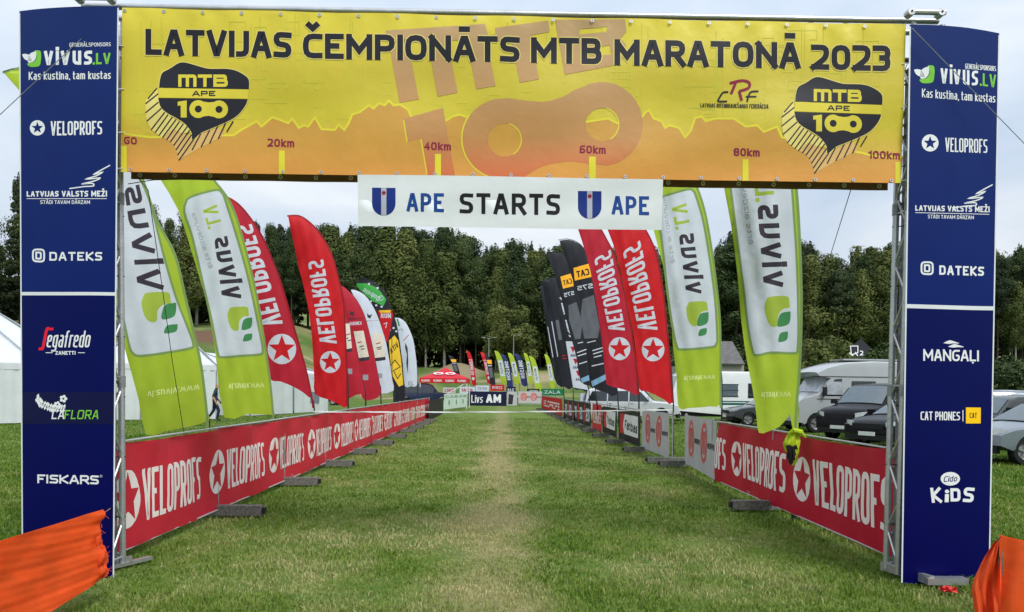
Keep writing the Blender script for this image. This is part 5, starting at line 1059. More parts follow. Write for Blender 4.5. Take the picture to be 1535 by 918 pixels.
# ================================================================== TENTS
m_tent = mat('white_tent_fabric', C(228, 231, 233), .6, 0, .05, 1.5, .25, 2.5, .25); m_tent2 = mat('white_tent_wall', C(222, 228, 228), .6, 0, .06, 1.5, .3, 2, .2); m_tseam = mat('grey_tent_seam', C(150, 156, 162), .6)
m_win = mat('tent_window', C(120, 130, 140), .3)
def marquee(A, B, depth, eave, ridge, label, bays, hip=.0, win=None):
    A = Vector(A); B = Vector(B); d = (B-A).normalized(); n = Vector((-d.y, d.x, 0)); n = n if n.y > 0 else -n; L_ = (B-A).length
    root = empty('marquee', A.lerp(B, .5), label, 'tent')
    P_ = lambda u, v, z: A+d*(u*L_)+n*(v*depth)+Vector((0, 0, z))
    def sg(u, z): return z
    for (nm, v0, v1) in (('roof', 0, .5), ('roof', 1, .5)):
        t = MB()
        def rf(u, w_):
            hu = hip/L_; uu = u*(1-2*hu*w_)+hu*w_; z = eave+(ridge-eave)*w_-.14*math.sin(math.pi*w_)*.6-.10*abs(math.sin(math.pi*u*bays))*0-.05*math.sin(math.pi*((u*bays) % 1))*(1-w_*.4)
            return P_(uu, v0+(v1-v0)*w_, z)
        t.grid(rf, bays*4, 8); t.grid(lambda u, w_: rf(u, w_)-Vector((0, 0, .02)), bays*4, 8); t.build(nm, m_tent, root, smooth_=True)
    for u in (0, 1):
        t = MB(); hu = hip/L_; uu = hu if u == 0 else 1-hu
        t.add([P_(u, 0, eave), P_(u, 1, eave), P_(uu, .5, ridge), P_(u, 0, eave-.02), P_(u, 1, eave-.02), P_(uu, .5, ridge-.02)], [(0, 1, 2), (3, 5, 4), (0, 3, 4, 1)]); t.build('roof_end', m_tent, root)
    for k in range(bays+1):
        u = k/bays; hu = hip/L_; t = MB(); t.tube([P_(u, -.005, eave+.03), P_(u*(1-2*hu)+hu, .5, ridge+.02)], .03, 5); t.build('roof_seam', m_tseam, root)
        t = MB(); t.tube([P_(u, .004, 0), P_(u, .004, eave)], .035, 6); t.build('tent_pole', m_tseam, root)
    for k in range(bays):
        t = MB()
        def wf(u, w_): uu = (k+.02+u*.96)/bays; return P_(uu, .0, .02+(eave-.1)*w_)-n*(.03*math.sin(u*14+k)*(1-w_)**1.0*.8+.015*math.sin(u*29+k*2))
        t.grid(wf, 20, 4); t.grid(lambda u, w_: wf(u, w_)+n*.01, 20, 4); wp = t.build('wall_panel', m_tent2, root, smooth_=True)
        if win == k:
            t = MB(); a = wf(.45, .25)-n*.03; b = wf(.72, .55)-n*.03
            t.box((a+b)/2, ((b-a).xy.length, .02, abs(b.z-a.z)), math.atan2(d.y, d.x)); t.build('window', m_win, root)
    t = MB()
    for (a, b) in (((0, 0), (0, 1)), ((1, 0), (1, 1)), ((0, 1), (1, 1))):
        pa = P_(a[0], a[1], .02); pb = P_(b[0], b[1], .02); t.add([pa, pb, pb+Vector((0, 0, eave-.05)), pa+Vector((0, 0, eave-.05))], [(0, 1, 2, 3)])
    t.build('rear_wall', m_tent2, root)
    for vv in (0, 1):
        t = MB()
        def vf(u, w_): return P_(u, vv, eave+.02-.26*w_)-n*(.02+.015*math.sin(u*bays*20))*(1 if vv == 0 else -1)
        t.grid(vf, bays*16, 1); t.grid(lambda u, w_: vf(u, w_)+n*.008, bays*16, 1); t.build('valance', m_tent, root)
A = G(-300, 642); B = G(128, 633.0); dB = (B-A).normalized()
marquee(A, B, 11, at(31, 547, B.y+.4).z, at(30, 472, B.y+5.7).z, 'large white marquee at the left edge behind the left pillar', 5, hip=2.5)
marquee(G(150, 630.5), G(324, 629), 10, at(322, 548, G(324, 629).y).z, at(312, 505, G(324, 629).y+5).z, 'white marquee behind the two left lime flags, walking man in front', 3, hip=1.0)
marquee(G(375, 624), G(492, 617), 8, 2.35, at(456, 537, G(456, 619).y+4).z, 'small white marquee with a window behind the crimson star flag', 2, hip=1.5, win=1)
# red canopy
m_can = mat('red_canopy_fabric', C(214, 56, 66), .6, 0, .06, 2, .2, 3, .25); m_can2 = mat('dark_red_valance', C(196, 30, 42), .6, 0, .06)
YC = 58.; cx = at(668, 570, YC).x; hw = (at(708, 570, YC).x-at(632, 570, YC).x)/2*.92; ev = at(668, 567.5, YC-hw).z; rt_ = at(668, 551, YC).z
can = empty('pop_up_canopy', Vector((cx, YC, 0)), 'red pop-up canopy with white star discs at the far end of the lane', 'canopy')
t = MB()
for k in range(4):
    c4 = [(-hw, -hw), (hw, -hw), (hw, hw), (-hw, hw)]; a = c4[k]; b = c4[(k+1) % 4]
    def cfn(u, v): x = (a[0]+(b[0]-a[0])*u)*(1-v); y = (a[1]+(b[1]-a[1])*u)*(1-v); return Vector((cx+x, YC+y, ev+(rt_-ev)*(v**.8 if v < 1 else 1)-.12*math.sin(math.pi*v)))
    t.grid(cfn, 8, 6)
t.build('canopy_roof', m_can, can, smooth_=False)
t = MB()
for k in range(4):
    c4 = [(-hw, -hw), (hw, -hw), (hw, hw), (-hw, hw)]; a = c4[k]; b = c4[(k+1) % 4]
    t.add([(cx+a[0], YC+a[1], ev), (cx+b[0], YC+b[1], ev), (cx+b[0], YC+b[1], ev-.34), (cx+a[0], YC+a[1], ev-.34)], [(0, 1, 2, 3)])
t.build('valance', m_can2, can)
p = Print()
for k in range(4): p.text(m_white, 'VELOPROFS', ((-hw+.15+k*hw*.5, ev-.26), (-hw+hw*.44+k*hw*.5, ev-.26), (-hw+hw*.44+k*hw*.5, ev-.1), (-hw+.15+k*hw*.5, ev-.1)), .2, 1)
p.build('printed_lettering', can, lambda x, z, off: Vector((cx+x, YC-hw-off, z)), None, base=.01)
for sx in (-.45, .45):
    p = Print(); p.ell(m_white, 0, 0, .40, .40, 1, 16); p.star(m_can, 0, 0, .36, lay=3, inner=.42)
    def df(x, y, off, sx=sx): v = .42+y*.32; return Vector((cx+sx*hw*.55+x, YC-hw*(1-v)-off*2-.03, ev+(rt_-ev)*v**.8-.12*math.sin(math.pi*v)+.06))
    p.build('printed_star', can, df, (.2, .2), base=.01, step=.006)
for sx in (-1, 1):
    for sy in (-1, 1):
        t = MB(); t.tube([(cx+sx*hw*.97, YC+sy*hw*.97, 0), (cx+sx*hw*.97, YC+sy*hw*.97, ev)], .03, 6); t.build('leg', m_white, can)
t = MB(); t.tube([(cx+hw*.95, YC-hw*.95, ev-.3), (cx+.1, YC-hw*.95, 1.0)], .03, 5); t.build('brace', m_white, can)
# ================================================================== VEHICLES
m_glass = mat('dark_window_glass', (.018, .022, .025), .06, 0, .1, spec=.8); m_gl2 = mat('bright_window_glass', (.10, .13, .15), .08, 0, .1, spec=.9)
m_tyre = mat('tyre_rubber', (.016, .016, .017), .8, 0, .2); m_rim = mat('alloy_rim', (.42, .43, .44), .3, .8, .1); m_lamp = mat('headlamp_glass', (.62, .66, .68), .12, 0, .1, spec=.8)
m_trim = mat('black_car_trim', (.018, .018, .02), .55, 0, .1); m_plate = mat('number_plate', (.75, .75, .74), .5, 0, .05)
def paint(n_, c, r=.28, me=.2): return mat(n_, c, r, me, .04, 2, 0, 30, 0, .5, coat=.6)
PF = {  # front at x=0; (x/L, z/H) over the roof, then window frame points
 'hatch': dict(top=[(.0, .30), (.005, .46), (.03, .53), (.10, .585), (.27, .655), (.42, .93), (.50, .985), (.62, 1.), (.80, .975), (.90, .90), (.965, .66), (.995, .60), (1., .32)], ws=((.275, .665), (.43, .945)), rw=((.905, .88), (.965, .68)), side=[(.33, .665), (.445, .90), (.52, .945), (.80, .92), (.87, .84), (.90, .68)], pil=(.56, .76), wh=(.185, .80), wr=.215),
 'van': dict(top=[(.0, .22), (.0, .40), (.02, .50), (.06, .56), (.18, .60), (.235, .64), (.36, .93), (.42, .98), (.55, 1.), (.9, .99), (.985, .94), (.995, .6), (1., .2)], ws=((.24, .65), (.37, .94)), rw=((.987, .9), (.995, .62)), side=[(.27, .62), (.385, .90), (.45, .93), (.95, .92), (.96, .62)], pil=(.43, .68), wh=(.19, .80), wr=.185),
 'camper': dict(top=[(.0, .15), (.0, .30), (.02, .42), (.05, .47), (.13, .53), (.155, .55), (.225, .77), (.15, .80), (.135, .835), (.20, .91), (.31, .975), (.5, 1.), (.97, .99), (1., .94), (1., .14)], ws=((.16, .56), (.222, .765)), rw=None, side=[(.175, .53), (.25, .76), (.30, .77), (.30, .53)], pil=(), wh=(.14, .76), wr=.13),
 'caravan': dict(top=[(.0, .22), (.0, .55), (.04, .90), (.10, .99), (.2, 1.), (.85, 1.), (.97, .96), (1., .80), (1., .20)], ws=None, rw=None, side=None, pil=(), wh=(.55,), wr=.12),
 'suv': dict(top=[(.0, .28), (.0, .50), (.03, .57), (.12, .60), (.27, .64), (.37, .92), (.44, .985), (.6, 1.), (.9, .985), (.97, .93), (.99, .62), (1., .28)], ws=((.275, .65), (.375, .93)), rw=((.972, .9), (.99, .64)), side=[(.31, .65), (.40, .91), (.47, .94), (.90, .92), (.95, .65)], pil=(.52, .74), wh=(.18, .80), wr=.21),
}
def car(name, cat, label, loc, heading, L_, W_, H_, kind, pm, group=None, glass=None, detail=True, rim=None, stripes=None, wsm=None):
    """heading: direction the nose points, degrees, 0 = +X, 180 = -X"""
    pf = PF[kind]; glass = glass or m_glass; root = empty(name, loc, label, cat, group, R(heading)+math.pi)
    rim = rim or m_rim; wr = pf['wr']*H_*1.0; bot = wr*.75
    top = [(x*L_, z*H_) for x, z in pf['top']]; belt = .62*H_ if kind not in ('camper', 'caravan') else .9*H_
    tum = {'hatch': .30, 'van': .14, 'camper': .03, 'caravan': .03, 'suv': .24}[kind]
    loop = list(top)
    for wx in sorted(pf['wh'], reverse=True):       # underside with wheel arches, rear to front
        c = wx*L_; r = wr*1.17
        loop += [(c+r*math.cos(a), max(bot, wr+r*math.sin(a))) for a in [math.pi*k/8-.0 for k in range(0, 9)]] if True else []
    loop = [loop[0]]+[q for i, q in enumerate(loop[1:]) if (Vector(q)-Vector(loop[i])).length > 1e-3]
    sts = [-1, -.985, -.93, -.75, -.4, 0, .4, .75, .93, .985, 1]
    nose = .05 if kind in ('camper', 'caravan') else .17
    def wy(z, s): return s*W_/2*(1-tum*max(0, (z-belt)/(H_-belt))**1.3 if z > belt else 1-.05*clamp((bot*1.8-z)/bot, 0, 1))
    def bp(x, z, s):
        a = abs(s); e_ = clamp((a-.93)/.07, 0, 1); sh = .035*e_**2
        nx_ = x+nose*a**3.2*(1-clamp(x/L_/.25, 0, 1))-nose*.7*a**3.2*clamp((x/L_-.8)/.2, 0, 1)
        zz = z-(.05*a**2.5 if z > belt else .03*a**3*(1 if z > .5*H_ else 0))-(sh if z > .5*H_ else 0)
        return Vector((nx_, wy(z, s)*(1-.0*e_), zz))
    t = MB(); n = len(loop); vs = [bp(x, z, s) for s in sts for x, z in loop]
    t.add(vs, [(i*n+k, i*n+(k+1) % n, (i+1)*n+(k+1) % n, (i+1)*n+k) for i in range(len(sts)-1) for k in range(n)])
    for s_ in (0, len(sts)-1):
        tr = geometry.tessellate_polygon([[Vector((x, z, 0)) for x, z in loop]]); t.add(vs[s_*n:(s_+1)*n], [tuple(a) for a in tr])
    t.build('body', pm, root, smooth_=True, local=True)
    def quadpatch(a, b, s0, s1, off, nm, m, nu=10):
        t = MB(); dx, dz = (b[0]-a[0])*L_, (b[1]-a[1])*H_; nn = Vector((-dz, 0, dx)).normalized()
        if nn.z < 0: nn = -nn
        if abs(dx) < .1: nn = Vector((-1 if a[0] < .5 else 1, 0, .1)).normalized()
        off = max(off, .026); fn = lambda u, v, o=off: bp((a[0]+(b[0]-a[0])*v)*L_, (a[1]+(b[1]-a[1])*v)*H_, s0+(s1-s0)*u)+nn*o
        t.grid(fn, nu, 2); t.grid(lambda u, v: fn(u, v, off-.02), nu, 2); return t.build(nm, m, root, smooth_=False, local=True)
    if pf['ws']: quadpatch(*pf['ws'], -.86, .86, .014, 'windscreen', wsm or m_gl2)
    if pf['rw']: quadpatch(*pf['rw'], -.8, .8, .014, 'rear_window', glass)
    if pf['side']:
        for sd in (-1, 1):
            xsn = sorted([pf['side'][0][0]]+list(pf['pil'])+[pf['side'][-1][0]])
            poly = pf['side']; lo = lambda x: poly[0][1]+(poly[-1][1]-poly[0][1])*(x-poly[0][0])/(poly[-1][0]-poly[0][0])
            def hi(x):
                for (a, b), (c, d) in zip(poly, poly[1:]):
                    if a <= x <= c and c > a: return b+(d-b)*(x-a)/(c-a)
                return poly[-1][1]
            for a, b in zip(xsn, xsn[1:]):
                a2, b2 = a+.006, b-.006; pts = [(a2, lo(a2)), (b2, lo(b2))]; ups = [(b2, hi(b2))]+[q for q in poly[1:-1] if a2 < q[0] < b2][::-1]+[(a2, hi(a2))]
                pts = [q for i, q in enumerate(pts+ups) if i == 0 or (Vector(q)-Vector((pts+ups)[i-1])).length > .004]
                t = MB(); P3 = [Vector((x*L_, (abs(wy(z*H_, 1))+.006)*sd, z*H_-.05-.02)) for x, z in pts]; t.poly(P3, .012, (0, sd, 0)); t.build('side_window', glass, root, local=True)
    for sd in (-1, 1):
        for wx in pf['wh']:
            t = MB(); c = (wx*L_, sd*(W_/2-.12), wr); t.lathe([(wr*.62, -.10), (wr*.93, -.105), (wr, -.07), (wr, .07), (wr*.93, .105), (wr*.62, .10)], c, 'Y', 22); wl = t.build('wheel', m_tyre, root, smooth_=True, local=True)
            t = MB(); t.lathe([(0, sd*.06), (wr*.5, sd*.055), (wr*.60, sd*.085), (wr*.66, sd*.095), (wr*.66, -sd*.05), (0, -sd*.05)], c, 'Y', 20)
            r_ = t.build('rim', m_alud if rim is m_rim else rim, wl, smooth_=False, local=True)
            if detail:
                t = MB()
                for k in range(5):
                    a = k*2*math.pi/5+.3; d = Vector((math.cos(a), 0, math.sin(a))); t.beam(Vector(c)+d*wr*.08+Vector((0, sd*.075, 0)), Vector(c)+d*wr*.62+Vector((0, sd*.10, 0)), .02, wr*.16)
                t.lathe([(0, sd*.10), (wr*.14, sd*.10), (wr*.14, sd*.06)], c, 'Y', 10); t.build('spokes', m_rim, wl, local=True)
    if kind != 'caravan':
        for sd in (-1, 1):
            hz = {'hatch': .50, 'suv': .52, 'van': .46, 'camper': .33}[kind]*H_; x0 = nose*.55+.02; t = MB(); w0 = W_*.5*.60; w1 = W_*.5*.985
            hh = .085 if kind != 'van' else .11
            def hf(u, v): s = .60+.385*u; q = bp(0.012*L_+.02*u, hz, s*sd); return Vector((q.x-.035+.13*u**2*.6*(1 if u > .6 else .4), q.y, hz-hh+2*hh*v*(1-.25*(1-u))))
            t.grid(hf, 5, 2); t.grid(lambda u, v: hf(u, v)+Vector((.08, 0, 0)), 5, 2); t.build('headlight', m_lamp, root, local=True)
            mz = {'hatch': .66, 'suv': .68, 'van': .64, 'camper': .55}[kind]*H_; mxx = {'hatch': .33, 'suv': .32, 'van': .27, 'camper': .18}[kind]*L_
            t = MB(); t.box((mxx, sd*(W_/2+.10), mz+.05), (.10, .19, .15 if kind != 'camper' else .34)); t.box((mxx+.04, sd*(W_/2+.01), mz), (.04, .1, .04)); t.build('door_mirror', m_trim if kind in ('camper', 'van') else pm, root, local=True)
            if detail and kind != 'camper':
                for xx in list(pf['pil'])[:2]:
                    t = MB(); t.box((xx*L_, sd*(W_/2+.001), .42*H_), (.012, .008, .36*H_)); t.build('door_seam', m_trim, root, local=True); t = MB(); t.box((xx*L_-.14, sd*(W_/2+.012), .56*H_), (.16, .03, .03)); t.build('door_handle', pm, root, local=True)
        gz = {'hatch': .44, 'suv': .48, 'van': .43, 'camper': .30}[kind]*H_; t = MB(); t.grid(lambda u, v: bp(.0, gz-.07+.14*v, -.55+1.1*u)+Vector((-.012, 0, 0)), 6, 1); t.grid(lambda u, v: bp(.0, gz-.07+.14*v, -.55+1.1*u)+Vector((.05, 0, 0)), 6, 1); t.build('grille', m_trim, root, local=True)
        t = MB(); t.grid(lambda u, v: bp(.0, bot+.02+.16*v, -.95+1.9*u)+Vector((-.018, 0, 0)), 10, 1); t.grid(lambda u, v: bp(.0, bot+.02+.16*v, -.95+1.9*u)+Vector((.06, 0, 0)), 10, 1); t.build('lower_grille', m_trim, root, local=True)
        t = MB(); t.box((-.03, 0, bot+.20), (.02, .52, .11)); t.build('number_plate', m_plate, root, local=True)
    return root
def place(px, py): return G(px, py)
# motorhome
m_mh = paint('silver_motorhome_paint', (.40, .42, .43), .35, .1); m_cvw = paint('white_caravan_panel', (.76, .79, .78), .4, 0); m_stripe = mat('dark_green_stripe', (.01, .10, .09), .4)
q = G(1206, 646)
mh = car('motorhome', 'motorhome', 'silver motorhome with covered cab windows behind the right fence', Vector((at(1186, 640, 28.6).x, 29.6, 0)), 180+4, 6.4, 2.2, 2.85, 'camper', m_mh, detail=True, wsm=mat('silver_screen_cover', (.45, .48, .52), .3, .3, .2, 4, .6, 6))
t = MB(); t.box((2.75, -1.115, 1.72), (.95, .02, .62)); t.box((4.6, -1.115, 1.78), (.9, .02, .5)); t.build('side_window', m_glass, mh, local=True)
t = MB(); t.box((1.55, -1.13, 1.75), (.62, .012, .50)); t.build('window_cover', MATS['silver_screen_cover'], mh, local=True)
t = MB(); t.box((3.4, -1.112, 1.33), (5.0, .016, .02)); t.box((3.4, -1.112, 2.2), (5.4, .016, .02)); t.build('body_seam', m_trim, mh, local=True)
t = MB(); t.box((3.6, -.2, 2.88), (3.0, 1.1, .06)); t.build('roof_rail', m_alu, mh, local=True)
bd = empty('board_on_mast', Vector((at(1288, 545, 30).x, 30.0, 0)), 'dark diamond board with white Q mark above the motorhome roof', 'sign')
t = MB(); c = at(1289, 523, 30); t.poly([c+Vector((-.44, 0, 0)), c+Vector((0, 0, -.42)), c+Vector((.46, 0, .02)), c+Vector((.05, 0, .40))], .03, (0, -1, 0)); t.build('board', mat('charcoal_board', (.03, .032, .035), .6), bd)
p = Print(); qf = lambda px, py, off: at(px, py, 30-off); p.line(m_white, [(1276, 531), (1275, 519), (1286, 519), (1286, 529), (1277, 532)], 1.4, 1); p.line(m_white, [(1282, 528), (1286, 534)], 1.4, 1.3); p.text(m_white, '2', q4(1289, 533, 1294, 533, 526, 526), .2, 1); p.line(m_white, [(1273, 529), (1279, 534)], 1.4, 1.6); p.build('printed_mark', bd, qf, None, base=.01)
t = MB(); t.tube([(c.x+.03, 30.05, 2.8), (c.x+.03, 30.05, c.z-.3)], .03, 6); t.build('mast', m_steel, bd)
# caravan
cv = car('caravan', 'caravan', 'white caravan with dark green stripes behind the right lime flags', Vector((at(1006, 600, 38).x, 39.1, 0)), 180, 6.6, 2.2, 2.62, 'caravan', m_cvw, detail=False)
t = MB(); t.box((2.95, -1.105, 1.62), (.95, .03, .60)); t.build('side_window', m_gl2, cv, local=True); t = MB(); t.box((2.95, -1.115, 1.62), (1.02, .012, .03)); t.box((2.95, -1.115, 1.93), (1.02, .012, .04)); t.box((2.95, -1.115, 1.31), (1.02, .012, .04)); t.build('window_frame', m_trim, cv, local=True)
t = MB(); t.box((4.3, -1.105, 1.62), (.7, .03, .75)); t.build('side_window', m_glass, cv, local=True)
t = MB(); t.box((3.4, -1.108, 1.06), (6.1, .012, .05)); t.box((3.4, -1.108, .93), (6.1, .012, .10)); t.build('green_stripe', m_stripe, cv, local=True)
t = MB(); t.box((3.2, 0, .38), (5.6, 1.9, .25)); t.build('undertray', m_trim, cv, local=True)
p_gm = paint('gunmetal_car_paint', (.06, .065, .075)); p_blk = mat('black_car_paint', (.008, .008, .010), .28, 0, .04, 2, 0, 30, 0, .14); p_wht = paint('white_car_paint', (.62, .65, .68)); p_slv = paint('blue_silver_car_paint', (.20, .23, .27), .3, .4); p_nvy = paint('navy_car_paint', (.012, .022, .07), .25, .2); p_sil = paint('silver_car_paint', (.40, .42, .44), .3, .4)
CG = 'vehicles parked behind the right fence'
car('parked_car', 'car', 'dark grey hatchback parked in front of the white caravan', Vector((at(1091, 630, 34).x, 34.5, 0)), 182, 4.3, 1.75, 1.45, 'hatch', p_gm, CG)
car('parked_van', 'van', 'black van parked in front of the silver motorhome', Vector((at(1262, 655, 23.6).x, 23.9, 0)), 212, 4.7, 1.85, 1.92, 'van', p_blk, CG)
car('parked_car', 'car', 'black car with only its nose showing beside the right upright', Vector((at(1318, 665, 20.2).x, 20.9, 0)), 208, 4.6, 1.78, 1.46, 'hatch', p_blk, CG)
car('parked_pickup', 'car', 'white off-road vehicle half hidden by the red star flag', Vector((at(1003, 625, 37).x+.2, 35.5, 0)), -12, 4.6, 1.8, 1.72, 'suv', p_wht, CG)
car('parked_car', 'car', 'blue silver hatchback nearest on the right, beyond the right pillar', Vector((at(1481, 670, 16.6).x, 17.4, 0)), 184, 4.25, 1.79, 1.45, 'hatch', p_slv, CG)
car('parked_car', 'car', 'dark green estate car just behind the blue silver hatchback', Vector((at(1440, 640, 21.5).x, 22.6, 0)), 186, 4.7, 1.8, 1.58, 'suv', paint('dark_green_car_paint', (.02, .03, .028)), CG)
rr_ = random.Random(12); cols = [p_sil, p_gm, p_wht, p_blk, p_slv, p_nvy]; nms = ['silver', 'dark grey', 'white', 'black', 'blue grey', 'navy']
for row, (Y0, xs_) in enumerate(((27.5, (1455, 1560)), (31, (1470, 1545)), (36, (1400, 1462, 1520)), (42, (1440, 1505)))):
    for j, px in enumerate(xs_):
        ci = (row*2+j) % 6; ordj = ['left', 'middle', 'right'][j if len(xs_) == 3 else j*2]
        car('parked_car', 'car', f'{nms[ci]} car in the {["second", "third", "fourth", "fifth"][row]} row beyond the right pillar, {ordj} one', Vector((at(px, 600, Y0).x, Y0, 0)), 180+rr_.uniform(-8, 12), 4.5, 1.8, 1.6+.08*row, 'suv' if (row+j) % 2 else 'hatch', cols[ci], CG, detail=False)
car('parked_van', 'van', 'navy blue van parked beside the red canopy at the far left', Vector((at(679, 598, 56.).x, 57.2, 0)), 4, 4.6, 1.9, 1.95, 'suv', p_nvy, None, wsm=m_gl2)
car('parked_car', 'car', 'blue car glimpsed behind the bright red star flag', Vector((at(452, 560, 66).x, 64, hgt(-16, 64)+.0)), 180, 4.4, 1.8, 1.5, 'hatch', p_nvy, None, detail=False)
# grey roofed house
m_slate = mat('grey_roof_tiles', (.13, .125, .12), .8, 0, .25, 3, .4, 8); m_hw = mat('pale_house_wall', (.35, .33, .3), .8, 0, .1)
YH = 62; a = at(1070, 512, YH); hx0, hx1 = at(1052, 512, YH).x, at(1098, 512, YH).x; ez = at(1112, 546, YH-3).z; rz_ = at(1090, 512, YH).z
hs = empty('house', Vector(((hx0+hx1)/2, YH, 0)), 'grey roofed house behind the white caravan', 'house')
t = MB(); X0, X1 = hx0-2, at(1113, 546, YH-3).x
t.box(((hx0-2+hx1)/2, YH, (ez-.1)/2), (hx1-hx0+2, 6.4, ez-.1)); t.build('wall', m_hw, hs)
for sy in (-1, 1):
    t = MB(); t.poly([Vector((hx0, YH, rz_)), Vector((hx1, YH, rz_)), Vector((X1, YH+sy*3.6, ez)), Vector((hx0-2.5, YH+sy*3.6, ez))][::sy], .12, (0, sy*.5, 1)); t.build('roof', m_slate, hs)
t = MB(); t.poly([Vector((hx1, YH, rz_)), Vector((X1, YH-3.6, ez)), Vector((X1, YH+3.6, ez))], .1, (1, 0, .4)); t.build('roof', m_slate, hs)
# ================================================================== PERSON
def person(loc, facing, label, sc=1., step=.26, shirt=None, trousers=None, hair=None):
    sk = [  # pelvis root, spine, head ; (x side, y forward, z), radius
        ((0, 0, .95), .125), ((0, .02, 1.12), .12), ((0, .05, 1.33), .145), ((0, .06, 1.45), .075), ((0, .08, 1.53), .055), ((0, .10, 1.62), .088), ((0, .11, 1.71), .082),
        ((.10, 0, .90), .10), ((.11, step*.75, .50), .075), ((.11, step*.55-.03, .10), .05), ((.115, step*.55+.14, .035), .04),
        ((-.10, 0, .90), .10), ((-.11, -step*.15, .50), .075), ((-.11, -step*1.1, .13), .05), ((-.115, -step*1.0+.10, .04), .04),
        ((.19, .05, 1.40), .065), ((.25, -.06, 1.14), .05), ((.26, .06, .90), .038), ((.255, .11, .82), .035),
        ((-.19, .05, 1.40), .065), ((-.25, .03, 1.13), .05), ((-.24, .20, .92), .038), ((-.235, .26, .86), .035)]
    ed = [(0, 1), (1, 2), (2, 3), (3, 4), (4, 5), (5, 6), (0, 7), (7, 8), (8, 9), (9, 10), (0, 11), (11, 12), (12, 13), (13, 14), (2, 15), (15, 16), (16, 17), (17, 18), (2, 19), (19, 20), (20, 21), (21, 22)]
    for sgn, b in ((1, 18), (-1, 22)):
        bx_, by_, bz_ = sk[b][0]
        for k in range(4): sk.append(((bx_+.0, by_-.025+.018*k, bz_-.085+.006*abs(k-1.5)), .009)); ed.append((b, len(sk)-1))
        sk.append(((bx_-sgn*.03, by_+.05, bz_-.035), .010)); ed.append((b, len(sk)-1))
    sk.append(((0, .205, 1.63), .016)); ed.append((5, len(sk)-1))
    me = bpy.data.meshes.new('sk'); me.from_pydata([s_[0] for s_ in sk], ed, []); o = bpy.data.objects.new('tmp', me); COL.objects.link(o)
    md = o.modifiers.new('s', 'SKIN'); md.use_smooth_shade = True; sv = me.skin_vertices[0].data if me.skin_vertices else None
    if sv is None:
        bpy.context.view_layer.objects.active = o; bpy.ops.mesh.customdata_skin_add() if hasattr(bpy.ops.mesh, 'customdata_skin_add') else None; sv = me.skin_vertices[0].data
    for i, s_ in enumerate(sk): sv[i].radius = (s_[1], s_[1]); 
    sv[0].use_root = True
    sb = o.modifiers.new('b', 'SUBSURF'); sb.levels = 2; sb.render_levels = 2
    dg = bpy.context.evaluated_depsgraph_get(); m2 = bpy.data.meshes.new_from_object(o.evaluated_get(dg)); bpy.data.objects.remove(o)
    mats = [m_skin, shirt, trousers, hair, m_black]
    m2.materials.clear()
    for m in mats: m2.materials.append(m)
    for f in m2.polygons:
        c = f.center
        if c.z > 1.69 or (c.z > 1.60 and c.y < .09): k = 3
        elif c.z > 1.47: k = 0
        elif abs(c.x) > .215 and c.z < 1.12: k = 0
        elif c.z > .97: k = 1
        elif c.z > .10: k = 2
        else: k = 4
        f.material_index = k; f.use_smooth = True
    root = empty('person', loc, label, 'person', None, facing); root.scale = (sc, sc, sc)
    b = link('body', m2, root)
    t = MB()
    for sx in (-1, 1): t.box((sx*.032, .183, 1.645), (.018, .01, .010))
    t.build('eyes', m_black, root, local=True); t = MB(); t.box((0, .178, 1.585), (.045, .01, .008)); t.build('mouth', mat('lips', C(150, 80, 75), .6), root, local=True)
    for sx in (-1, 1): t = MB(); t.box((sx*.088, .10, 1.63), (.014, .03, .05)); t.build('ear', m_skin, root, local=True)
    return root
m_shirt = mat('dark_teal_shirt', C(44, 62, 74), .8, 0, .15, 9); m_trs = mat('dark_blue_jeans', C(34, 44, 62), .8, 0, .15, 12); m_hair = mat('short_dark_hair', C(60, 46, 38), .8)
pg = G(321.5, 631.5); person(pg, R(-72)+math.pi*0, 'man in dark teal shirt and jeans walking in front of the white marquee', .96, shirt=m_shirt, trousers=m_trs, hair=m_hair)
# ================================================================== ORANGE BARRIER FABRIC
m_or = mat('orange_barrier_fabric', C(246, 104, 44), .65, 0, .13, 5, .3, 90, .4, stretch=(1, 1, 2)); m_or2 = mat('deep_orange_barrier_fabric', C(250, 112, 58), .65, 0, .14, 5, .4, 40, .45, stretch=(4, 4, 1))
ob = empty('orange_barrier', G(152, 918, 0), 'bright orange barrier fabric in the left foreground, its ragged end bunched by the pillar', 'barrier fabric')
def of(u, v, off=0.):
    # u 0 at the far ragged end, 1 beyond the left edge; v 0 top
    xt = 150-u*300; yt = 764+52*u*1.3-0*u; yt = 764+ (u*300)*.352-((u*300)/300)*12*math.sin(math.pi*u)
    xb = 156-u*300; yb = 868+u*300*.62
    px = xt+(xb-xt)*v; py = yt+(yb-yt)*v; Y = 5.25-1.55*u
    if u < .06: px += 5*math.sin(v*9+1)*(1-u/.06)+3*math.sin(v*23)*(1-u/.06)
    wr_ = .004*math.sin(v*17+u*3.3)*(.4+u)+.002*math.sin(v*37+u*12+math.sin(u*7))+.02*math.sin(v*math.pi)*math.sin(u*4)+.004*math.sin(v*9-u*16)+.0012*math.sin(v*71+u*31)
    return at(px, py, Y+wr_+off)
t = MB(); t.grid(lambda u, v: of(u, v), 80, 90); t.grid(lambda u, v: of(u, v, .003), 80, 90); t.build('fabric', m_or, ob, smooth_=True)
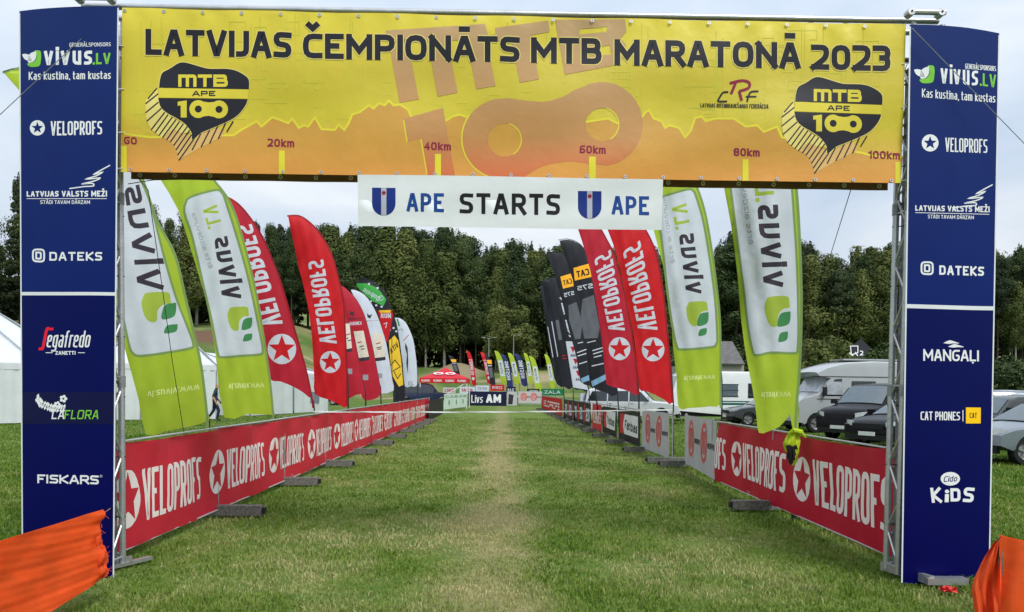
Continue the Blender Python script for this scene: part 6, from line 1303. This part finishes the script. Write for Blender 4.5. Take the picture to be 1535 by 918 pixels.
for (px, py, r_, sq) in ((151, 835, .060, 1.2), (153, 856, .052, .8), (145, 846, .05, 1.0), (147, 812, .035, 1.6)):
    t = MB(); c = at(px, py, 5.24)
    def bf_(u, v, c=c, r_=r_, sq=sq): a = u*2*math.pi; b = v*math.pi; rr = r_*(1+.22*math.sin(a*3+v*8)+.12*math.sin(a*7+b*5)); return c+Vector((rr*.75*math.sin(b)*math.cos(a), rr*.7*math.sin(b)*math.sin(a), rr*sq*math.cos(b)))
    t.grid(bf_, 20, 12); t.build('bunched_fold', m_or2, ob, smooth_=True)
t = MB(); c0 = at(149, 770, 5.27); t.tube([c0, c0.lerp(at(166, 762, 6.1), .5)-Vector((0, 0, .01)), at(166, 762, 6.1)], .004, 5); t.build('cord', m_rope, ob)
t = MB()
rq = random.Random(3)
for k in range(26):
    v = rq.random(); s_ = of(.0, v); t.tube([s_, s_+Vector((rq.uniform(0, .035), rq.uniform(-.02, .02), rq.uniform(-.03, .03)))], .0012, 3)
t.build('loose_threads', m_or2, ob, kind='stuff')
ob2 = empty('orange_barrier', G(1500, 918, 0), 'bright orange barrier fabric wrapped round a stake in the right foreground', 'barrier fabric')
YO = 4.9
def o2(u, v, off=0.):
    # left skirt hanging from the stake top to the left
    e0 = [(1500, 803), (1488, 816), (1474, 838), (1460, 868), (1456, 884), (1459, 905), (1464, 930), (1470, 965)]; i = v*(len(e0)-1); k = min(int(i), len(e0)-2); w_ = i-k
    lx = e0[k][0]+(e0[k+1][0]-e0[k][0])*w_; ly = e0[k][1]+(e0[k+1][1]-e0[k][1])*w_
    rx = 1501; ry = 803+v*165
    return at(lx+(rx-lx)*u, ly+(ry-ly)*u, YO+.04*(1-u)+.03*math.sin(u*9+v*5)+.015*math.sin(u*21-v*7)+off)
t = MB(); t.grid(lambda u, v: o2(u, v), 20, 26); t.grid(lambda u, v: o2(u, v, .005), 20, 26); t.build('fabric_fold', m_or2, ob2, smooth_=True)
def o3(u, v, off=0.):
    px = 1498+u*190; py = 802+u*70*(.62)+v*(165+u*50); return at(px, py, YO-.02-.22*u+.02*math.sin(u*26+v*3)*math.exp(-u*4)+.012*math.sin(v*6+u*9)+off)
t = MB(); t.grid(lambda u, v: o3(u, v), 40, 20); t.grid(lambda u, v: o3(u, v, .005), 40, 20); t.build('fabric', m_or, ob2, smooth_=True)
t = MB(); c0 = at(1501, 806, YO+.02); t.tube([(c0.x, c0.y, 0), (c0.x, c0.y, c0.z)], .02, 8); t.build('stake', m_wood, ob2)
# hi-vis rag tied over the fence
m_hiv = mat('hi_vis_yellow_fabric', C(192, 214, 46), .6, 0, .1, 12, .4, 30, .2)
hv = empty('hi_vis_vest', at(1190, 697, 8.75), 'bundled yellow and black hi-vis vest tied over the right red banner', 'vest')
t = MB(); pa = [(1196, 646, .03), (1190, 652, .055), (1186, 664, .075), (1188, 678, .07), (1189, 688, .05), (1187, 697, .02)]
def hf2(u, v):
    i = v*(len(pa)-1); k = min(int(i), len(pa)-2); w_ = i-k; c = at(pa[k][0]+(pa[k+1][0]-pa[k][0])*w_, pa[k][1]+(pa[k+1][1]-pa[k][1])*w_, 8.72); r_ = pa[k][2]+(pa[k+1][2]-pa[k][2])*w_
    a = u*2*math.pi; rr = r_*(1+.28*math.sin(a*4+v*9)+.15*math.sin(a*9-v*4)); return c+Vector((rr*math.cos(a), rr*.7*math.sin(a), .01*math.sin(a*5)))
t.grid(hf2, 30, 22)
o = t.build('bundled_cloth', [m_hiv, m_black], hv, smooth_=True)
for f in o.data.polygons:
    ang = (f.index % 30)/30; v_ = (f.index//30)/22
    if v_ > .42 and .55 < (ang+.25*v_) % 1 < .93: f.material_index = 1
t = MB(); t.tube([at(1183, 650, 8.70), at(1190, 645, 8.66), at(1200, 648, 8.66), at(1207, 656, 8.70), at(1203, 652, 8.7)], [.02, .03, .035, .012, .005], 8); t.build('knot', m_hiv, hv, smooth_=True)
# small litter at the foot of the right pillar
m_lit = mat('red_wrapper', C(226, 70, 70), .5, 0, .1); g0 = G(1421, 889)
lt = empty('crumpled_wrapper', g0, 'small crumpled red wrapper on the grass at the foot of the right pillar', 'litter')
t = MB(); t.grid(lambda u, v: g0+Vector(((u-.5)*.10+.01*math.sin(v*7), (v-.5)*.07, .035+.016*math.sin(u*9+v*5)+.012*math.cos(v*11))), 8, 6); t.grid(lambda u, v: g0+Vector(((u-.5)*.11, (v-.5)*.08, .02+.01*math.sin(u*5+v*8))), 8, 6); t.build('foil', m_lit, lt)
# lamp masts at the far field
for px, yt, Y, lab in ((733, 507, 96, 'tall double-armed lamp mast before the wood'), (770, 503, 98, 'plain tall lamp mast just right of the double-armed one')):
    b = at(px, yt, Y); zg = hgt(b.x, Y); rt = empty('lamp_mast', Vector((b.x, Y, zg)), lab, 'lamp post'); t = MB(); t.tube([(b.x, Y, zg), (b.x, Y, b.z)], [.10, .05], 6); t.build('mast', m_alud, rt)
    for sx in ((-1, 1) if px == 733 else (1,)):
        t = MB(); t.tube([(b.x, Y, b.z-.1), (b.x+sx*.55, Y, b.z+.05)], .03, 5); t.box((b.x+sx*.75, Y, b.z+.07), (.5, .2, .09)); t.build('lamp_arm', m_alud, rt)
# bicycles / stand clutter by the cross fence
for i, (px, Y) in enumerate(((764, 69.5), (771, 70.2))):
    c = at(px, 600, Y); rt = empty('bicycle', Vector((c.x, Y, 0)), ['dark bicycle leaning behind the grey banner of the cross fence, left one', 'dark bicycle behind the grey banner of the cross fence, right one'][i], 'bicycle', 'bicycles by the far fence')
    for sx in (-.5, .5): t = MB(); t.lathe([(.33, -.02), (.35, 0), (.33, .02), (.31, 0), (.33, -.02)], (c.x+sx, Y, .35), 'Y', 16); t.build('wheel', m_tyre, rt)
    t = MB(); A_, B_, C_, D_ = Vector((c.x-.5, Y, .35)), Vector((c.x-.1, Y, .32)), Vector((c.x-.2, Y, .85)), Vector((c.x+.35, Y, .85))
    for a, b in ((A_, B_), (A_, C_), (B_, C_), (C_, D_), (B_, D_), (D_, Vector((c.x+.5, Y, .35))), (D_, Vector((c.x+.33, Y, 1.0)))): t.tube([a, b], .022, 5)
    t.build('frame', m_fw if i else m_black, rt); t = MB(); t.box((c.x-.2, Y, .92), (.26, .12, .05)); t.build('saddle', m_black, rt); t = MB(); t.tube([(c.x+.33, Y-.28, 1.02), (c.x+.33, Y+.28, 1.02)], .02, 5); t.build('handlebar', m_black, rt)
# ================================================================== THE WOOD
def leaf_mat(name, A, B, D):
    m = bpy.data.materials.new(name); m.use_nodes = True; t = m.node_tree; n = t.nodes; l = t.links; b = n['Principled BSDF']; b.inputs['Roughness'].default_value = .75; b.inputs['Specular IOR Level'].default_value = .2
    at_ = n.new('ShaderNodeAttribute'); at_.attribute_name = 'tint'; oi = n.new('ShaderNodeObjectInfo'); ad = n.new('ShaderNodeMath'); ad.operation = 'MULTIPLY_ADD'; ad.inputs[1].default_value = .42; l.new(oi.outputs['Random'], ad.inputs[0]); l.new(at_.outputs['Fac'], ad.inputs[2])
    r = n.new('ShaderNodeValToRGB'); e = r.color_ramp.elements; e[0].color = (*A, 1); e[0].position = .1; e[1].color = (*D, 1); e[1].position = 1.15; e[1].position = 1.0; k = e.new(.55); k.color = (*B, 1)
    l.new(ad.outputs[0], r.inputs[0]); l.new(r.outputs[0], b.inputs['Base Color']); tr = n.new('ShaderNodeBsdfTranslucent'); l.new(r.outputs[0], tr.inputs[0]); ms = n.new('ShaderNodeMixShader'); ms.inputs[0].default_value = .22
    l.new(b.outputs[0], ms.inputs[1]); l.new(tr.outputs[0], ms.inputs[2]); l.new(ms.outputs[0], n['Material Output'].inputs[0]); return m
lm_birch = leaf_mat('birch_leaves', (.038, .062, .015), (.098, .128, .034), (.175, .195, .058)); lm_dark = leaf_mat('dark_tree_leaves', (.024, .044, .015), (.052, .082, .026), (.098, .130, .042)); lm_spr = leaf_mat('spruce_needles', (.018, .034, .016), (.040, .062, .026), (.070, .094, .038))
m_bark = mat('dark_bark', (.06, .048, .038), .9, 0, .3, 3, .5, 12); m_birch = mat('pale_birch_bark', (.30, .28, .24), .8, 0, .35, 2.5, .3, 9)
def tree_meshes(kind, H_, Wd, base, n, seed, lsz=.29):
    rg = np.random.default_rng(seed); zs = []; cen = []
    nc = int(n/120)
    for i in range(nc):
        if kind == 'spruce':
            t = rg.random()**.75; z = base+(H_-base)*(1-t)*.98; r = Wd*(.06+.94*t)*(.55+.5*rg.random()); a = rg.random()*6.283; z = z-.12*r; sc = (.35+.6*t, .35+.6*t, .22+.12*t)
        else:
            t = rg.random(); prof = {'birch': (min(1, t/.18))**.7*(1-max(0, (t-.3))/.7*.94), 'dark': (min(1, t/.25))**.6*(1-(max(0, (t-.4))/.6)**1.4*.90), 'pine': (min(1, t/.3))**.8*(1-(max(0, (t-.5))/.5)**1.3*.88)}[kind]*(.7+.6*rg.random()); z = base+(H_-base)*t; r = Wd*prof*math.sqrt(rg.random())*(.9+.35*rg.random()); a = rg.random()*6.283; s = .62+.62*rg.random(); sc = (s*1.0, s*1.0, s*(1.5 if kind == 'birch' else .6 if kind == 'pine' else .9))
        if rg.random() < .13: t = .9+.12*rg.random(); z = H_*(.86+.15*rg.random()); r = Wd*.34*rg.random(); sc = (.20, .20, .95)     # feathery leaders
        cen.append((r*math.cos(a), r*math.sin(a), z, *sc, rg.random()))
    cen = np.array(cen); k = rg.integers(0, nc, n); c = cen[k]; P_ = rg.normal(size=(n, 3)); P_ /= np.maximum(1, np.linalg.norm(P_, axis=1)/1.7)[:, None]
    pos = c[:, :3]+P_*c[:, 3:6]
    pos[:, 2] = np.minimum(pos[:, 2], H_+1.3)
    tint = .10+.42*c[:, 6]+.06*rg.random(n)+.12*P_[:, 2].clip(-1, 1)  # last term paints clump tops lit and undersides shaded
    nrm = P_*.95+np.array([0, 0, .30])+rg.normal(size=(n, 3))*.28+np.stack([pos[:, 0], pos[:, 1], 0*pos[:, 2]], 1)/Wd*.8; nrm /= np.linalg.norm(nrm, axis=1)[:, None]
    a = np.cross(nrm, rg.normal(size=(n, 3))); a /= np.linalg.norm(a, axis=1)[:, None]; b = np.cross(nrm, a); s = (lsz*(.55+.9*rg.random(n)))[:, None]
    bl = 1.5 if kind == 'birch' else 1.1
    co = np.stack([pos-a*s*.5, pos+b*s*.5*bl, pos+a*s*.5, pos-b*s*.5*bl], 1).reshape(-1, 3); i4 = (np.arange(n)*4)[:, None]
    tr = np.concatenate([i4+[0, 1, 2], i4+[0, 2, 3]], 1).reshape(-1, 3)
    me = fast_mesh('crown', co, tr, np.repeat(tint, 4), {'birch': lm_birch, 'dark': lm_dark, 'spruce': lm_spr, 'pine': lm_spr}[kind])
    t = MB(); rg2 = random.Random(seed); lean = [(0, 0, -.4), (rg2.uniform(-.2, .2), 0, H_*.3), (rg2.uniform(-.4, .4), rg2.uniform(-.3, .3), H_*.65), (0, 0, H_*.97)]
    t.tube(lean, [.24, .18, .10, .03], 7)
    for k in range(9):
        z = base+(H_-base)*(.03+.85*k/9); a = rg2.uniform(0, 6.28); L_ = Wd*.8*(1-.6*k/9); t.tube([(0, 0, z), (math.cos(a)*L_*.5, math.sin(a)*L_*.5, z+.35*L_), (math.cos(a)*L_, math.sin(a)*L_, z+(.45 if kind != 'spruce' else -.1)*L_)], [.07, .045, .015], 4)
    tm = t.mesh(m_birch if kind == 'birch' else m_bark, smooth_=True); return me, tm
VAR = {}
for kind, specs in (('birch', ((24, 3.9, 6.5), (24, 3.4, 8.5), (24, 4.3, 5))), ('dark', ((24, 4.1, 7), (24, 3.6, 9), (24, 4.6, 6))), ('spruce', ((24, 3.0, 4.0), (24, 2.5, 6))), ('pine', ((24, 3.0, 11), (24, 2.6, 9), (24, 3.4, 12)))):
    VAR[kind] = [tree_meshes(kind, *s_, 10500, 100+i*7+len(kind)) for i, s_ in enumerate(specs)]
lab_k = {'birch': 'pale birch', 'dark': 'broadleaf tree', 'spruce': 'dark spruce', 'pine': 'bare-stemmed pine'}
TREES = []
def tree(kind, i, x, y, top, wide, where, rot=0., group='trees of the wood behind the field'):
    cr_, tk = VAR[kind][i % len(VAR[kind])]; zg = hgt(x, y); H_ = max(6., top-zg); s = H_/24
    nm = {'birch': 'birch_tree', 'dark': 'broadleaf_tree', 'spruce': 'spruce_tree', 'pine': 'pine_tree'}[kind]
    o = empty(nm, Vector((x, y, zg)), f'{lab_k[kind]} {where}', 'tree', group, rot); TREES.append(((kind, where), x/y, o)); o.scale = (s*wide, s*wide, s)
    link('trunk', tk, o); link('crown', cr_, o); return o
SKY = [(-260, 300), (-60, 268), (5, 258), (28, 272), (120, 300), (240, 318), (262, 308), (285, 338), (330, 345), (395, 345), (410, 340), (440, 352), (470, 346), (490, 348), (520, 340), (560, 350), (590, 343), (620, 356), (650, 348), (665, 362), (690, 368), (720, 366), (750, 372), (785, 366), (820, 378), (870, 372), (940, 378), (1000, 372), (1040, 380), (1080, 352), (1120, 356), (1160, 372), (1205, 362), (1230, 402), (1262, 380), (1300, 370), (1340, 384), (1400, 388), (1440, 384), (1500, 382), (1530, 390), (1620, 380), (1900, 360)]
def sky_y(px):
    for (a, b), (c, d) in zip(SKY, SKY[1:]):
        if a <= px <= c: return b+(d-b)*(px-a)/(c-a)
    return 360
def zone(px): return 'beyond left pillar' if px < 185 else 'above left marquees' if px < 420 else 'above left sponsor flags' if px < 640 else 'behind red canopy' if px < 720 else 'behind small far flags' if px < 850 else 'behind right red flags' if px < 1130 else 'behind the motorhome' if px < 1360 else 'beyond right pillar'
rt = random.Random(5)
for row, (Yr, sp, dt) in enumerate(((128, 3.4, 14), (133, 3.3, 3), (139, 3.4, -3), (147, 3.6, 2))):
    x = -100+row*1.3
    while x < 98:
        y = Yr+rt.uniform(-2.5, 2.5); px = 741+x*F/y
        if px < 420: y -= (30 if px < 120 else 22)*smooth((420-px)/160); 
        px = 741+x*F/y; d_ = dt+rt.uniform(-8, 26)
        top = at(px, sky_y(px)+d_, y).z
        if row == 0 and rt.random() < .5: top = at(px, sky_y(px)+rt.uniform(10, 50), y).z
        if px < 60 and row == 0: top = at(px, sky_y(px)+rt.uniform(0, 8), y).z
        if px > 1120 and px < 1700: kind = rt.choice(('dark', 'pine', 'birch', 'spruce'))
        elif row <= 1: kind = rt.choice(('birch', 'birch', 'dark', 'dark', 'spruce')) if 380 < px < 860 else rt.choice(('dark', 'birch', 'birch', 'spruce'))
        else: kind = rt.choice(('dark', 'spruce', 'pine', 'spruce', 'pine'))
        tree(kind, rt.randrange(3), x, y, top, rt.uniform(.7, 1.45)*(.85 if kind == 'spruce' else 1), ('in front row ' if row == 0 else 'in second row ' if row == 1 else 'in third row ' if row == 2 else 'in back row ')+zone(px), rt.uniform(0, 6))
        x += sp*rt.uniform(.75, 1.3)
ORD = ['first', 'second', 'third', 'fourth', 'fifth', 'sixth', 'seventh', 'eighth', 'ninth', 'tenth', 'eleventh', 'twelfth', 'thirteenth', 'fourteenth', 'fifteenth']
for key in sorted(set(t_[0] for t_ in TREES)):
    for i, t_ in enumerate(sorted([t_ for t_ in TREES if t_[0] == key], key=lambda a: a[1])):
        if sum(1 for u_ in TREES if u_[0] == key) > 1: t_[2]['label'] = f'{ORD[min(i, 14)]} {lab_k[key[0]]} from the left, {key[1]}'
# undergrowth, its tint darkened to paint the wood's inner shade, and bushes
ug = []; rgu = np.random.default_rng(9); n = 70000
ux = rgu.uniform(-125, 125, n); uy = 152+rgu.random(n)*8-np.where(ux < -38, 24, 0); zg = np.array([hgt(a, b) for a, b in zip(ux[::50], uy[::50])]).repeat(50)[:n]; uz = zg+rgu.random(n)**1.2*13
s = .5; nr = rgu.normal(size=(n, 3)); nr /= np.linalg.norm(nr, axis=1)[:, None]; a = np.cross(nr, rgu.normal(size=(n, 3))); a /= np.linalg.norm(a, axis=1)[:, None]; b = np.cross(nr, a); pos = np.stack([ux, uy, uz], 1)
co = np.stack([pos-a*s, pos+b*s, pos+a*s, pos-b*s], 1).reshape(-1, 3); i4 = (np.arange(n)*4)[:, None]
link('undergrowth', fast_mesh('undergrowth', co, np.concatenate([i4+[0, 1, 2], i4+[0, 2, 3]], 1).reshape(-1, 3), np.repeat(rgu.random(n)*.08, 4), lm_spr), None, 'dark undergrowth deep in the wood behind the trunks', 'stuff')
def bush(name, x, y, z0, W_, H_, n, lab, seed, m=lm_birch, cat='bush', lsz=.16):
    rg = np.random.default_rng(seed); nc = 40; a = rg.random(nc)*6.283; r = np.sqrt(rg.random(nc))*W_*.42; zc = H_*(.25+.6*rg.random(nc))*(1-(r/W_/.55)**2*.55); c = np.stack([r*np.cos(a), r*np.sin(a), zc], 1); cs = W_*(.10+.08*rg.random(nc)); ct = rg.random(nc)
    k = rg.integers(0, nc, n); d = rg.normal(size=(n, 3)); d /= np.maximum(.8, np.linalg.norm(d, axis=1))[:, None]; pos = c[k]+d*cs[k][:, None]*np.array([1, 1, .8]); pos[:, 2] = np.maximum(.05, pos[:, 2])
    nr = d*.7+rg.normal(size=(n, 3))*.5+[0, 0, .4]; nr /= np.linalg.norm(nr, axis=1)[:, None]; aa = np.cross(nr, rg.normal(size=(n, 3))); aa /= np.linalg.norm(aa, axis=1)[:, None]; bb = np.cross(nr, aa); s = (lsz*(.5+rg.random(n)))[:, None]
    co = np.stack([pos-aa*s*.5, pos+bb*s*.6, pos+aa*s*.5, pos-bb*s*.6], 1).reshape(-1, 3); i4 = (np.arange(n)*4)[:, None]
    root = empty(name, Vector((x, y, z0)), lab, cat)
    link('crown', fast_mesh('crown', co, np.concatenate([i4+[0, 1, 2], i4+[0, 2, 3]], 1).reshape(-1, 3), np.repeat(.1+.5*ct[k]+.2*rg.random(n)+.1*d[:, 2], 4), m), root)  # tint also paints light on clump tops, shade beneath
    t = MB(); t.tube([(0, 0, -.2), (.1, 0, H_*.35), (0, .1, H_*.8)], [.18, .12, .03], 6)
    for q in range(5): t.tube([(0, 0, H_*.2), (math.cos(q*1.3)*W_*.25, math.sin(q*1.3)*W_*.25, H_*.6)], [.07, .02], 4)
    t.build('trunk', m_bark, root, local=True); return root
x_ = lambda px, Y: at(px, 560, Y).x
bush('round_tree', x_(1237, 58), 58, 0, 6.2, at(1237, 483, 58).z, 9000, 'rounded olive green tree behind the motorhome', 31, lm_birch, 'tree', .20)
bush('round_tree', x_(1300, 66), 66, 0, 7, at(1300, 494, 66).z, 8000, 'lower rounded tree right of the olive one behind the motorhome', 32, lm_dark, 'tree', .22)
bush('round_tree', x_(1190, 66), 66, 0, 6.5, at(1190, 500, 66).z, 7000, 'rounded dark tree behind the knotted lime flag', 33, lm_dark, 'tree', .22)
bush('round_tree', x_(1130, 75), 75, 0, 7.5, at(1130, 505, 75).z, 7000, 'dark rounded tree right of the grey roofed house', 34, lm_dark, 'tree', .24)
bush('round_tree', x_(1030, 82), 82, 0, 9, at(1030, 520, 82).z, 6000, 'dark rounded tree left of the grey roofed house', 35, lm_dark, 'tree', .24)
bush('round_tree', x_(764, 120), 120, hgt(x_(764, 120), 120), 8.6, at(764, 432, 120).z-hgt(x_(764, 120), 120), 9000, 'fresh green broad tree at the foot of the wood behind the small flags', 36, lm_birch, 'tree', .3)
bush('round_tree', x_(1510, 80), 80, 0, 12, at(1510, 540, 80).z, 6000, 'low dark bushes beyond the right pillar behind the cars', 37, lm_dark, 'bush', .3)
print('objects', len(bpy.data.objects))
